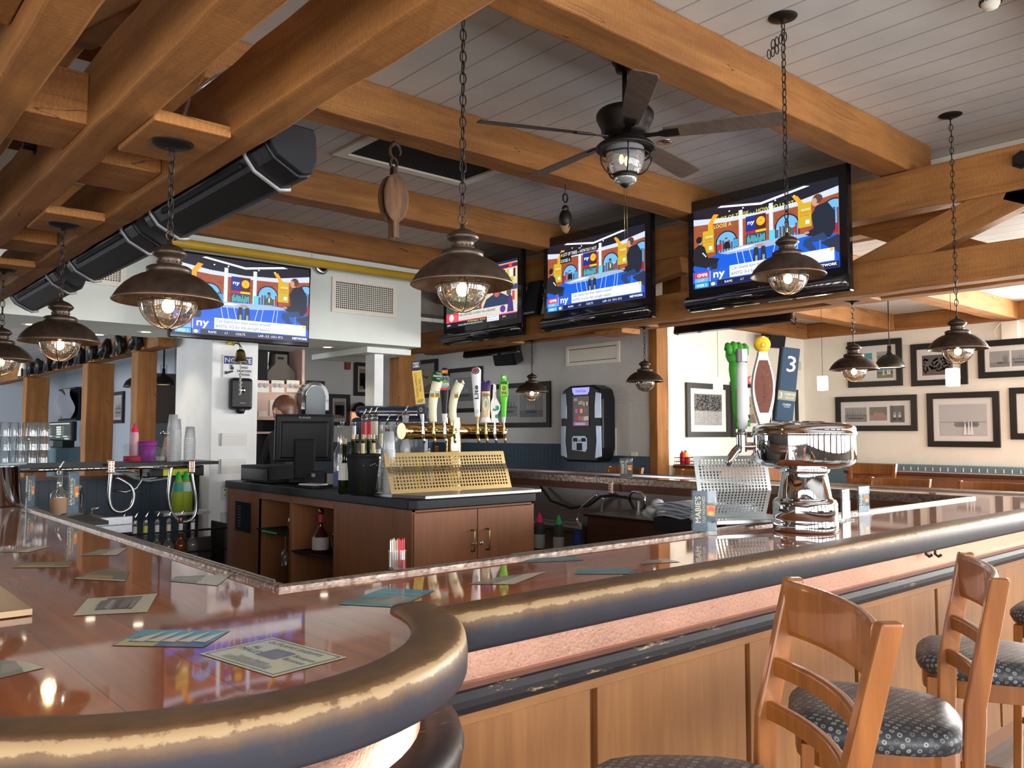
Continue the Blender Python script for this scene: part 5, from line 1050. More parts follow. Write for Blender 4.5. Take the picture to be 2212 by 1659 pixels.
# view-facing frame for the flat artwork on the handles: they are turned towards the bar corner
HU = V(.80, -.60, 0); HN = V(-.60, -.80, 0); 
def hpic(mb, x, y, z, off, tilt=0.0): return Pic(mb, V(x, y, z) + HN * off, HU, V(0, 0, 1) + HU * tilt, .0006)
RH = Matrix(((HU.x, -HN.x, 0), (HU.y, -HN.y, 0), (0, 0, 1)))
def h_block(mb, x, y, z):   # yellow block under a slate cube, leaning left
    Rt = Matrix.Rotation(math.radians(-7), 3, 'Y'); R = RH @ Rt; b0 = V(x, y, z)
    mb.cyl(b0, b0 + R @ V(0, 0, .07), .012, .02, seg=10, col=(.6, .62, .65)); mb.box(b0 + R @ V(0, 0, .10), (.065, .05, .07), R=R, col=(.02, .022, .026)); mb.box(b0 + R @ V(0, 0, .285), (.075, .035, .275), R=R, col=(.66, .62, .52)); mb.box(b0 + R @ V(0, 0, .465), (.075, .06, .07), R=R, col=(.035, .04, .045))
    pc = Pic(mb, b0 + R @ V(-.034, -.0185, .15), R @ V(1, 0, 0), R @ V(0, 0, 1), .0005); pc.rect(0, .002, .068, .268, (.80, .52, .08)); pc.text('TWISTED HAMMOCK', .028, .05, .018, (.03, .03, .03), .20, rot=PI / 2); pc.text('PALE ALE', .056, .10, .018, (.03, .03, .03), .10, rot=PI / 2)
    for k in range(5): pc.line(.012 + k * .009, .008, .02 + k * .010, .035, .003, (.03, .03, .03))
    pc = Pic(mb, b0 + R @ V(-.030, -.0315, .435), R @ V(1, 0, 0), R @ V(0, 0, 1), .0005); pc.text('TOPSY', .004, .034, .018, (.8, .8, .8), .052, bold=.001); pc.text('LABEL', .004, .012, .018, (.8, .8, .8), .052, bold=.001)
    pc = Pic(mb, b0 + R @ V(-.02, -.0265, .08), R @ V(1, 0, 0), R @ V(0, 0, 1), .0005); pc.ell(.018, .02, .012, .018, (.45, .47, .5)); pc.ell(.018, .02, .008, .013, (.02, .022, .026))
def h_tusk(dirn, top):
    def f(mb, x, y, z):
        pts = []; rr = []
        for i in range(9):
            q = i / 8; pts.append(V(x, y, z) + HU * (dirn * (.030 * q * q - .012 * math.sin(q * PI))) + V(0, 0, .33 * q)); rr.append(.030 + .012 * q)
        mb.tube(pts, rr, 18, col=(.80, .76, .52)); e = pts[-1]
        for s_ in (-1, 1): mb.lathe([(.018, 0), (.006, .028), (.0005, .036)], e + HU * (s_ * .026) + V(0, 0, -.006), 8, col=(.80, .76, .52))
        if top: mb.sph(e + V(0, 0, .045) + HN * .005, .050, 16, col=(.012, .09, .035)); pc = hpic(mb, e.x, e.y, e.z, .057); pc.text('Two', -.008, .062, .016, (.85, .82, .75)); pc.text('Hearted', -.030, .040, .018, (.85, .82, .75), .062, bold=.0008); pc.text('Ale', -.004, .018, .016, (.85, .82, .75))
        for s_ in ((-.022, .022) if top else (.002,)):
            pc = hpic(mb, x, y, z, .044); bx = s_ + dirn * .012; pc.rect(bx - .018, .225, bx + .018, .255, (.62, .60, .5)); pc.rect(bx - .018, .20, bx + .018, .225, (.80, .52, .04))
            for k in range(3): pc.rect(bx - .013 + k * .010, .206, bx - .008 + k * .010, .236, (.04, .02, .02))
    return f
def h_river(mb, x, y, z):
    mb.lathe([(.014, 0), (.018, .05), (.020, .06), (.022, .075), (.026, .16), (.036, .25), (.034, .262)], (x, y, z), 16, col=(.008, .008, .01)); mb.cyl((x, y, z), (x, y, z + .07), .016, .024, seg=14, col=(.6, .62, .65))
    mb.box((x, y, z + .325), (.085, .05, .13), R=RH, bev=.02, col=(.07, .10, .12)); mb.lathe([(.034, .385), (.026, .40), (.028, .44), (.020, .452), (.0005, .455)], (x, y, z), 16, col=(.012, .012, .014))
    pc = hpic(mb, x - .0, y, z, .029); pc.rect(-.024, .405, .026, .435, (.75, .10, .02)); pc.text('BFX', -.018, .411, .018, (.9, .6, .1)); pc.text('LAKEFRONT', -.036, .372, .013, (.7, .75, .78), .072); pc.poly([(-.035, .325), (0, .36), (.035, .33), (.03, .315), (-.03, .315)], (.20, .32, .10)); pc.text('RIVER', -.038, .298, .026, (.75, .80, .85), .076, bold=.001); pc.text('WEST', -.032, .284, .014, (.75, .8, .85), .06); pc.rect(-.034, .266, .036, .282, (.6, .05, .03))
def h_lite(mb, x, y, z):
    mb.cyl((x, y, z), (x, y, z + .06), .012, .018, seg=12, col=(.5, .36, .12))
    pts = [V(x, y, z + .05 + .40 * i / 10) + HU * (-.012 * i / 10) for i in range(11)]; mb.tube(pts, [.022 + .022 * (i / 10) for i in range(11)], 20, col=(.82, .83, .84)); mb.sph(pts[-1] + V(0, 0, -.003), .044, 16, col=(.82, .83, .84), sc=(1, 1, .75))
    pc = hpic(mb, x, y, z, .046, -.05); pc.ell(.002, .445, .036, .030, (.02, .02, .025)); pc.ell(.002, .445, .027, .022, (.5, .45, .45)); pc.ell(.002, .445, .024, .019, (.30, .02, .05)); pc.text('Lite', .020, .20, .034, (.015, .02, .06), .115, rot=PI / 2, bold=.003)
    pc.ell(0, .095, .015, .014, (.05, .07, .06)); pc.ell(0, .095, .012, .011, (.8, .82, .8)); pc.text('G', -.006, .089, .012, (.03, .06, .05))
def h_chef(mb, x, y, z):
    mb.lathe([(.0005, 0), (.048, 0), (.044, .03), (.036, .045)], (x, y, z), 20, col=(.82, .82, .80)); mb.lathe([(.036, .04), (.038, .27), (.040, .28)], (x, y, z), 20, col=(.78, .50, .26)); mb.lathe([(.042, .27), (.045, .33), (.036, .345), (.0005, .35)], (x, y, z), 18, col=(.045, .022, .11)); mb.sph(V(x, y, z + .345) + HU * .024, .022, 10, col=(.045, .022, .11)); mb.sph(V(x, y, z + .345) - HU * .024, .022, 10, col=(.045, .022, .11))
    pc = hpic(mb, x, y, z, .040); pc.ell(0, .155, .030, .075, (.25, .42, .45)); pc.ell(0, .15, .024, .060, (.72, .65, .30)); pc.ell(0, .16, .013, .03, (.30, .38, .42)); pc.ell(.003, .075, .022, .022, (.75, .52, .35)); pc.text('GRAIN', -.034, .225, .028, (.08, .05, .04), .066, bold=.001)
def h_guitar(mb, x, y, z):
    ol = [(-.028, 0), (.040, 0), (.030, .03), (.024, .07), (.048, .11), (.052, .15), (.030, .19), (.014, .22), (.014, .33), (-.010, .345), (-.016, .22), (-.032, .18), (-.036, .12), (-.026, .06)]
    R = RH @ Matrix(((1, 0, 0), (0, 0, -1), (0, 1, 0))); mb.prism(ol, -.016, .016, R=R, T=(x, y, z), col=(.80, .82, .80)); pc = hpic(mb, x, y, z, .0172); pc.poly([(-.02, .11), (.0, .10), (.04, .112), (.04, .145), (.02, .15), (.0, .14)], (.03, .32, .25)); pc.poly([(-.004, .12), (.008, .12), (.008, .17), (-.004, .16)], (.75, .78, .76)); pc.ell(.018, .055, .014, .017, (.02, .30, .18)); pc.text('LAGER', .008, .20, .012, (.05, .25, .3), .07, rot=PI / 2 - .1)
def h_green(mb, x, y, z):
    mb.cyl((x, y, z), (x, y, z + .055), .014, .020, seg=12, col=(.6, .62, .62)); mb.lathe([(.021, .05), (.023, .08), (.028, .18), (.036, .23)], (x, y, z), 14, col=(.10, .55, .03)); mb.box((x, y, z + .30), (.078, .06, .15), R=RH, bev=.015, col=(.12, .58, .04)); mb.lathe([(.028, .37), (.024, .385), (.024, .42), (.0005, .425)], (x, y, z), 8, col=(.12, .55, .04))
    pc = hpic(mb, x, y, z, .0312); pc.rect(-.030, .235, .030, .365, (.02, .14, .02)); pc.rect(-.027, .238, .027, .340, (.45, .60, .08)); pc.ell(0, .305, .016, .020, (.03, .08, .03)); pc.text('B', -.007, .296, .022, (.5, .6, .1)); pc.text('IPA', -.019, .248, .028, (.02, .05, .02), .040, bold=.001); pc.rect(-.014, .392, .012, .412, (.75, .8, .7))
def mk(f, **k): return lambda x, y, z: handle(f, x, y, z, **k)
for px_, fn, ch in ((913, mk(h_block, lab='yellow block tap handle with upright lettering'), True), (936, mk(h_tusk(1, True), lab='cream curved tap handle with a green ball'), False), (960, mk(h_river, lab='black and slate tap handle'), True), (980, mk(h_tusk(1.6, False), lab='cream curved tap handle in front of the column'), False), (1031, mk(h_lite, lab='tall white tap handle with a red disc'), False), (1049, mk(h_chef, lab='purple and tan tap handle'), False), (1068, mk(h_guitar, lab='white shaped tap handle with green marks'), True), (1088, mk(h_green, lab='bright green tap handle'), False)):
    tap(at(px_, 935, y=5.625).x, fn, ch)
# ================================================================ steel draught tower on the near bar
BT = BZ + .002
kt = thing('draught_tower', 'polished steel mushroom-shaped draught tower standing on the near side of the bar', 'beer tower', (3.64, 2.08, BT)); O = (3.64, 2.08, BT); cx, cy = 3.64, 2.08
mb = MB(O); mb.lathe([(.0005, 0), (.145, 0), (.148, .008), (.148, .045), (.142, .055), (.146, .060), (.146, .130), (.138, .145), (.130, .150)], (cx, cy, BT), 48); mb.build('foot', 'steel', kt)
mb = MB(O); mb.lathe([(.130, .150), (.122, .155), (.104, .262), (.102, .268)], (cx, cy, BT), 48); mb.build('neck', 'steel', kt)
mb = MB(O); mb.lathe([(.102, .268), (.112, .272), (.115, .285), (.113, .288), (.14, .291), (.182, .297), (.214, .308), (.228, .322), (.232, .338), (.232, .448)], (cx, cy, BT), 56); mb.build('drum', 'steel', kt)
mb = MB(O); mb.lathe([(.232, .446), (.239, .448), (.239, .458), (.234, .462), (.234, .474), (.230, .488), (.214, .498), (.17, .506), (.10, .506), (.095, .512), (.05, .514), (.0005, .514)], (cx, cy, BT), 56); mb.build('lid', 'steel', kt)
KU = V(.755, -.656, 0); KN = V(-.656, -.755, 0); KR = Matrix(((KU.x, -KN.x, 0), (KU.y, -KN.y, 0), (0, 0, 1)))
def ktap(px, yy=2.43):
    p = at(px, 960, y=yy); z = 1.475
    a = Vector((cx, cy, z - .01)); d = (p - a); d.z = 0; L_ = d.length; d.normalize(); s0 = a + d * .225; e = V(p.x, p.y, z)
    mb = MB(O); mb.cyl(s0, V(e.x, e.y, s0.z), .018, seg=12); mb.cyl(e + V(0, 0, -.035), e + V(0, 0, .045), .019, seg=14); mb.lathe([(.012, .045), (.020, .050), (.020, .058), (.012, .062), (.010, .075)], e, 12)
    dn = V(-.55, .45, 0).normalized(); mb.tube([e + V(0, 0, -.01) + dn * .0, e + dn * .03 + V(0, 0, -.035), e + dn * .06 + V(0, 0, -.075), e + dn * .075 + V(0, 0, -.105)], [.018, .016, .014, .013], 10)
    mb.build('faucet', 'steel', kt); return e + V(0, 0, .075)
def khandle(px, fn, lab, yy=2.43):
    e = ktap(px, yy); mb = MB(O); fn(mb, e); o = mb.build('tap_handle', 'plas', kt); o['label'] = lab
def kpic(mb, e, off, x=0, tilt=0): return Pic(mb, e + KN * off + KU * x, KU, V(0, 0, 1) + KU * tilt, .0006)
def kh_fist(mb, e):
    G = (.05, .30, .035); base = e + V(0, 0, .0); pts = [base, base + V(0, 0, .10), base + KU * -.004 + V(0, 0, .22), base + KU * -.012 + V(0, 0, .30), base + KU * -.014 + V(0, 0, .345)]
    mb.tube(pts, [.022, .036, .037, .040, .036], 16, col=G); h = pts[-1]
    mb.sph(h + V(0, 0, .035), 1, 14, col=G, sc=(.055, .042, .060), R=KR)
    for k in range(4):   # curled fingers: knuckle, first joint, tip tucked into the palm
        q = -.044 + k * .028; up = .086 - abs(k - 1.2) * .006
        mb.tube([h + KU * q + V(0, 0, up - .02) - KN * .01, h + KU * q + V(0, 0, up) + KN * .012, h + KU * (q + .002) + V(0, 0, up - .012) + KN * .032, h + KU * (q + .004) + V(0, 0, up - .036) + KN * .036, h + KU * (q + .004) + V(0, 0, up - .048) + KN * .026], [.014, .0158, .0158, .0145, .012], 10, col=G)
    mb.tube([h + KU * .038 + V(0, 0, -.004) + KN * .015, h + KU * .036 + V(0, 0, .024) + KN * .036, h + KU * .010 + V(0, 0, .036) + KN * .050, h + KU * -.014 + V(0, 0, .030) + KN * .050], [.015, .0155, .0135, .011], 10, col=G)
    pc = kpic(mb, e, .040, .004); pc.rect(-.028, .03, .034, .20, (.62, .72, .64)); pc.rect(-.030, .035, .036, .072, (.02, .03, .02)); pc.text('IPA', -.014, .042, .024, (.85, .85, .82), bold=.001); pc.rect(-.030, .012, .036, .035, (.08, .35, .04)); pc.poly([(-.02, .08), (.0, .13), (.01, .10), (.02, .15), (.028, .09)], (.75, .80, .76))
    st = []
    for k in range(12): r_ = (.036, .016)[k % 2]; st.append((.016 + r_ * math.cos(PI / 2 + k * PI / 6), .245 + r_ * 1.25 * math.sin(PI / 2 + k * PI / 6)))
    pc.poly(st, (.65, .06, .05)); pc.ell(.014, .248, .009, .011, (.85, .40, .05))
def kh_silver(mb, e):
    mb.tube([e, e + V(0, 0, .06), e + V(0, 0, .28), e + V(0, 0, .33)], [.020, .026, .025, .018], 14, col=(.55, .56, .58)); mb.box(e + V(0, 0, .355), (.050, .042, .068), R=KR, bev=.006, col=(.16, .15, .15)); pc = kpic(mb, e, .0225); pc.rect(-.004, .325, .020, .385, (.8, .8, .8))
def kh_ball(mb, e):
    W_ = (.72, .74, .72); ol = []
    for i in range(21):
        q = i / 20; w_ = .018 + .036 * math.sin(PI * min(1, q * 1.02)) ** 1.1 + .004; ol.append((w_, .02 + q * .385))
    ol = ol + [(-a, b) for a, b in ol[::-1]]
    R = KR @ Matrix(((1, 0, 0), (0, 0, -1), (0, 1, 0))); mb.prism(ol, -.018, .018, R=R, T=e, col=W_); mb.cyl(e, e + V(0, 0, .05), .012, .016, seg=10, col=(.4, .42, .43)); mb.sph(e + V(0, 0, .445), .044, 16, col=(.86, .55, .03)); mb.sph(e + V(0, 0, .478) + KN * .018, .010, 8, col=(.85, .82, .78))
    pc = kpic(mb, e, .019); il = []
    for i in range(17):
        q = i / 16; w_ = .022 + .026 * math.sin(PI * q); il.append((w_, .085 + q * .275))
    pc.poly(il + [(-a, b) for a, b in il[::-1]], (.16, .045, .025)); rnd = random.Random(2)
    for k in range(60): a = rnd.uniform(-.035, .035); b = rnd.uniform(.11, .34); pc.rect(a, b, a + .006, b + .003, (.24, .09, .05) if rnd.random() < .8 else (.4, .3, .25), step=False)
    for k in range(12): pc.rect(-.006, .14 + k * .014, .008, .147 + k * .014, (.30, .16, .11), step=False)
    pc = kpic(mb, e, .046); pc.ell(-.006, .438, .012, .014, (.65, .22, .05)); pc.ell(-.006, .438, .007, .008, (.9, .6, .2))
def kh_three(mb, e):
    Rt = Matrix.Rotation(math.radians(7), 3, 'Y'); R = KR @ Rt; B_ = (.025, .055, .095); mb.cyl(e, e + R @ V(0, 0, .05), .014, seg=10, col=(.5, .5, .5)); mb.box(e + R @ V(0, 0, .24), (.095, .045, .40), R=R, bev=.005, col=B_)
    mb.box(e + R @ V(-.0495, 0, .24), (.004, .046, .40), R=R, col=(.012, .014, .018)); pc = Pic(mb, e + R @ V(-.045, -.0235, .04), R @ V(1, 0, 0), R @ V(0, 0, 1), .0005); pc.text('3', .028, .27, .085, (.75, .77, .80), .046, bold=.001); pc.rect(-.004, .115, .092, .165, (.30, .29, .19)); pc.text('3', .004, .125, .03, (.7, .7, .6)); pc.text('3 SHEEPS PILS', .030, .142, .013, (.8, .8, .75), .058); pc.text('PILSNER LAGER', .036, .126, .008, (.8, .8, .75), .045); pc.text('3 SHEEPS', .025, .085, .013, (.75, .77, .8), .045); pc.rect(.032, .078, .065, .080, (.6, .65, .7))
khandle(1599, kh_fist, 'green clenched-fist tap handle'); khandle(1605, kh_silver, 'slim silver tap handle in front of the green fist', 2.31); khandle(1650, kh_ball, 'white and brown oval tap handle with a yellow ball'); khandle(1690, kh_three, 'dark blue paddle tap handle marked 3')
GU = V(.917, -.40, 0); gx, gy = 3.60, 2.40
t = thing('drip_tray', 'square steel drip tray beside the steel tower, at the inner edge of the near bar', 'tray', (gx, gy, BZ + .02)); O2 = (gx, gy, BZ + .02); mb = MB(O2); mb.box((gx, gy, BZ + .033), (.44, .26, .022), rz=math.atan2(GU.y, GU.x), bev=.004); mb.build('tray', 'bsteel', t)
perforated('splash_guard', 'grey steel perforated splash guard left of the steel tower', 'splash guard', (gx - .01, gy + .05, BZ + .045), GU, [(-.02, 0), (.03, .13), (.02, .17), (-.01, .300)], .42, .0185, .0145, .0058, plain('grey_perforated', (.46, .50, .49), .4, metal=.6))
# small printed menu stands
def tent(p, yaw, label, w_=.10, h=.19, art=True, group='clear acrylic drink menu stands'):
    t = thing('menu_stand', label, 'menu stand', p, yaw, group); mb = MB(); mb.box((0, 0, h / 2 + .004), (w_, .012, h), bev=.002); mb.box((0, .0, .003), (w_, .05, .006)); mb.build('acrylic_holder', 'acrylic', t)
    mb = MB(); mb.box((0, 0, h / 2 + .006), (w_ * .9, .003, h * .94), col=(.03, .05, .07))
    pc = Pic(mb, (-w_ * .45, -.0022, .012), V(1, 0, 0), V(0, 0, 1), .0004); W2, H2 = w_ * .9, h * .92
    pc.rect(0, 0, W2, H2, (.05, .10, .14) if art else (.02, .015, .012)); rnd = random.Random(5)
    for k in range(26): a, b_ = rnd.random() * W2 * .85, rnd.random() * H2 * .9; s_ = rnd.uniform(.004, .018); pc.poly([(a, b_), (a + s_, b_ + s_ * .4), (a + s_ * .7, b_ + s_ * 1.3), (a - s_ * .1, b_ + s_)], random.Random(k).choice([(.12, .22, .30), (.35, .45, .50), (.05, .12, .18), (.20, .30, .36)]) if art else (.03, .02, .015), step=False)
    pc.poly([(W2 * .62, H2 * .40), (W2 * .95, H2 * .38), (W2 * .98, H2 * .66), (W2 * .60, H2 * .66)], (.70, .30, .05)); pc.ell(W2 * .80, H2 * .55, W2 * .15, H2 * .08, (.80, .12, .06)); pc.ell(W2 * .78, H2 * .47, W2 * .10, H2 * .05, (.85, .55, .12))
    pc.text("MABIE'S", W2 * .34, H2 * .22, W2 * .24, (.78, .66, .42), H2 * .66, rot=PI / 2, bold=.0006); pc.text('OLD FASHIONED', W2 * .54, H2 * .22, W2 * .13, (.70, .60, .40), H2 * .66, rot=PI / 2)
    o = mb.build('menu_card', 'print', t)
def facing(p, extra=0): return math.atan2(p.y, p.x) - PI / 2 + extra
p = at(1522, 1154, z=BT); tent(p, facing(p, .1), 'nearest acrylic drink menu stand, left of the perforated guard', .112, .195)
p = at(1866, 1111, z=BT); tent(p, facing(p, 1.0), 'acrylic drink menu stand right of the steel tower', .11, .155)
p = at(1797, 1100, z=BT); p = V(4.22, 2.18, BT); tent(p, facing(p, 1.2), 'acrylic menu stand half hidden behind the steel tower', .11, .16)
p = at(1354, 1043, z=BT); p = V(6.39, 5.60, BT); tent(p, facing(p, .1), 'dark drink menu stand on the far side of the bar, below the jukebox', .135, .20, art=False)
p = at(157, 1113, z=BT); tent(p, facing(p, 1.15), 'acrylic menu stand on the left side of the bar, beside the metal trim', .13, .24)
p = V(1.13, 5.75, BT); tent(p, facing(p, 1.25), 'acrylic menu stand right beside the steel ice bucket', .13, .20)
# sugar caddy
p = at(858, 1231, z=BT + .012); t = thing('sugar_caddy', 'small glass holder full of red, white and tan sugar packets', 'sugar caddy', p); mb = MB(); mb.lathe([(.0005, .004), (.030, .004), (.031, .06), (.033, .062)], seg=18, squash=.8); mb.build('glass_cup', 'glass', t)
fy = facing(p)
for k in range(9):
    c_ = ((.75, .70, .62), (.62, .42, .25), (.75, .05, .08))[0 if k < 3 else (1 if k < 5 else 2)]; mb = MB(); R = Matrix.Rotation(fy, 3, 'Z'); mb.box(R @ V(-.022 + k * .0055, random.uniform(-.004, .004), .055), (.0035, .034, .085 + (k % 3) * .004), R=R, col=c_); mb.box(R @ V(-.022 + k * .0055, -.018, .05), (.0036, .004, .03), R=R, col=(.8, .75, .7)); mb.build('sugar_packet', 'paint', t)
# steel ice bucket with menu at left
p = V(1.02, 6.12, BT); t = thing('ice_bucket', 'tall shiny steel bucket standing on the left side of the bar', 'bucket', p); mb = MB(); mb.lathe([(.0005, 0), (.135, 0), (.138, .005), (.115, .245), (.119, .25), (.113, .25), (.0005, .248)], seg=44); mb.build('bucket_body', 'steel', t)
t = thing('speed_bottle', 'dark blue bottle cut off by the left edge of the photo', 'bottle', (.93, 6.35, BT)); mb = MB(); mb.lathe([(.0005, 0), (.06, 0), (.06, .20), (.05, .25), (.0005, .27)], seg=18, col=(.03, .12, .22)); mb.build('bottle_body', 'plas', t)
# ================================================================ bar stools
def stool(x, y, th, zs, w_, ht, rec, label):
    """built facing local +X; origin on the floor under the seat"""
    t = thing('bar_stool', label, 'stool', (x, y, FZ), th, 'wooden bar stools'); h = zs - FZ; H_ = ht - FZ
    mb = MB(); n = 28; pr = []
    def ol(k, r_, z_): 
        out = []
        for i in range(n):
            a = 2 * PI * i / n; c_, s_ = math.cos(a), math.sin(a); rr = r_ / (abs(c_) ** 3.2 + abs(s_) ** 3.2) ** (1 / 3.2); out.append(V(c_ * rr * (1.0 if c_ > 0 else .96), s_ * rr * (1.0 + .07 * c_), z_))
        return out
    rings = [ol(0, .205, h - .075), ol(0, .232, h - .070), ol(0, .242, h - .050), ol(0, .240, h - .030), ol(0, .222, h - .012), ol(0, .170, h - .003), ol(0, .09, h), ol(0, .01, h)]
    vs = [v for r_ in rings for v in r_]; fs = [tuple(range(n))[::-1]]
    for i in range(len(rings) - 1):
        for k in range(n): fs.append((i * n + k, i * n + (k + 1) % n, (i + 1) * n + (k + 1) % n, (i + 1) * n + k))
    mb.add(vs, fs, sm=True); so = mb.build('seat', 'fabric', t); cum = [0] * len(rings)
    for i in range(len(rings) - 2, -1, -1): cum[i] = cum[i + 1] + (rings[i][0] - rings[i + 1][0]).length
    ul = so.data.uv_layers.new(name='uv')
    for lp in so.data.loops:
        i, k = divmod(lp.vertex_index, n); v_ = rings[i][k]; f_ = (cum[i] + .01) / max(.01, rings[i][0].x); ul.data[lp.index].uv = (v_.x * f_, v_.y * f_)
    mb = MB(); ro = [v for v in ol(0, .222, h - .135)]; ri = [v * 1 for v in ol(0, .195, h - .135)]
    vs = ro + [v + V(0, 0, .062) for v in ro] + ri + [v + V(0, 0, .062) for v in ri]; fs = []
    for k in range(n):
        k2 = (k + 1) % n; fs += [(k, k2, n + k2, n + k), (2 * n + k2, 2 * n + k, 3 * n + k, 3 * n + k2), (n + k, n + k2, 3 * n + k2, 3 * n + k), (k2, k, 2 * n + k, 2 * n + k2)]
    mb.add(vs, fs, sm=False); mb.build('seat_frame', 'stool', t, bevel=.002)
    for s_ in (-1, 1):
        mb = MB(); R0 = Matrix.Identity(3)
        mb.sweep([(-.019, -.019), (.019, -.019), (.019, .019), (-.019, .019)], [(V(.185, s_ * .175, h - .08), V(1, 0, 0), V(0, 1, 0)), (V(.21, s_ * .20, 0), V(.8, 0, 0), V(0, .8, 0))]); mb.build('leg', 'stool', t, bevel=.004)
        # rear leg and back post in one sawn curve
        pts = [(-.26, .205, 0), (-.225, w_ / 2 * .92, h * .45), (-.215, w_ / 2 * .93, h - .06), (-.222, w_ / 2 * .94, h + .08), (-.222 - rec * .55, w_ / 2 * .97, h + .08 + (H_ - h - .08) * .55), (-.222 - rec, w_ / 2, H_)]
        sm_ = []
        for i in range(len(pts) - 1):
            for q in range(5): u = q / 5; sm_.append(Vector(pts[i]).lerp(Vector(pts[i + 1]), u))
        sm_.append(Vector(pts[-1])); fr_ = []
        for i, p_ in enumerate(sm_):
            k = i / (len(sm_) - 1); d_ = .030 - .008 * abs(k - .55); fr_.append((V(p_.x, s_ * p_.y, p_.z), V(1, 0, 0) * (d_ / .03), V(0, 1, 0)))
        mb = MB(); mb.sweep([(-.030, -.0165), (.022, -.0165), (.022, .0165), (-.030, .0165)], fr_); o = mb.build('leg', 'stool', t, bevel=.006); o['label'] = 'rear leg running up into a back post'
    def rail(z0, z1, th_, bow, name, full=False):
        mb = MB(); fr_ = []; n_ = 14
        for i in range(n_ + 1):
            q = i / n_; yy = (-1 + 2 * q) * (w_ / 2 - (.0 if full else .012)); zz = (z0 + z1) / 2 - h; k_ = max(0, (zz - .08) / (H_ - h - .08)); x_ = -.222 - rec * k_ ** 1.1 - bow * (1 - (2 * q - 1) ** 2); fr_.append((V(x_, yy, (z0 + z1) / 2), V(1, 0, 0), V(0, 0, 1)))
        hh = (z1 - z0) / 2; mb.sweep([(-th_, -hh * .8), (-th_ * .6, -hh), (th_ * .6, -hh), (th_, -hh * .8), (th_, hh * .8), (th_ * .6, hh), (-th_ * .6, hh), (-th_, hh * .8)], fr_, sm=False); return mb.build(name, 'stool', t, bevel=.003)
    rail(H_ - .135, H_ - .004, .010, .040, 'top_rail'); rail(h + .215 * (H_ - h) / .40, h + .215 * (H_ - h) / .40 - .045, .011, .045, 'back_slat'); rail(h + .115 * (H_ - h) / .40, h + .115 * (H_ - h) / .40 - .045, .011, .045, 'back_slat')
    for a, b in (((.20, -.19), (.20, .19)), ((.20, .19), (-.24, .195)), ((.20, -.19), (-.24, -.195)), ((-.24, -.19), (-.24, .19))):
        mb = MB(); z_ = h * .36 if a[0] == b[0] and a[0] > 0 else h * .46; mb.tube([(a[0], a[1], z_), (b[0], b[1], z_)], .014, 4); mb.build('footrest', 'stool', t)
    return t
stool(1.50, 1.118, math.radians(141), .770, .485, 1.174, .08, 'bar stool nearest the viewer, its seat cut off by the bottom edge of the photo')
stool(2.44, 1.186, math.radians(119.3), .744, .495, 1.158, .064, 'second bar stool, its ring-patterned seat seen through the nearest backrest')
stool(3.36, 1.20, math.radians(112), .742, .495, 1.15, .064, 'third bar stool, partly cut off by the right edge of the photo')
stool(4.45, 1.22, math.radians(95), .742, .495, 1.15, .064, 'fourth bar stool beyond the right edge of the photo')
# ================================================================ far side of the bar and the right room
def chair(x, y, th, label, zt=1.12):
    """background stool seen from behind the bar: back, posts, seat and legs"""
    t = thing('bar_stool', label, 'stool', (x, y, FZ), th, 'light wood stools on the far side of the bar'); H_ = zt - FZ; w_ = .52
    for s_ in (-1, 1):
        mb = MB(); mb.sweep([(-.025, -.018), (.02, -.018), (.02, .018), (-.025, .018)], [(V(-.25, s_ * .2, 0), V(1, 0, 0), V(0, 1, 0)), (V(-.22, s_ * w_ * .46, .85), V(1, 0, 0), V(0, 1, 0)), (V(-.31, s_ * w_ / 2, H_), V(1, 0, 0), V(0, 1, 0))]); mb.build('leg', 'stool', t, bevel=.004)
        mb = MB(); mb.tube([(.18, s_ * .18, .84), (.2, s_ * .2, 0)], .02, 4); mb.build('leg', 'stool', t)
    for z_, hh in ((H_ - .065, .06), (H_ - .20, .022), (H_ - .30, .022)):
        fr_ = [(V(-.31 + (H_ - z_) * .25 - .04 * (1 - (2 * q / 10 - 1) ** 2), (-1 + 2 * q / 10) * (w_ / 2 - .01), z_), V(1, 0, 0), V(0, 0, 1)) for q in range(11)]
        mb = MB(); mb.sweep([(-.011, -hh), (.011, -hh), (.011, hh), (-.011, hh)], fr_); mb.build('top_rail' if hh > .05 else 'back_slat', 'stool', t, bevel=.003)
    mb = MB(); mb.box((0, 0, .90), (.44, .44, .07), bev=.03); mb.build('seat', 'mblack', t)
for x, y, l in ((7.35, 6.73, 'orange-brown stool back below the jukebox, behind the dark menu stand'), (7.35, 5.62, 'stool back behind the far bar, left of the steel guard'), (7.35, 3.44, 'stool back behind the far bar, right of the steel tower'), (7.35, 2.66, 'stool back behind the far bar, near the right edge of the photo')):
    chair(x, y, math.radians(180) , l)
chair(9.15, 4.55, PI, 'orange stool back just above the booth divider, right of the steel tower', 1.18)
# booth dividers and tables in the right room
t = thing('booth_divider', 'long brown booth partition with a dark top rail in the right room', 'partition', (9.7, 3.0, FZ)); O = (9.7, 3.0, FZ)
mb = MB(O); mb.bb((9.62, .5, FZ), (9.74, 4.95, 1.05)); mb.build('panel', wood('booth_wood', (.36, .14, .06), (.28, .10, .045), 'Z', .4), t); mb = MB(O); mb.bb((9.58, .5, 1.05), (9.80, 4.97, 1.09)); mb.build('top_rail', 'cabdark', t, bevel=.01)
t = thing('booth_bench', 'long blue upholstered bench along the wall of framed pictures', 'bench', (11.9, 5, FZ)); O = (11.9, 5, FZ)
mb = MB(O); mb.bb((12.08, 3.5, FZ + .3), (12.295, 6.9, 1.08)); mb.build('backrest', 'teal', t, bevel=.03); mb = MB(O); mb.bb((11.5, 3.5, FZ + .1), (12.1, 6.9, FZ + .5)); mb.build('seat', 'teal', t, bevel=.03)
mb = MB(O)
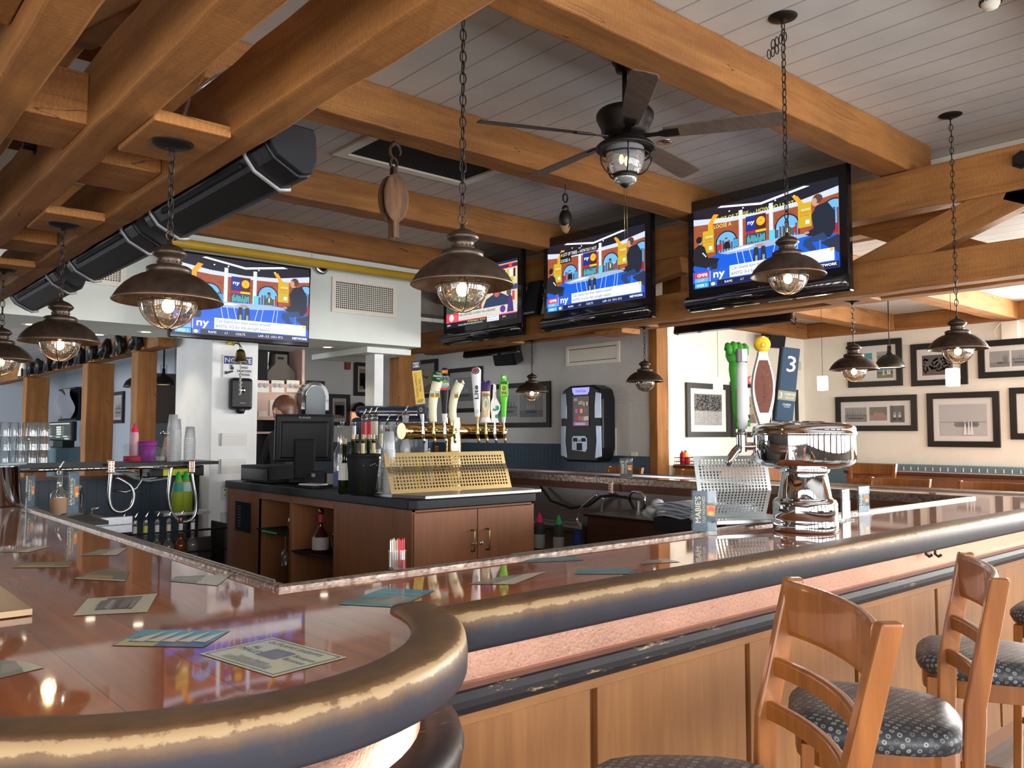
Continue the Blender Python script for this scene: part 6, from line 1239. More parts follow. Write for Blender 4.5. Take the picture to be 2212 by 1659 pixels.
for k in range(34): mb.bb((12.075, 3.55 + k * .1, 1.0), (12.085, 3.56 + k * .1, 1.05))
mb.build('piping', 'white', t)
t = thing('service_counter', 'brown counter with a dark top along the white far wall, holding the condiment basket', 'counter', (9.5, 6.7, FZ)); O = (9.5, 6.7, FZ)
mb = MB(O); mb.bb((8.86, 6.5, FZ), (11.4, 6.92, 1.07)); mb.build('body', wood('counter_wood', (.40, .18, .09), (.30, .13, .06), 'Z', .45), t); mb = MB(O); mb.bb((8.84, 6.45, 1.07), (11.45, 6.94, 1.11)); mb.build('top', 'cabdark', t, bevel=.008)
p = at(1486, 997, y=6.68); p.z = 1.112; t = thing('condiment_basket', 'black wire basket of condiment bottles on the counter at the white wall', 'basket', p)
mb = MB()
for z_ in (.01, .05, .10): mb.tube([(-.16, -.09, z_), (.16, -.09, z_), (.16, .09, z_), (-.16, .09, z_)], .004, 5, closed=True)
for k in range(9): x_ = -.16 + k * .04; mb.tube([(x_, -.09, .01), (x_, -.09, .10)], .0025, 4); mb.tube([(x_, .09, .01), (x_, .09, .10)], .0025, 4)
mb.build('wire_frame', 'iron', t)
for dx, c_, cc, l, nm in ((-.11, (.55, .02, .03), (.6, .6, .58), 'large red ketchup bottle in the condiment basket', 'a'), (-.045, (.75, .50, .05), (.1, .2, .5), 'yellow mustard bottle with a blue cap in the condiment basket', 'b'), (-.075, (.6, .03, .03), (.6, .03, .03), 'small round red bottle at the front of the condiment basket', 'c')):
    t2 = thing('condiment_bottle', l, 'bottle', p + V(dx, -.05 if nm == 'c' else .0, .012), 0, 'condiments in the wire basket'); hh = .10 if nm == 'c' else .18; mb = MB(); mb.lathe([(.0005, 0), (.032, 0), (.036, hh * .3), (.034, hh * .75), (.014, hh * .92)], seg=16, col=c_); mb.build('bottle_body', 'plas', t2); mb = MB(); mb.lathe([(.018, hh * .9), (.018, hh), (.0005, hh)], seg=12, col=cc); mb.build('cap', 'plas', t2)
# framed photographs
def photo(p, x0, y0, x1, y1, kind, seed):
    rnd = random.Random(seed); w_, h = x1 - x0, y1 - y0
    def g(v, t_=(1, 1, 1)): return (v * t_[0], v * t_[1], v * t_[2])
    if kind == 'beach':
        p.rect(x0, y0, x1, y1, g(.30)); p.rect(x0, y0 + h * .45, x1, y1, g(.09))
        for k in range(220): a, b = rnd.random(), rnd.random(); p.ell(x0 + a * w_ * .95 + .01, y0 + h * (.48 + .47 * b), w_ * .017, h * .017, g(rnd.uniform(.03, .30)), 6, step=False)
        p.k += 1
        for k in range(90): a, b = rnd.random(), rnd.random(); p.rect(x0 + a * w_ * .97, y0 + b * h * .45, x0 + a * w_ * .97 + w_ * .02, y0 + b * h * .45 + h * .03, g(rnd.uniform(.10, .62)), step=False)
    elif kind == 'lake':
        p.rect(x0, y0, x1, y1, g(.34)); p.rect(x0, y0, x1, y0 + h * .42, g(.24)); p.rect(x0, y0 + h * .42, x1, y0 + h * .47, g(.12))
        for k in range(7): a = x0 + w_ * (.1 + .12 * k); p.poly([(a, y0 + h * .4), (a + w_ * .06, y0 + h * .4), (a + w_ * .035, y0 + h * rnd.uniform(.6, .85))], g(rnd.uniform(.10, .22)))
        p.poly([(x0 + w_ * .1, y0 + h * .3), (x0 + w_ * .9, y0 + h * .28), (x0 + w_ * .8, y0 + h * .18), (x0 + w_ * .2, y0 + h * .2)], g(.10))
    elif kind == 'crowd':
        p.rect(x0, y0, x1, y1, g(.12, (1, .93, .95)))
        for k in range(70): a, b = rnd.random(), rnd.random(); p.ell(x0 + w_ * (.05 + .9 * a), y0 + h * (.12 + .7 * b), w_ * .028, h * .06, g(rnd.uniform(.05, .55), (1, .92, .95)), 7, step=False)
    elif kind == 'boat':
        p.rect(x0, y0, x1, y1, g(.50)); p.rect(x0, y0 + h * .42, x1, y0 + h * .455, g(.34)); p.poly([(x0 + w_ * .3, y0 + h * .36), (x0 + w_ * .85, y0 + h * .37), (x0 + w_ * .8, y0 + h * .28), (x0 + w_ * .36, y0 + h * .28)], g(.22))
        for k in range(16): a = x0 + w_ * (.33 + k * .032); p.rect(a, y0 + h * .36, a + w_ * .014, y0 + h * (.42 + rnd.random() * .03), g(.05))
        for a in (.52, .60, .66): p.poly([(x0 + w_ * a, y0 + h * .05), (x0 + w_ * (a + .07), y0 + h * .04), (x0 + w_ * (a + .03), y0 + h * .52)], g(.72))
    elif kind == 'sky':
        p.rect(x0, y0, x1, y1, (.05, .36, .42)); p.rect(x0, y0, x1, y0 + h * .3, (.25, .30, .35))
    elif kind == 'sail':
        p.rect(x0, y0, x1, y1, (.14, .28, .45)); p.rect(x0, y0, x1, y0 + h * .4, (.18, .20, .10)); p.rect(x0, y0 + h * .4, x1, y0 + h * .52, (.05, .08, .06))
        for a in (.35, .6, .72): p.poly([(x0 + w_ * a, y0 + h * .3), (x0 + w_ * (a + .14), y0 + h * .3), (x0 + w_ * (a + .07), y0 + h * .95)], (.65, .65, .58))
        p.rect(x0 + w_ * .3, y0 + h * .22, x0 + w_ * .55, y0 + h * .3, (.55, .50, .05))
    elif kind == 'sepia': p.rect(x0, y0, x1, y1, (.22, .15, .08)); [p.rect(x0 + w_ * rnd.random() * .9, y0 + h * rnd.random() * .7, x0 + w_ * .95, y0 + h * .8, (.16 * rnd.uniform(.4, 1.4),) * 2 + (.06,), step=False) for k in range(12)]
    elif kind == 'house': p.rect(x0, y0, x1, y1, (.36, .24, .22)); p.rect(x0, y0 + h * .4, x1, y1, (.20, .20, .17)); p.poly([(x0 + w_ * .2, y0 + h * .3), (x0 + w_ * .9, y0 + h * .35), (x0 + w_ * .8, y0 + h * .6), (x0 + w_ * .3, y0 + h * .6)], (.42, .25, .22))
    elif kind == 'pair': p.rect(x0, y0, x1, y1, g(.13)); [(p.ell(x0 + w_ * a, y0 + h * .55, w_ * .12, h * .08, g(.3), 9), p.rect(x0 + w_ * (a - .13), y0 + h * .1, x0 + w_ * (a + .13), y0 + h * .46, g(.05)), p.rect(x0 + w_ * (a - .1), y0 + h * .3, x0 + w_ * (a + .1), y0 + h * .46, g(.55))) for a in (.33, .68)]
    elif kind == 'crane': p.rect(x0, y0, x1, y1, g(.32)); p.rect(x0, y0, x1, y0 + h * .3, g(.22)); p.poly([(x0 + w_ * .35, y0 + h * .2), (x0 + w_ * .7, y0 + h * .22), (x0 + w_ * .6, y0 + h * .32), (x0 + w_ * .4, y0 + h * .3)], g(.07)); [p.rect(x0 + w_ * (.68 + k * .05), y0 + h * .2, x0 + w_ * (.70 + k * .05), y0 + h * rnd.uniform(.5, .9), g(.10)) for k in range(5)]
    elif kind == 'sketch': p.rect(x0, y0, x1, y1, (.40, .33, .22)); [p.ell(x0 + w_ * (.3 + k * .08), y0 + h * (.6 + rnd.random() * .1), w_ * .05, h * .05, (.08, .07, .06), 7) for k in range(5)]; p.poly([(x0, y0), (x0 + w_, y0), (x0 + w_ * .8, y0 + h * .35), (x0 + w_ * .3, y0 + h * .2)], (.22, .16, .10))
    elif kind == 'ship': p.rect(x0, y0, x1, y1, g(.26)); p.rect(x0, y0, x1, y0 + h * .3, g(.16)); [p.line(x0 + w_ * (.35 + k * .1), y0 + h * .25, x0 + w_ * (.36 + k * .1), y0 + h * (.9 - .1 * k), w_ * .012, g(.08)) for k in range(4)]; p.poly([(x0 + w_ * .25, y0 + h * .28), (x0 + w_ * .75, y0 + h * .28), (x0 + w_ * .68, y0 + h * .18), (x0 + w_ * .3, y0 + h * .18)], g(.07)); [p.poly([(x0 + w_ * (.3 + .1 * k), y0 + h * .35), (x0 + w_ * (.38 + .1 * k), y0 + h * .35), (x0 + w_ * (.35 + .1 * k), y0 + h * .75)], g(.42)) for k in range(4)]
def framed(name_axis, plane, A, B, fr_, mat_c, pics, label, group='black framed pictures on the walls'):
    """A upper-left and B lower-right corners as photo directions, projected on the wall plane"""
    k = {name_axis: plane}; a = at(*A, **k); b = at(*B, **k)
    if name_axis == 'x': U = V(0, -1, 0); w_ = a.y - b.y; o_ = V(plane, a.y, b.z); N = V(-1, 0, 0)
    else: U = V(1, 0, 0); w_ = b.x - a.x; o_ = V(a.x, plane, b.z); N = V(0, -1, 0)
    h = a.z - b.z; t = thing('framed_picture', label, 'picture', o_, 0, group)
    def q(mb, x0, y0, x1, y1, d0, d1):
        vs = [U * x + V(0, 0, 1) * y + N * d for d in (d0, d1) for x, y in ((x0, y0), (x1, y0), (x1, y1), (x0, y1))]; mb.add(vs, [(3, 2, 1, 0), (4, 5, 6, 7), (0, 1, 5, 4), (1, 2, 6, 5), (2, 3, 7, 6), (3, 0, 4, 7)])
    mb = MB(); q(mb, 0, 0, w_, fr_, 0, .035); q(mb, 0, h - fr_, w_, h, 0, .035); q(mb, 0, fr_, fr_, h - fr_, 0, .035); q(mb, w_ - fr_, fr_, w_, h - fr_, 0, .035); mb.build('frame', 'frame', t)
    mb = MB(); p = Pic(mb, N * .012, U, V(0, 0, 1), .0012); p.rect(fr_ * .8, fr_ * .8, w_ - fr_ * .8, h - fr_ * .8, mat_c); mb.build('mat_board', 'paint', t)
    iw, ih = w_ - 2 * fr_, h - 2 * fr_
    for i, (x0, y0, x1, y1, kd) in enumerate(pics):
        mb = MB(); p = Pic(mb, N * .0145, U, V(0, 0, 1), .0006); photo(p, fr_ + x0 * iw, fr_ + y0 * ih, fr_ + x1 * iw, fr_ + y1 * ih, kd, hash(label) % 97 if False else len(label) + i); mb.build('photograph', 'paint', t)
    mb = MB(); p = Pic(mb, N * .022, U, V(0, 0, 1)); p.rect(fr_ * .9, fr_ * .9, w_ - fr_ * .9, h - fr_ * .9, (1, 1, 1)); mb.build('glazing', 'pane', t)
M['pane'] = glassy('picture_glass', (1, 1, 1), body=.0, gloss=.6)
WM = (.74, .73, .70)
framed('y', 6.99, (1480, 826), (1574, 944), .075, WM, [(.12, .15, .88, .88, 'beach')], 'framed beach photograph, leftmost on the white wall, behind the thin white pendant')
framed('y', 6.99, (1577, 824), (1650, 944), .075, WM, [(.2, .2, .8, .8, 'sketch')], 'framed picture on the white wall behind the green fist tap handle')
framed('y', 6.99, (1654, 838), (1722, 940), .075, WM, [(.1, .12, .85, .9, 'beach')], 'framed picture on the white wall behind the dark blue tap handle')
framed('x', 12.29, (1832, 740), (1951, 833), .082, WM, [(.10, .45, .45, .80, 'sky'), (.56, .60, .86, .82, 'lake'), (.55, .08, .92, .40, 'sail')], 'framed colour boat photographs behind the dome pendant')
framed('x', 12.29, (1968, 745), (2092, 830), .082, WM, [(.12, .15, .80, .80, 'crowd')], 'framed group photograph behind the rightmost ship lamp')
framed('x', 12.29, (2113, 738), (2250, 812), .082, WM, [(.10, .18, .52, .80, 'crane'), (.56, .18, .9, .8, 'lake')], 'framed harbour photographs at the upper right edge')
framed('x', 12.29, (1806, 858), (1983, 931), .082, WM, [(.06, .16, .38, .76, 'lake'), (.42, .2, .67, .76, 'house'), (.71, .12, .91, .80, 'pair')], 'wide frame with three old photographs, above the booth')
framed('x', 12.29, (2003, 850), (2163, 967), .082, WM, [(.10, .12, .90, .86, 'boat')], 'framed pale photograph of a crowded rowing boat')
framed('x', 12.29, (2181, 838), (2300, 950), .082, WM, [(.2, .18, .8, .82, 'sepia')], 'framed yellowish picture cut off by the right edge')
GM = (.40, .39, .36)
framed('x', 8.59, (900, 780), (946, 858), .07, GM, [(.1, .05, .9, .85, 'sketch')], 'small framed sketch on the grey wall, high behind the leftmost tap handles')
framed('x', 8.59, (968, 798), (1043, 890), .07, GM, [(.12, .2, .88, .85, 'ship')], 'framed tall-ship picture on the grey wall behind the middle taps')
framed('x', 8.59, (1058, 832), (1191, 923), .075, GM, [(.05, .18, .48, .80, 'lake'), (.52, .15, .93, .80, 'ship')], 'wide framed sailing pictures on the grey wall left of the jukebox')
framed('y', 12.99, (882, 866), (916, 905), .07, GM, [(.2, .2, .8, .8, 'sketch')], 'small framed picture low on the far grey wall behind the bottles')
framed('y', 12.99, (709, 851), (754, 920), .07, GM, [(.15, .15, .9, .85, 'sepia')], 'framed brown portrait on the back wall, right of the monitor')
framed('y', 12.99, (764, 782), (800, 856), .07, GM, [(.2, .1, .9, .9, 'sepia')], 'framed picture on the back wall touching the white post')
framed('y', 12.99, (662, 822), (699, 870), .07, GM, [(.2, .2, .8, .8, 'lake')], 'framed picture on the back wall behind the black arched clock')
framed('x', 4.49, (245, 848), (268, 914), .06, GM, [(.2, .1, .85, .9, 'lake')], 'narrow framed picture on the blue-grey wall between the timber posts')
# jukebox
jb = thing('jukebox', 'black and silver wall jukebox with a lit touch screen on the grey wall', 'jukebox', (8.33, 8.10, 1.13), -PI / 2)
W_, H_ = .80, 1.06
mb = MB(); ol = [(-.36, .06), (-.30, 0), (.30, 0), (.36, .06), (.40, .2), (.40, .86), (.36, 1.0), (.22, 1.06), (-.22, 1.06), (-.36, 1.0), (-.40, .86), (-.40, .2)]
R = Matrix(((1, 0, 0), (0, 0, -1), (0, 1, 0))); mb.prism(ol, -.25, .02, R=R); mb.build('cabinet', 'black', jb, bevel=.03)
SV = plain('silver_plastic', (.34, .38, .46), .25, metal=.5)
for s_ in (-1, 1):
    for (z0, z1, k) in ((.08, .50, 0), (.60, .96, 1)):
        mb = MB(); o2 = [(s_ * .39, z0), (s_ * .27, z0 - .03 if k == 0 else z0), (s_ * (.30 if k == 0 else .20 + .07), (z0 + z1) / 2), (s_ * .29, z1), (s_ * .385, z1 + (.0 if k == 0 else -.02))]
        if s_ < 0: o2 = o2[::-1]
        mb.prism(o2, .020, .036, R=R); mb.build('side_wing', SV, jb, bevel=.006)
mb = MB(); p = Pic(mb, (0, -.024, 0), V(1, 0, 0), V(0, 0, 1), .001); p.poly([(-.16, .97), (-.13, .93), (.13, .93), (.16, .97), (.17, 1.03), (-.17, 1.03)], (.30, .30, .80)); p.text('TouchTunes', -.10, .965, .035, (.02, .02, .10), .2, bold=.001); o = mb.build('sign', 'screen', jb)
mb = MB(); p = Pic(mb, (-.16, -.026, .50), V(.32, 0, 0), V(0, 0, .41), .0008); p.rect(0, 0, 1, 1, (.012, .010, .012)); p.rect(.08, .14, 1, 1, (.05, .035, .03)); p.rect(.08, .84, .30, .93, (.12, .16, .14)); p.text('AC/DC', .38, .72, .11, (.55, .50, .45), .26)
for x, y, c_ in ((.25, .50, (.20, .06, .18)), (.55, .50, (.65, .14, .04)), (.82, .50, (.05, .05, .07)), (.28, .24, (.15, .02, .02)), (.45, .26, (.35, .03, .02)), (.62, .24, (.12, .10, .10)), (.78, .24, (.32, .22, .16)), (.92, .25, (.30, .22, .18))): p.rect(x - .07, y - .07, x + .07, y + .07, c_)
p.rect(.08, .0, 1, .13, (.14, .06, .16)); p.rect(.2, .07, .8, .09, (.4, .3, .4)); p.rect(.2, .03, .8, .05, (.4, .3, .4)); p.rect(.70, .66, .78, .8, (.3, .2, .15)); p.rect(.88, .68, .96, .8, (.35, .3, .25)); mb.build('touch_screen', 'screen', jb)
mb = MB(); mb.prism([(-.17, .16), (.10, .14), (.12, .18), (.12, .33), (.09, .36), (-.14, .36), (-.17, .33)], .020, .034, R=R); pn = mb.build('coin_panel', SV, jb, bevel=.004)
mb = MB(); p = Pic(mb, (0, -.036, 0), V(1, 0, 0), V(0, 0, 1), .001); p.rect(-.14, .28, -.06, .33, (.01, .01, .02)); p.rect(.02, .28, .10, .33, (.01, .01, .02)); p.rect(-.07, .16, .03, .26, (.01, .01, .015)); p.rect(-.04, .28, .0, .31, (.4, .42, .45)); mb.build('slots', 'paint', pn)
mb = MB(); mb.tube([(.18, .22, .06), (.26, .24, -.02), (.20, .24, -.10), (.30, .24, -.16)], .008, 6); mb.build('cable', 'mblack', jb)
t = thing('wall_backplate', 'pale mounting board between the grey wall and the jukebox', 'panel', (8.585, 8.1, 1.1)); MB((8.585, 8.1, 1.1)).bb((8.57, 7.70, 1.12), (8.592, 8.62, 1.6)).build('board', 'grey', t)
t = thing('power_outlet', 'white power outlet with a black plug right of the jukebox', 'outlet', at(1370, 990, x=8.59)); mb = MB(); mb.box((0, 0, 0), (.012, .11, .17), bev=.003); mb.build('cover_plate', 'white', t); mb = MB(); mb.tube([(-.02, .0, -.02), (-.05, .03, -.03), (-.04, .10, -.07), (-.02, .16, -.13)], .010, 6); mb.build('plug_cord', 'mblack', t)
# speakers
def box_speaker(p, rz, tilt, d, label):
    t = thing('wall_speaker', label, 'speaker', p, rz, 'black speakers'); R = Matrix.Rotation(tilt, 3, 'X'); mb = MB(); mb.box((0, 0, 0), d, R=R, bev=.03); mb.build('cabinet', 'gblack', t); mb = MB(); mb.box(R @ V(0, -d[1] / 2, 0), (d[0] * .86, .01, d[2] * .86), R=R, bev=.004); mb.build('grille', 'mblack', t); mb = MB(); mb.tube([(0, .03, 0), (0, .16, .06)], .015, 6); mb.build('bracket', 'mblack', t)
p = at(1096, 765, x=8.35); box_speaker(p, -PI / 2 + .25, .35, (.42, .24, .32), 'glossy black speaker tilted on the grey wall, reflecting a lamp')
p = at(1669, 737, y=6.75); box_speaker(p, -.25, .2, (.34, .2, .2), 'black cylinder-like speaker under the golden beam in the far corner')
p = at(1155, 645, x=6.42); box_speaker(p, -PI / 2, -.25, (.24, .1, .42), 'thin black speaker between the small and the middle television')
p = at(1712, 690, z=3.18); t = thing('ceiling_spot', 'small black spot fixture on the right room ceiling', 'light', p); mb = MB(); mb.lathe([(.03, .08), (.05, 0), (.08, -.05), (.0005, -.05)], (0, 0, 0), 16, axis=(.3, -.4, .8)); mb.build('housing', 'mblack', t)
# pendants of the right room
def white_pendant(px, py, x, label, s=1.0):
    p = at(px, py, x=x); t = thing('pendant_lamp', label, 'lamp', (p.x, p.y, p.z), 0, 'white cylinder pendants'); mb = MB(); mb.lathe([(.0005, .085 * s), (.055 * s, .085 * s), (.062 * s, .078 * s), (.062 * s, -.078 * s), (.055 * s, -.085 * s), (.0005, -.085 * s)], seg=20); mb.build('shade', 'shadel', t); mb = MB(); mb.tube([(0, 0, .085 * s), (0, 0, 3.255 - p.z)], .003, 4); mb.build('cord', 'mblack', t)
    l = bpy.data.lights.new('pendant_light', 'POINT'); l.energy = 5; l.color = (1, .82, .58); l.shadow_soft_size = .08; lo = bpy.data.objects.new('pendant_light', l); COL.objects.link(lo); lo.parent = t; lo.location = (0, 0, -.15)
white_pendant(1551, 829, 9.2, 'white cylinder pendant over the beach photograph'); white_pendant(1777, 828, 9.3, 'white cylinder pendant between the speaker corner and the dome pendant'); white_pendant(2058, 815, 9.4, 'white cylinder pendant just below the rightmost ship lamp', 1.12)
def dome_pendant(p, r, ztop, label, group, rod=.006):
    t = thing('pendant_lamp', label, 'lamp', p, 0, group); mb = MB(); mb.lathe([(r, 0), (r * 1.04, .006), (r * .98, r * .25), (r * .8, r * .62), (r * .5, r * .88), (r * .22, r), (r * .16, r * 1.15), (r * .14, r * 1.6), (.0005, r * 1.62)], seg=28); mb.lathe([(r * .97, .004), (r * .9, r * .3), (r * .6, r * .75), (.0005, r * .9)], seg=28); mb.build('shade', 'iron', t)
    mb = MB(); mb.lathe([(.0005, .012), (r * .93, .012)], seg=28); mb.build('diffuser', 'glowin', t)
    mb = MB(); mb.tube([(0, 0, r * 1.6), (0, 0, ztop - p.z)], rod, 6); mb.build('rod', 'iron', t); mb = MB(); mb.lathe([(.0005, -.03), (.02, -.03), (.06, -.005), (.06, 0), (.0005, 0)], (0, 0, ztop - p.z), 18); mb.build('canopy', 'iron', t)
    mb = MB(); mb.tube([(-.04, 0, r * 1.1), (-.04, 0, r * 1.9), (.04, 0, r * 1.9), (.04, 0, r * 1.1)], .004, 5, closed=True); mb.build('yoke', 'iron', t)
dome_pendant(at(1922, 795, x=10.2), .17, 3.255, 'dark dome pendant on a rod in the right room, beside the second ship lamp', 'dome pendants')
dome_pendant(at(353, 832, y=12.3), .15, 3.0, 'black dome pendant seen between the timber post and the white pillar', 'far left dome pendants', .012); dome_pendant(at(290, 837, y=13.2), .15, 3.0, 'black dome pendant half hidden behind the timber post', 'far left dome pendants', .012)
t = thing('wall_box', 'white sensor box high on the right wall with a curly cable', 'box', at(2182, 713, x=12.28)); mb = MB(); mb.box((0, 0, 0), (.06, .2, .24), bev=.006); mb.build('box', 'white', t); mb = MB(); mb.tube([(-.03, .1, .12), (-.04, .14, .06), (-.04, .18, .0), (-.03, .17, -.08)], .006, 5); mb.build('cable', 'white', t)
t = thing('wall_switch', 'cream thermostat and switch on the white wall near the corner', 'switch', at(1726, 790, y=6.985)); mb = MB(); mb.box((0, 0, 0), (.10, .014, .14), bev=.003); mb.box((-.18, 0, .06), (.10, .014, .05), bev=.003); mb.build('plates', plain('cream_plate', (.62, .56, .38), .5), t)
# ================================================================ white pillar fittings
PF = 8.618
def plate(name, a, b, label, fn, cat, mat='white'):
    """a: upper-left, b: lower-right, as directions on the pillar's front face"""
    A = at(*a, y=PF); B = at(*b, y=PF); c = (A + B) / 2; t = thing(name, label, cat, V(c.x, PF - .001, c.z)); w_ = abs(B.x - A.x); h = abs(A.z - B.z)
    mb = MB(); mb.box((0, -.006, 0), (w_, .012, h), bev=.003); mb.build('plate', mat, t)
    mb = MB(); p = Pic(mb, (-w_ / 2, -.0125, -h / 2), V(1, 0, 0), V(0, 0, 1), .0008); fn(p, w_, h); mb.build('face', 'paint', t)
    return t
def f_sign(p, w, h):
    p.rect(0, 0, w, h, (.74, .76, .78)); p.rect(.01, h * .60, w - .01, h - .012, (.02, .07, .28)); p.text('NOTICE', .02, h * .67, h * .20, (.85, .87, .9), w - .04, bold=.002)
    p.text('HAND', w * .56, h * .42, h * .10, (.02, .02, .03), w * .26, bold=.001); p.text('SANITIZER', w * .46, h * .26, h * .10, (.02, .02, .03), w * .48, bold=.001); p.text('STATION', w * .52, h * .10, h * .10, (.02, .02, .03), w * .36, bold=.001)
    p.ell(w * .29, h * .42, w * .06, h * .08, (.02, .02, .03)); p.rect(w * .23, h * .48, w * .28, h * .55, (.02, .02, .03)); p.rect(w * .22, h * .53, w * .32, h * .56, (.02, .02, .03)); p.poly([(w * .06, h * .14), (w * .10, h * .14), (w * .34, h * .26), (w * .30, h * .32), (w * .12, h * .26), (w * .06, h * .28)], (.02, .02, .03))
plate('notice_sign', (481, 766), (545, 818), 'white and blue NOTICE hand sanitizer sign on the white pillar', f_sign, 'sign')
def f_gfi(p, w, h):
    p.rect(0, 0, w, h, (.66, .66, .62))
    for k in range(3):
        x = w * (.10 + .30 * k); p.rect(x, h * .15, x + w * .22, h * .85, (.72, .72, .68)); p.rect(x + w * .05, h * .68, x + w * .16, h * .76, (.03, .03, .03)); p.rect(x + w * .04, h * .3, x + w * .09, h * .4, (.05, .25, .12)); [p.rect(x + w * .12, h * (.22 + .08 * q), x + w * .18, h * (.26 + .08 * q), (.15, .15, .14)) for q in range(5)]
plate('switch_plate', (477, 1050), (517, 1079), 'white plate with three dimmers low on the pillar, touching the island', f_gfi, 'switch')
def f_sw(p, w, h):
    p.rect(0, 0, w, h, (.62, .63, .60))
    for k in range(2): x = w * (.14 + .38 * k); p.rect(x, h * .22, x + w * .26, h * .78, (.72, .73, .70)); p.rect(x + w * .05, h * .26, x + w * .21, h * .52, (.80, .81, .80))
plate('switch_plate', (476, 1107), (512, 1138), 'white plate with two rocker switches lowest on the pillar', f_sw, 'switch')
def f_tray(p, w, h): p.rect(0, 0, w, h, (.72, .73, .71)); p.rect(0, h * .88, w, h * .92, (.82, .83, .82)); p.rect(0, 0, w * .02, h, (.35, .36, .35))
for a, b, l in (((477, 936), (532, 963), 'empty clear document holder on the pillar, upper one'), ((476, 992), (530, 1022), 'empty clear document holder on the pillar, lower one')): plate('document_holder', a, b, l, f_tray, 'holder', 'pillar')
sp_ = thing('soap_dispenser', 'black hand sanitizer dispenser on the white pillar below the sign', 'dispenser', at(514, 892, y=PF)); sp_.location.y = PF
mb = MB(); mb.box((0, -.06, .20), (.235, .12, .34), bev=.035); mb.build('housing', 'black', sp_); mb = MB(); mb.lathe([(.045, .05), (.05, .02), (.035, -.01), (.0005, -.01)], (0, -.06, 0), 18); mb.build('nozzle', 'black', sp_)
mb = MB(); mb.lathe([(.0005, .008), (.018, .006), (.03, 0)], (0, -.12, .24), 18, axis=(0, -1, 0), squash=1.0); mb.build('window', 'steel', sp_); mb = MB(); p = Pic(mb, (-.03, -.1215, .10), V(1, 0, 0), V(0, 0, 1)); p.rect(0, 0, .06, .006, (.3, .32, .34)); mb.build('mark', 'paint', sp_)
p = at(521, 783, y=8.40); bl = thing('ship_bell', 'small old brass ship bell with a knotted rope, hanging on the white pillar', 'bell', V(p.x, 8.42, p.z))
mb = MB(); mb.lathe([(.082, 0), (.084, .006), (.070, .022), (.055, .055), (.048, .10), (.040, .125), (.022, .138), (.0005, .14)], seg=30); mb.build('bell_cup', 'obrass', bl)
mb = MB(); mb.tube(ring_pts((0, 0, .155), .014, 12, 'y'), .005, 6, closed=True); mb.tube([(0, 0, .165), (0, .05, .20), (0, .14, .215), (0, .195, .20)], .009, 6); mb.build('bracket', 'obrass', bl); mb = MB(); mb.box((-.045, .17, .22), (.06, .05, .05), bev=.01); mb.build('mount', plain('bright_brass', (.75, .55, .05), .3, metal=.8), bl)
mb = MB(); mb.tube([(.0, 0, .02), (.004, 0, -.10)], .006, 6)
for k in range(16): mb.sph((.005 + .006 * math.sin(k * 2), 0, -.10 - k * .0155), .013, 8, sc=(1, 1, .8))
mb.build('knotted_rope', plain('rope', (.50, .50, .47), .9), bl)
# ================================================================ pink shelf unit, woman, clock, console behind the island
su = thing('shelf_unit', 'pink laminate shelf unit behind the bartender, with black boxes on top', 'shelf unit', (4.30, 9.75, FZ)); O = (4.30, 9.75, FZ)
x0, x1, y0, y1 = 3.86, 4.95, 9.72, 10.15; mb = MB(O); mb.bb((x1 - .035, y0, FZ), (x1, y1, 2.59)); mb.bb((x0, y0, FZ), (x0 + .035, y1, 2.59)); mb.bb((x0, y1 - .02, FZ), (x1, y1, 2.59)); mb.bb((x0, y0, 2.10), (x1, y1, 2.14)); mb.bb((x0, y0 + .02, 1.72), (x1, y0 + .05, 2.10)); mb.bb((x0, y0, 1.69), (x1, y1, 1.725)); mb.bb((x0, y0, 1.52), (x1, y1, 1.545)); mb.bb((x0, y0, 1.0), (x1, y1, 1.03)); mb.build('carcass', 'pink', su)
mb = MB(O); mb.bb((x0 + .035, y1 - .05, 2.14), (x1 - .035, y1 - .025, 2.59)); mb.bb((x0 + .035, y1 - .05, 1.03), (x1 - .035, y1 - .025, 1.69)); mb.build('dark_back', 'mblack', su)
for i, px in enumerate((567, 600, 633)):
    A = at(px - 13.5, 821, y=9.73); B = at(px + 13.5, 848, y=9.73); t = thing('dimmer_plate', ('white double dimmer plate on the pink panel, left one by the pillar', 'white double dimmer plate on the pink panel, middle one above the woman', 'white double dimmer plate on the pink panel, right one')[i], 'switch', V((A.x + B.x) / 2, 9.739, (A.z + B.z) / 2), 0, 'dimmer plates')
    w_, h = B.x - A.x, A.z - B.z; mb = MB(); mb.box((0, -.005, 0), (w_, .01, h)); mb.build('plate', 'white', t)
    for s_ in (-1, 1): mb = MB(); mb.lathe([(.028, .006), (.026, .02), (.0005, .022)], (s_ * w_ * .2, -.004, .01), 16, axis=(0, -1, 0), col=(.5, .5, .5)); mb.build('knob', 'paint', t)
for a, b, l in (((583, 864), (603, 898), 'cream framed note on the pink panel beside the woman'), ((558, 888), (577, 900), 'small white note on the pink panel by the pillar')):
    A = at(*a, y=9.73); B = at(*b, y=9.73); t = MB(); t.bb((A.x, 9.725, B.z), (B.x, 9.739, A.z)); tag(t.build('paper_note', plain('cream_note', (.72, .70, .60), .7)), l, 'note', 'notes on the pink panel')
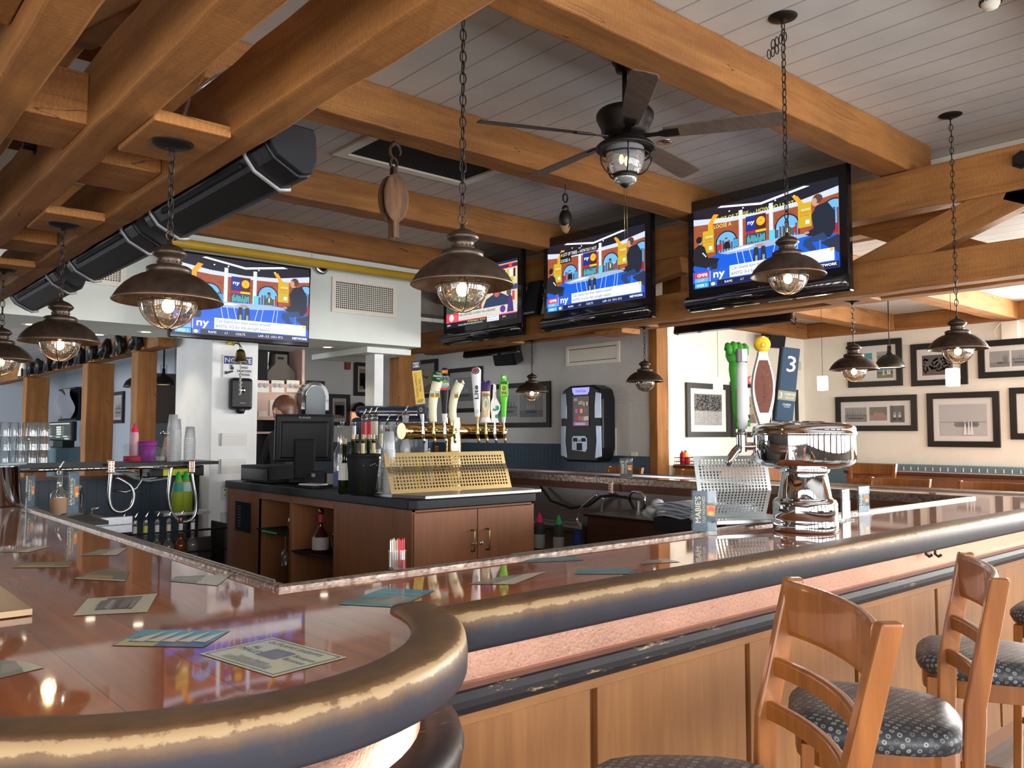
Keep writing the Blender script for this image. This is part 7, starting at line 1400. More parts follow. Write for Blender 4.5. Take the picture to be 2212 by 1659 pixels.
p = at(566, 800, y=9.9); t = thing('cup_stack', 'white paper cup with a round black emblem on top of the pink shelf', 'cups', V(p.x, 9.9, 2.142)); mb = MB(); mb.lathe([(.0005, 0), (.055, 0), (.085, .38), (.088, .40)], seg=20, col=(.75, .75, .73)); mb.build('cup', 'paint', t); mb = MB(); p = Pic(mb, (-.02, -.084, .17), V(.9, .3, 0).normalized(), V(0, -.08, 1).normalized()); p.ell(.04, .04, .045, .06, (.06, .06, .06)); p.ell(.04, .04, .037, .05, (.72, .72, .70)); p.text('UNITED', .012, .03, .02, (.06, .06, .06), .055); mb.build('emblem', 'paint', t)
t = thing('cardboard_box', 'dark box on the pink shelf below the television', 'box', (4.28, 9.93, 2.142)); MB().box((0, 0, .2), (.40, .30, .40)).build('box_body', 'mblack', t)
t = thing('bottle_carrier', 'grey-brown cardboard bottle carrier on the pink shelf below the television', 'carrier', (4.68, 9.93, 2.142)); mb = MB(); R = Matrix(((1, 0, 0), (0, 0, -1), (0, 1, 0))); mb.prism([(-.20, 0), (.20, 0), (.20, .16), (.09, .26), (.09, .38), (-.07, .38), (-.07, .26), (-.20, .12)], -.09, .09, R=R); mb.build('carrier_body', plain('kraft', (.13, .11, .09), .8), t); mb = MB(); mb.box((.0, -.091, .33), (.08, .004, .03)); mb.build('hand_hole', 'mblack', t)
bottle(V(4.00, 9.85, 1.032), .34, .045, 'dark cola bottle with a silver cap low on the pink shelf unit', glass='gblack', group='bottles on the pink shelf', lab=(.12, .02, .03), labz=(.42, .6), cap=(.6, .6, .6))
bottle(V(4.12, 9.95, 1.032), .36, .045, 'second dark bottle with a violet label low on the pink shelf unit', glass='gblack', group='bottles on the pink shelf', lab=(.10, .08, .22), labz=(.4, .55))
t = thing('folded_cloth', 'black folded bag on the middle pink shelf', 'bag', (4.12, 9.9, 1.547)); mb = MB(); mb.sph((0, 0, .05), 1, 14, sc=(.16, .1, .055)); mb.sph((.06, -.02, .04), 1, 12, sc=(.10, .08, .045)); mb.build('bag_body', 'mblack', t)
# the bartender: only the top of her head shows over the monitor, but she stands there in full
wm = thing('person', 'woman with auburn hair in dark clothes, standing behind the black monitor and looking left', 'person', (4.32, 8.98, FZ), math.radians(200))
def skin_body(name, joints, edges, mat, par, sub=2):
    me = bpy.data.meshes.new(name); me.from_pydata([j[0] for j in joints], edges, []); o = bpy.data.objects.new(name, me); COL.objects.link(o); o.parent = par
    sk = o.modifiers.new('skin', 'SKIN'); 
    for i, j in enumerate(joints): me.skin_vertices[0].data[i].radius = (j[1], j[2] if len(j) > 2 else j[1]); me.skin_vertices[0].data[i].use_root = (i == 0)
    sb = o.modifiers.new('sub', 'SUBSURF'); sb.levels = sub; sb.render_levels = sub; me.materials.append(M[mat] if isinstance(mat, str) else mat); return o
def ensure_skin(me):
    pass
HT = 2.10  # standing height in plan units
J = [((0, 0, 1.02), .17, .12), ((0, 0, 1.22), .15, .11), ((0, 0, 1.50), .19, .12), ((0, .0, 1.70), .10, .09), ((.0, 0, 1.82), .058, .058), ((0, .20, 1.66), .065), ((.04, .27, 1.38), .05), ((.20, .20, 1.16), .038), ((0, -.20, 1.66), .065), ((.04, -.27, 1.38), .05), ((.20, -.20, 1.16), .038), ((0, .10, .92), .11), ((.01, .11, .52), .075), ((0, .11, .10), .048), ((.12, .12, .04), .045), ((0, -.10, .92), .11), ((.01, -.11, .52), .075), ((0, -.11, .10), .048), ((.12, -.12, .04), .045)]
E_ = [(0, 1), (1, 2), (2, 3), (3, 4), (3, 5), (5, 6), (6, 7), (3, 8), (8, 9), (9, 10), (0, 11), (11, 12), (12, 13), (13, 14), (0, 15), (15, 16), (16, 17), (17, 18)]
def mk_skin(name, J, E_, mat, par):
    me = bpy.data.meshes.new(name); me.from_pydata([j[0] for j in J], E_, []); o = bpy.data.objects.new(name, me); COL.objects.link(o); o.parent = par
    me.materials.append(M[mat] if isinstance(mat, str) else mat)
    bm = bmesh.new(); bm.from_mesh(me); lay = bm.verts.layers.skin.verify()
    for v, j in zip(bm.verts, J): v[lay].radius = (j[1], j[2] if len(j) > 2 else j[1]); v[lay].use_root = (v.index == 0)
    bm.to_mesh(me); bm.free(); sk = o.modifiers.new('skin', 'SKIN'); sb = o.modifiers.new('sub', 'SUBSURF'); sb.levels = 2; sb.render_levels = 2; return o
mk_skin('body', J, E_, 'cloth', wm)
mb = MB(); hc = V(.01, 0, 1.98)
mb.sph(hc, 1, 22, sc=(.130, .105, .150)); mb.sph(hc + V(.03, 0, -.06), 1, 16, sc=(.080, .070, .095)); mb.tube([hc + V(.125, 0, .02), hc + V(.150, 0, -.025), hc + V(.115, 0, -.04)], [.012, .018, .014], 8); mb.sph(hc + V(.10, 0, -.075), 1, 10, sc=(.016, .032, .010)); mb.tube([(0, 0, 1.74), (0, 0, 1.90)], [.055, .052], 14)
for s_ in (-1, 1): mb.sph(hc + V(.0, s_ * .095, -.01), 1, 10, sc=(.022, .012, .034))
mb.build('head', 'skin', wm)
mb = MB()
for s_ in (-1, 1): mb.sph(hc + V(.112, s_ * .036, .012), .014, 10)
mb.build('eye', plain('eye', (.06, .04, .03), .2), wm)
mb = MB(); mb.sph(hc + V(-.022, 0, .022), 1, 26, sc=(.150, .128, .158)); mb.sph(hc + V(-.09, 0, -.02), 1, 18, sc=(.105, .115, .14)); mb.sph(hc + V(-.02, .088, -.01), 1, 14, sc=(.09, .040, .12)); mb.sph(hc + V(-.02, -.088, -.01), 1, 14, sc=(.09, .040, .12)); mb.build('hair', 'hair', wm)
mb = MB(); [mb.tube(ring_pts(hc + V(-.20 + .012 * k, .02 * (k % 3 - 1), -.01 + .012 * (k % 4)), .026 + .004 * (k % 3), 10, 'x'), .012, 6, closed=True) for k in range(6)]; mb.build('hair_tie', plain('dark_scrunchie', (.05, .02, .02), .7), wm)
for s_ in (-1, 1):
    mb = MB(); b0 = V(.20, s_ * .20, 1.16); pd = V(.9, -s_ * .3, -.3).normalized(); sd = V(.3, s_ * .95, 0); mb.tube([b0, b0 + pd * .05, b0 + pd * .10], [.030, .040, .038], 10)
    for k in range(4): f0 = b0 + pd * .10 + sd * (-.030 + .020 * k); L_ = (.07, .08, .075, .06)[k]; mb.tube([f0, f0 + pd * L_ * .5 + V(0, 0, -.006), f0 + pd * L_ * .9 + V(0, 0, -.030)], [.0105, .0098, .0075], 8)
    t0 = b0 + pd * .03 - sd * .035; mb.tube([t0, t0 + pd * .03 - sd * .025, t0 + pd * .065 - sd * .03 + V(0, 0, -.01)], [.013, .012, .009], 8); mb.build('hand', 'skin', wm)
ck = thing('arched_clock', 'black round-topped glass case right of the pink shelf unit', 'clock', at(679, 898, y=9.6)); mb = MB(); R = Matrix(((1, 0, 0), (0, 0, -1), (0, 1, 0))); arch = lambda r_, z_: [(-r_, 0), (r_, 0)] + [(r_ * math.cos(a), z_ + r_ * math.sin(a)) for a in [PI * i / 16 for i in range(17)]]
mb.prism(arch(.19, .24), -.10, .02, R=R); mb.build('case', 'gblack', ck); mb = MB(); mb.prism(arch(.135, .24), .02, .035, R=R); mb.build('glass_front', plain('clock_glass', (.10, .13, .16), .35), ck); mb = MB(); mb.tube([V(.14 * math.cos(a), -.03, .24 + .14 * math.sin(a)) for a in [PI * i / 20 for i in range(21)]], .006, 5); mb.build('bezel', 'bsteel', ck)
rg = thing('gaming_console', 'dark blue-black arcade console top behind the row of vodka bottles', 'console', (5.50, 8.52, FZ)); mb = MB(); mb.box((0, 0, .6), (.85, .55, 1.2), bev=.02); mb.box((0, 0, 1.56), (.92, .50, .68), bev=.05); mb.box((.0, 0.05, 1.97), (.86, .42, .14), bev=.06); mb.build('cabinet', plain('console_blue', (.03, .045, .08), .25, coat=.4), rg)
mb = MB(); mb.box((-.0, -.235, 1.93), (.66, .08, .06), bev=.02); mb.build('visor', 'gblack', rg); rg.rotation_euler = (0, 0, -.7)
t = thing('wall_sconce', 'small dark wall sconce with a warm glow right of the brown portrait', 'light', at(770, 895, y=12.95)); mb = MB(); mb.lathe([(.16, 0), (.10, .12), (.03, .16)], (0, -.12, .05), 16); mb.build('shade', 'iron', t); mb = MB(); mb.box((0, -.03, -.04), (.22, .02, .14)); mb.build('glow_panel', emis('sconce_glow', (1, .45, .2), .7), t)
t = thing('fire_strobe', 'small red fire alarm on the back wall', 'alarm', at(751, 790, y=12.97)); mb = MB(); mb.box((0, 0, 0), (.10, .05, .14), col=(.28, .04, .03)); mb.build('case', 'paint', t)
# ================================================================ back shelf at left with glassware
sh_ = thing('glass_shelf', 'dark metal back shelf at left carrying glassware, with a steel rail', 'shelf', (2.1, 8.0, 1.22)); O = (2.1, 8.0, 1.22); mb = MB(O); mb.bb((1.2, 7.8, 1.235), (3.10, 8.35, 1.265)); mb.build('shelf_board', 'black', sh_)
mb = MB(O); mb.tube([(1.2, 7.76, 1.225), (2.9, 7.76, 1.225)], .018, 10); mb.build('front_rail', 'steel', sh_)
for x in (1.26, 3.02): mb = MB(O); mb.bb((x - .03, 8.15, FZ), (x + .03, 8.3, 1.235)); mb.build('post', 'mblack', sh_)
nv = MB(); nv.bb((-2.9, 8.95, FZ), (3.32, 9.05, 1.08)); struct('trim_8', nv, 'navyX'); cp_ = MB(); cp_.bb((-2.9, 8.90, 1.08), (3.32, 9.10, 1.11)); struct('trim_9', cp_, 'cabdark')
SZ = 1.267
def shp(px, y): p = at(px, 1000, y=y); return V(p.x, y, SZ)
tum = None
def tumbler(p, lab):
    t = thing('tumbler', lab, 'glass', p, 0, 'upturned tumblers on the back shelf'); mb = MB(); mb.lathe([(.047, 0), (.045, .05), (.040, .112), (.036, .116), (.0005, .114)], seg=16); mb.build('tumbler_glass', 'glass', t); return t
t0 = None
for ci, (px, y, n_) in enumerate(((8, 7.95, 3), (28, 8.1, 3), (42, 7.93, 2), (56, 8.12, 3), (68, 7.93, 3), (82, 8.12, 3), (93, 7.93, 3), (74, 8.26, 3))):
    for k in range(n_):
        q = shp(px, y) + V(.004 * (k % 2), 0, .118 * k)
        lab = 'clear upturned tumbler in the stack at the left end of the back shelf' if k < n_ - 1 else 'clear upturned tumbler on top of its stack at the left end of the back shelf'
        if t0 is None: t0 = tumbler(q, lab)
        else: c = copy_tree(t0); c.location = q; c['label'] = lab
t = thing('glass_mat', 'black rubber mat under the stacked tumblers', 'mat', (1.5, 7.87, SZ - .0)); 
t.name = 'glass_mat'; MB().box((0, -.06, -.0), (1.1, .03, .03)).build('mat', 'black', t)
def tub(p, r, h, label, liquid=None, lid=None, glass='acrylic'):
    t = thing('plastic_tub', label, 'tub', p); mb = MB(); mb.lathe([(.0005, .003), (r * .95, .003), (r, h), (r * 1.04, h), (r * 1.04, h + .015)], seg=28); mb.build('tub_body', glass, t)
    if liquid: mb = MB(); mb.lathe([(.0005, .006), (r * .90, .006), (r * .92, h * liquid[1]), (.0005, h * liquid[1])], seg=22, col=liquid[0]); mb.build('contents', 'plas', t)
    if lid: mb = MB(); mb.lathe([(r * 1.05, h), (r * 1.05, h + .03), (.0005, h + .035)], seg=24, col=lid); mb.build('lid', 'plas', t)
    return t
tub(shp(12, 7.72) + V(0, .12, 0), .19, .20, 'big clear round container at the left edge, in front of the tumblers', ((.6, .7, .78), .1))
tub(shp(286, 8.0), .085, .15, 'clear tub with red juice holding the pink bottle', ((.45, .01, .05), .35)); t = thing('squeeze_bottle', 'pink-capped squeeze bottle standing in the clear red tub', 'bottle', shp(289, 8.0) + V(0, 0, .06)); mb = MB(); mb.lathe([(.0005, 0), (.035, 0), (.036, .19), (.03, .21)], seg=16, col=(.60, .35, .40)); mb.build('bottle_body', 'plas', t); mb = MB(); mb.lathe([(.032, .21), (.028, .235), (.012, .26), (.006, .29), (.0005, .292)], seg=14, col=(.80, .02, .10)); mb.build('nozzle_cap', 'plas', t)
tub(shp(317, 8.0), .08, .155, 'purple canister with a silver band beside the red tub', ((.30, .03, .28), .97), (.28, .02, .26)); tub(shp(333, 7.92), .055, .09, 'small clear jar right of the purple canister'); tub(shp(343, 8.02), .06, .11, 'small clear jar beside the brown paper stack', ((.55, .5, .42), .4))
t = thing('napkin_holder', 'brown paper napkins leaning on the back shelf', 'napkins', shp(351, 8.1)); mb = MB(); R = Matrix.Rotation(.18, 3, 'Y'); [mb.box(R @ V(.008 * k, 0, .12), (.006, .14, .22), R=R) for k in range(6)]; mb.build('napkin_stack', 'card', t); mb = MB(); mb.sph((.02, 0, .26), 1, 10, sc=(.05, .04, .02)); mb.build('clip', 'steel', t)
for px, y, n_, r_, l in ((372, 7.95, 26, .050, 'tallest stack of clear plastic cups near the pillar'), (380, 8.15, 23, .046, 'second stack of clear plastic cups, behind the tallest'), (409, 8.0, 17, .052, 'frosted cup stack at the right end of the back shelf')):
    t = thing('cup_stack', l, 'cups', shp(px, y), 0, 'plastic cup stacks on the back shelf'); mb = MB()
    for k in range(n_): z_ = k * .0125; mb.lathe([(r_, z_), (r_ * 1.05, z_ + .004), (r_ * .97, z_ + .010)], seg=18)
    mb.lathe([(r_ * .95, n_ * .0125), (r_ * .75, n_ * .0125 + .11), (.0005, n_ * .0125 + .11)], seg=18); mb.build('cups_body', 'cup', t)
# soda guns and their hoses
def soda_gun(p0, loop, label, mat='bsteel', hd=V(0, 0, 1), xdir=V(1, 0, 0)):
    t = thing('soda_gun', label, 'soda gun', p0, 0, 'soda guns'); R = Matrix.Identity(3); mb = MB(); mb.box(V(0, 0, 0), (.055, .05, .12), R=Matrix((xdir, V(0, 0, 1).cross(xdir), V(0, 0, 1))).transposed(), bev=.012); hb = mb.build('gun_head', M['copperhead'], t)
    mb = MB()
    for k in range(4):
        for j in (-1, 1): mb.sph(xdir * (.012 * j) + V(0, 0, -.035 + k * .024) + xdir.cross(V(0, 0, 1)) * .026, .008, 6)
    mb.build('button', 'steel', hb); mb = MB(); pts = [Vector(q) - Vector(p0) for q in loop]; fine = []
    n_ = len(pts)
    for i in range(n_ - 1):
        a, b_, c, d = pts[max(0, i - 1)], pts[i], pts[i + 1], pts[min(n_ - 1, i + 2)]
        for q in range(6): u = q / 6; fine.append(.5 * ((2 * b_) + (-a + c) * u + (2 * a - 5 * b_ + 4 * c - d) * u * u + (-a + 3 * b_ - 3 * c + d) * u ** 3))
    fine.append(pts[-1]); mb.tube(fine, .016, 10); mb.build('hose', mat, t); return t
M['copperhead'] = plain('coppery_steel', (.62, .42, .33), .25, metal=.9)
Y_ = 7.72
def L8(pts, y=Y_): return [at(a, b, y=y) for a, b in pts]
soda_gun(at(239, 1008, y=Y_), L8([(240, 1020), (237, 1050), (236, 1080), (243, 1100), (262, 1106), (282, 1095), (289, 1075), (283, 1052), (268, 1040), (252, 1032)]), 'left soda gun on the back shelf with a steel hose curled in a loop')
soda_gun(at(413, 1008, y=Y_), L8([(414, 1022), (418, 1050), (424, 1085), (421, 1112), (405, 1126), (385, 1124), (370, 1105), (364, 1075), (366, 1040), (370, 1008)]), 'right soda gun near the pillar with a long hanging steel hose')
soda_gun(V(6.19, 5.62, .985), [at(1303, 1075, x=6.1), at(1300, 1095, x=6.1), at(1296, 1118, x=6.1), at(1278, 1136, x=6.1), at(1258, 1137, x=6.1), at(1246, 1122, x=6.1), at(1252, 1102, x=6.1), at(1270, 1085, x=6.1), at(1290, 1068, x=6.1)], 'soda gun under the far bar with a braided steel hose in a loop', xdir=V(0, -1, 0))
# sink, faucet, bottles and speed rail of the left well
t = thing('bar_sink', 'steel bar sink behind the left side of the bar', 'sink', (1.75, 6.9, FZ)); O = (1.75, 6.9, FZ); mb = MB(O); mb.bb((1.50, 6.5, .80), (1.95, 7.5, .86)); mb.bb((1.50, 6.5, .86), (1.95, 6.53, .92)); mb.build('basin', 'bsteel', t, bevel=.004); mb = MB(O); mb.bb((1.52, 6.52, FZ), (1.92, 7.48, .80)); mb.build('cabinet', 'mblack', t)
mb = MB(O); mb.tube([(1.80, 7.3, .86), (1.80, 7.3, 1.02), (1.79, 7.27, 1.09), (1.76, 7.2, 1.11), (1.73, 7.14, 1.08), (1.72, 7.12, 1.0)], .013, 8); mb.tube([(1.88, 7.3, .86), (1.88, 7.3, .92), (1.92, 7.27, .93)], .011, 6); mb.build('faucet', 'steel', t)
bottle(at(127, 1106, y=6.3) + V(0, 0, -.02), .28, .055, 'clear vodka bottle with a brown paper label and a long pourer behind the left bar', lab=(.33, .19, .10), labz=(.05, .42), pour=True, neck=.34, neckr=.3, group='well bottles'); o = bpy.context.scene.objects
wsh = MB(); wsh.bb((1.43, 5.9, .93), (1.62, 6.48, .955)); tag(wsh.build('bottle_ledge', 'black'), 'small black ledge under the vodka bottle behind the left bar', 'ledge')
sr = thing('speed_rail', 'dark steel speed rail holding liquor bottles below the left back shelf', 'bottle rack', (2.4, 7.4, .3)); O = (2.4, 7.4, .3)
mb = MB(O); mb.bb((1.98, 7.22, .34), (2.95, 7.52, .36)); mb.tube([(1.98, 7.20, .52), (2.95, 7.20, .52)], .008, 6); mb.tube([(1.98, 7.20, .70), (2.95, 7.20, .70)], .009, 6); mb.bb((1.98, 7.50, .2), (2.95, 7.53, .60)); mb.bb((1.98, 7.2, .20), (2.0, 7.52, .74)); mb.bb((2.93, 7.2, .20), (2.95, 7.52, .74)); mb.build('rack', 'iron', sr)
for i, (px, c_, l) in enumerate(((265, (.7, .05, .20), 'speed-rail bottle with a pink neck label, first from left'), (292, (.6, .6, .5), 'speed-rail bottle with a cream neck label, second from left'), (315, (.55, .6, .1), 'speed-rail bottle with a yellow neck label'), (340, (.65, .66, .66), 'speed-rail bottle with a white neck label, below the hose'), (365, (.62, .58, .45), 'speed-rail bottle with a beige square neck label'), (391, (.6, .62, .62), 'dark-liquor speed-rail bottle with a white band'), (417, (.6, .62, .64), 'large clear speed-rail bottle beside the pillar'))):
    q = at(px, 1110, y=7.34); bottle(V(q.x, 7.34, .361), .42, .046, l, group='speed rail bottles', neckband=c_, pour=i < 6, neck=.36, neckr=.36, glass='glass' if i != 5 else amber)
for px, l in ((385, 'green-capped squeeze bottle of lime juice, left of the pair'), (401, 'green-capped squeeze bottle of lime juice, right of the pair')):
    q = at(px, 1060, y=7.95); t = thing('juice_bottle', l, 'bottle', V(q.x, 7.95, .80), 0, 'lime juice bottles'); mb = MB(); mb.lathe([(.0005, 0), (.062, 0), (.064, .17), (.055, .19), (.040, .27), (.028, .30)], seg=18, col=(.28, .36, .03)); mb.build('bottle_body', 'plas', t); mb = MB(); mb.lathe([(.058, .185), (.042, .27)], seg=18, col=(.05, .30, .25) if px < 390 else (.45, .6, .6)); mb.build('wrap_label', 'plas', t); mb = MB(); mb.lathe([(.030, .30), (.026, .33), (.008, .37), (.0005, .372)], seg=12, col=(.03, .50, .10)); mb.build('nozzle_cap', 'plas', t)
t = MB(); t.bb((2.62, 7.85, .77), (3.05, 8.1, .798)); tag(t.build('bottle_ledge', 'bsteel'), 'small steel ledge under the green juice bottles', 'ledge')
t = thing('valve_box', 'black box with a yellow label under the back shelf', 'box', at(377, 1017, y=8.05)); mb = MB(); mb.box((0, 0, 0), (.50, .16, .10), bev=.01); mb.build('case', 'black', t); mb = MB(); p = Pic(mb, (-.13, -.082, -.04), V(1, 0, 0), V(0, 0, 1)); p.rect(0, 0, .24, .06, (.70, .68, .02)); mb.build('label', 'paint', t)
tb = MB(); rnd = random.Random(4)
for k in range(9):
    a = V(2.25 + rnd.random() * .2, 8.1, 1.18); b_ = V(2.65 + rnd.random() * .2, 8.1 - rnd.random() * .1, 1.20 - rnd.random() * .05); m_ = (a + b_) / 2 + V(0, -.05, -.06 - rnd.random() * .12); tb.tube([a.lerp(m_, q / 4) * (1 - q / 4) + m_.lerp(b_, q / 4) * (q / 4) for q in range(5)], .009, 6)
tag(tb.build('beverage_tubing', plain('grey_tubing', (.30, .31, .32), .35)), 'tangle of grey beverage tubes under the back shelf', 'tubing')
tb = MB(); tb.tube([V(2.46, 8.0, 1.22), V(2.45, 7.96, 1.10), V(2.40, 7.93, 1.03), V(2.32, 7.95, 1.0), V(2.22, 7.98, 1.02)], .012, 8); tag(tb.build('drain_hose', 'bsteel'), 'bent steel drain hose between the two soda guns', 'hose')
# left room: mirror panel, terminal, cabinet, stage lights along the beam
A = at(108, 850, x=4.48); B = at(173, 904, x=4.48); t = thing('foil_mirror', 'wavy silver mirror panel on the blue-grey wall between the timber posts', 'mirror', V(4.47, (A.y + B.y) / 2, B.z)); h = A.z - B.z; w_ = A.y - B.y
mb = MB(); nx_, nz_ = 24, 8; vs = []; fs = []
for i in range(nx_ + 1):
    for j in range(nz_ + 1): u, v_ = i / nx_, j / nz_; vs.append(V(-.12 - .11 * math.sin(u * 9 + 3 * v_) * math.cos(v_ * 3), (.5 - u) * w_, v_ * h))
for i in range(nx_):
    for j in range(nz_): a = i * (nz_ + 1) + j; fs.append((a, a + nz_ + 1, a + nz_ + 2, a + 1))
mb.add(vs, fs, sm=True); mb.build('mirror_sheet', plain('foil', (.85, .83, .86), .30, metal=1), t); mb = MB(); mb.bb((-.08, -w_ / 2, -.04), (0, w_ / 2, 0)); mb.bb((-.08, -w_ / 2, h), (0, w_ / 2, h + .04)); mb.bb((-.03, -w_ / 2, 0), (0, w_ / 2, h)); mb.build('frame', 'black', t)
A = at(108, 912, x=3.9); B = at(158, 953, x=3.9); t = thing('order_terminal', 'dark order terminal with a keypad display, seen between the timber posts', 'terminal', V(3.9, (A.y + B.y) / 2, B.z)); w_ = A.y - B.y; h = A.z - B.z
mb = MB(); mb.box((.02, 0, h / 2), (.08, w_, h), bev=.02); mb.box((.05, 0, -.06), (.2, w_ * .4, .12)); mb.build('terminal_body', 'black', t); mb = MB(); p = Pic(mb, (-.022, w_ / 2, 0), V(0, -w_, 0), V(0, 0, h), .002); p.rect(.05, .08, .95, .94, (.012, .018, .015)); p.rect(.05, .86, .9, .92, (.45, .48, .42))
for i in range(3):
    for j in range(4): p.rect(.38 + i * .085, .30 + j * .12, .44 + i * .085, .39 + j * .12, (.62, .66, .58))
for x, y in ((.08, .2), (.42, .17), (.72, .2), (.78, .08)): p.rect(x, y, x + .18, y + .07, (.42, .44, .38))
for k in range(5): p.rect(.08, .4 + k * .08, .28, .42 + k * .08, (.2, .22, .2))
mb.build('display', 'screen', t)
t = thing('service_cabinet', 'teal-grey cabinet below the order terminal in the left room', 'cabinet', (4.0, 17.9, FZ)); mb = MB(); mb.box((0, 0, .722), (.7, 2.6, 1.444)); mb.build('cabinet_body', 'teal', t)
t = thing('blue_cabinet', 'blue-grey cabinet behind the cup stacks, left of the white pillar', 'cabinet', (4.05, 12.5, FZ)); mb = MB(); mb.box((0, 0, .93), (.6, .5, 1.86), bev=.02); mb.build('cabinet_body', plain('slate_cabinet', (.10, .15, .19), .5), t)
t = thing('notice_board', 'dark grey board on the wall behind the dome pendants', 'board', at(345, 900, y=12.985)); t.location.z = 1.75; mb = MB(); mb.box((0, 0, .28), (.60, .03, .80)); mb.build('board_panel', plain('dark_grey_panel', (.10, .085, .08), .7), t)
for k in range(11):
    y = 10.2 + k * .62; t = thing('stage_light', ('black clamp light hanging from the far left beam, nearest one' if k == 0 else 'white and black clamp light at the far left end of the beam' if k == 10 else 'black clamp light in the row along the far left beam'), 'light', (3.06, y, 2.62), 0, 'clamp lights on the far left beam')
    mb = MB(); rr = random.Random(k); mb.lathe([(.03, .12), (.06, .05), (.11, -.10), (.0005, -.08)], (0, 0, 0), 14, axis=(rr.uniform(-.6, .2), rr.uniform(-.4, .4), 1)); mb.build('housing', 'black' if k < 10 else 'white', t)
    a = rr.uniform(-1, 1)
    for s_ in (-1, 1): mb = MB(); mb.box((-.05, .11 * s_, -.06), (.012, .10, .15), R=Matrix.Rotation(a * s_, 3, 'X')); mb.build('barn_door', 'mblack', t)
    mb = MB(); mb.tube([(0, 0, .06), (.04, 0, .12), (.03, .02, .02), (-.03, .03, -.12)], .007, 5); mb.build('cord', 'bsteel', t)
# ================================================================ well under the far bar
st = thing('steel_backsplash', 'tall stainless backsplash and well below the far bar', 'panel', (6.2, 5.2, FZ)); O = (6.2, 5.2, FZ); mb = MB(O); mb.bb((6.22, 4.2, .62), (6.25, 7.2, .95)); mb.bb((5.95, 5.3, .55), (6.22, 7.2, .585)); mb.build('steel_sheet', 'galv', st); mb = MB(O); mb.bb((6.16, 4.2, FZ), (6.26, 7.2, .60)); mb.build('lower_panel', plain('tan_panel', (.20, .15, .10), .7), st)
dk = thing('bottle_cooler', 'long dark brown bottle cooler below the far bar, left of the guard', 'cooler', (5.9, 4.2, FZ)); O = (5.9, 4.2, FZ); mb = MB(O); mb.bb((5.35, 2.9, FZ), (6.15, 5.15, .80)); mb.build('cooler_body', wood('dark_cooler', (.05, .022, .014), (.03, .014, .010), 'Y', .3, coat=.3), dk, bevel=.01); mb = MB(O); mb.bb((5.33, 2.88, .80), (6.17, 5.17, .82)); mb.build('lid', 'iron', dk)
t = thing('trash_bin', 'black bin left of the bottle cooler below the far bar', 'bin', (5.7, 5.33, FZ)); mb = MB(); mb.lathe([(.0005, 0), (.13, 0), (.16, .86), (.15, .90), (.0005, .90)], seg=24); mb.build('bin_body', 'black', t)
t = thing('bar_faucet', 'small chrome faucet above the bottle cooler', 'faucet', at(1375, 1100, x=6.0)); t.location.z = .82; mb = MB(); mb.tube([(0, -.10, 0), (0, -.10, .12), (0, -.06, .16), (0, .04, .16), (0, .08, .13), (0, .08, .07)], .012, 8); mb.cyl((0, -.02, 0), (0, -.02, .08), .02, seg=10); mb.build('spout', 'steel', t)
t = thing('newspaper_stack', 'stack of loose newspapers on a dark box left of the perforated guard', 'newspapers', (5.0, 3.62, .82)); rnd = random.Random(9)
for k in range(9):
    mb = MB(); n_ = 10; vs = []; fs = []
    for i in range(n_ + 1):
        for j in (0, 1): vs.append(V(-.20 + .4 * j, -.30 + .6 * i / n_, .10 + .012 * k + .012 * math.sin(i * .9 + k * 1.7) + .008 * rnd.random()))
    for i in range(n_): fs.append((2 * i, 2 * i + 1, 2 * i + 3, 2 * i + 2))
    R_ = rnd.uniform(-.12, .12); vs = [Matrix.Rotation(R_, 3, 'Z') @ v for v in vs]; mb.add(vs, fs, (.30, .34, .40) if k % 2 else (.42, .45, .50), sm=True); mb.build('newspaper', 'paint', t, solid=.004)
mb = MB(); mb.box((0, 0, .05), (.44, .62, .10)); mb.build('paper_tray', 'mblack', t)
t = thing('rag', 'crumpled white rag beside the newspapers below the far bar', 'cloth', (5.35, 4.35, .825)); mb = MB(); rnd = random.Random(8); [mb.sph((rnd.uniform(-.07, .07), rnd.uniform(-.08, .08), .06 + rnd.uniform(-.02, .08)), 1, 9, sc=(.06, .05, .04)) for k in range(9)]; mb.build('rag_cloth', plain('rag_cloth', (.45, .48, .50), .9), t)
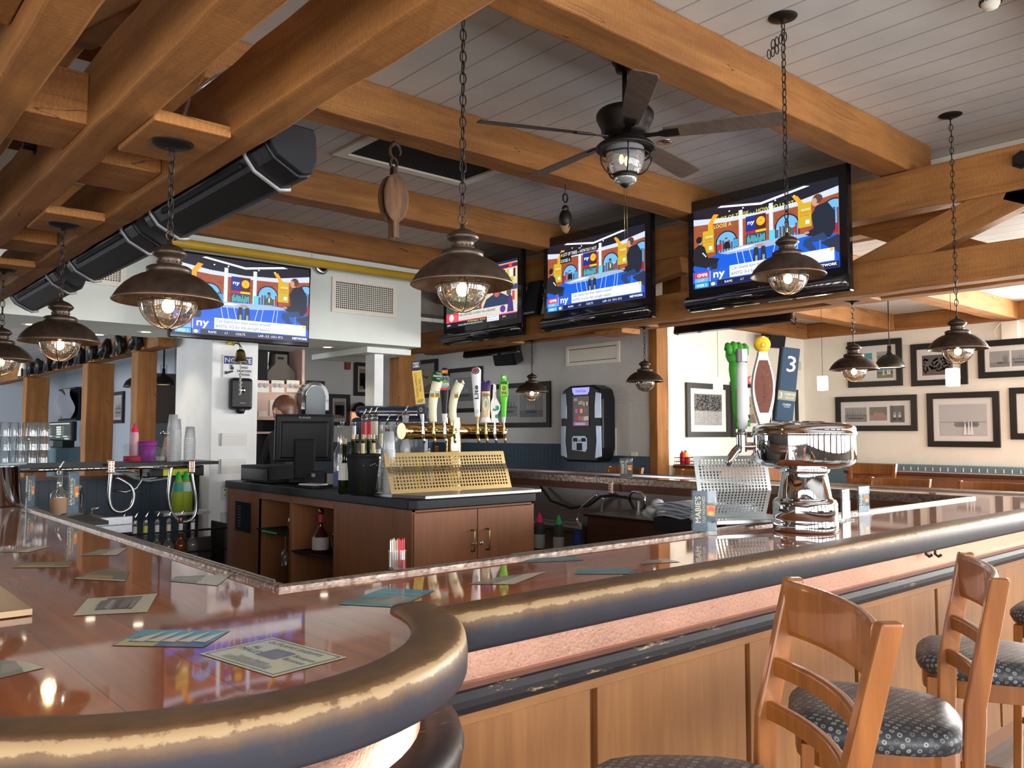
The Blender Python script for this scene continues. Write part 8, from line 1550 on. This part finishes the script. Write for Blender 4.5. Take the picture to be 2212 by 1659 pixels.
for i, (y, c_, cc, l) in enumerate(((6.30, (.05, .05, .06), (.75, .02, .12), 'dark squeeze bottle with a pink cap beside the island doors'), (6.02, (.05, .06, .05), (.03, .40, .10), 'dark squeeze bottle with a green cap beside the island doors'))):
    t = thing('mixer_bottle', l, 'bottle', (5.85, y, .30), 0, 'mixer bottles in the well'); mb = MB(); mb.lathe([(.0005, 0), (.055, 0), (.057, .26), (.035, .32)], seg=16, col=c_); mb.build('bottle_body', 'plas', t); mb = MB(); mb.lathe([(.0575, .06), (.0575, .20)], seg=16, col=(.45, .45, .45)); mb.build('label', 'paint', t); mb = MB(); mb.lathe([(.036, .32), (.030, .35), (.008, .41), (.0005, .41)], seg=12, col=cc); mb.build('nozzle_cap', 'plas', t)
for (y, c_, h, l) in ((5.62, (.02, .05, .22), .34, 'blue plastic jug on the low shelf of the well'), (5.45, (.55, .58, .55), .40, 'white bottle with a green cap in the well'), (5.30, (.50, .015, .03), .20, 'red plastic cup next to the black bin')):
    t = thing('cleaning_container', l, 'container', (5.55 if y < 5.4 else 5.85, y, .24), 0, 'containers in the well'); t.location = (5.85, y + .12, .24); mb = MB(); mb.lathe([(.0005, 0), (.07, 0), (.075, h * .7), (.04, h)], seg=16, col=c_); mb.build('container_body', 'plas', t)
    if h > .38: mb = MB(); mb.lathe([(.035, h), (.035, h + .06), (.0005, h + .06)], seg=12, col=(.02, .35, .12)); mb.build('cap', 'plas', t)
lw = MB(); lw.bb((5.72, 5.30, .20), (6.15, 6.6, .235)); tag(lw.build('low_shelf', 'galv'), 'low steel shelf in the well under the far bar', 'shelf')
tb = MB(); tb.tube([V(6.15, 6.6, .95), V(6.1, 6.4, .82), V(6.1, 6.1, .76), V(6.1, 5.85, .80), V(6.12, 5.7, .90), V(6.14, 5.55, .92), V(6.14, 5.35, .90), V(6.14, 5.28, .80), V(6.14, 5.25, .68)], .014, 8); tag(tb.build('black_hose', 'mblack'), 'black hose drooping along the steel backsplash to the bin', 'hose')
# ================================================================ to metres, about the viewer's head
bpy.context.view_layer.update()
T = Matrix.Translation((0, 0, HREAL)) @ Matrix.Scale(UNIT, 4) @ Matrix.Translation((0, 0, -HC))
for o in list(bpy.data.objects):
    if o.parent is None and o.type != 'CAMERA': o.matrix_world = T @ o.matrix_world
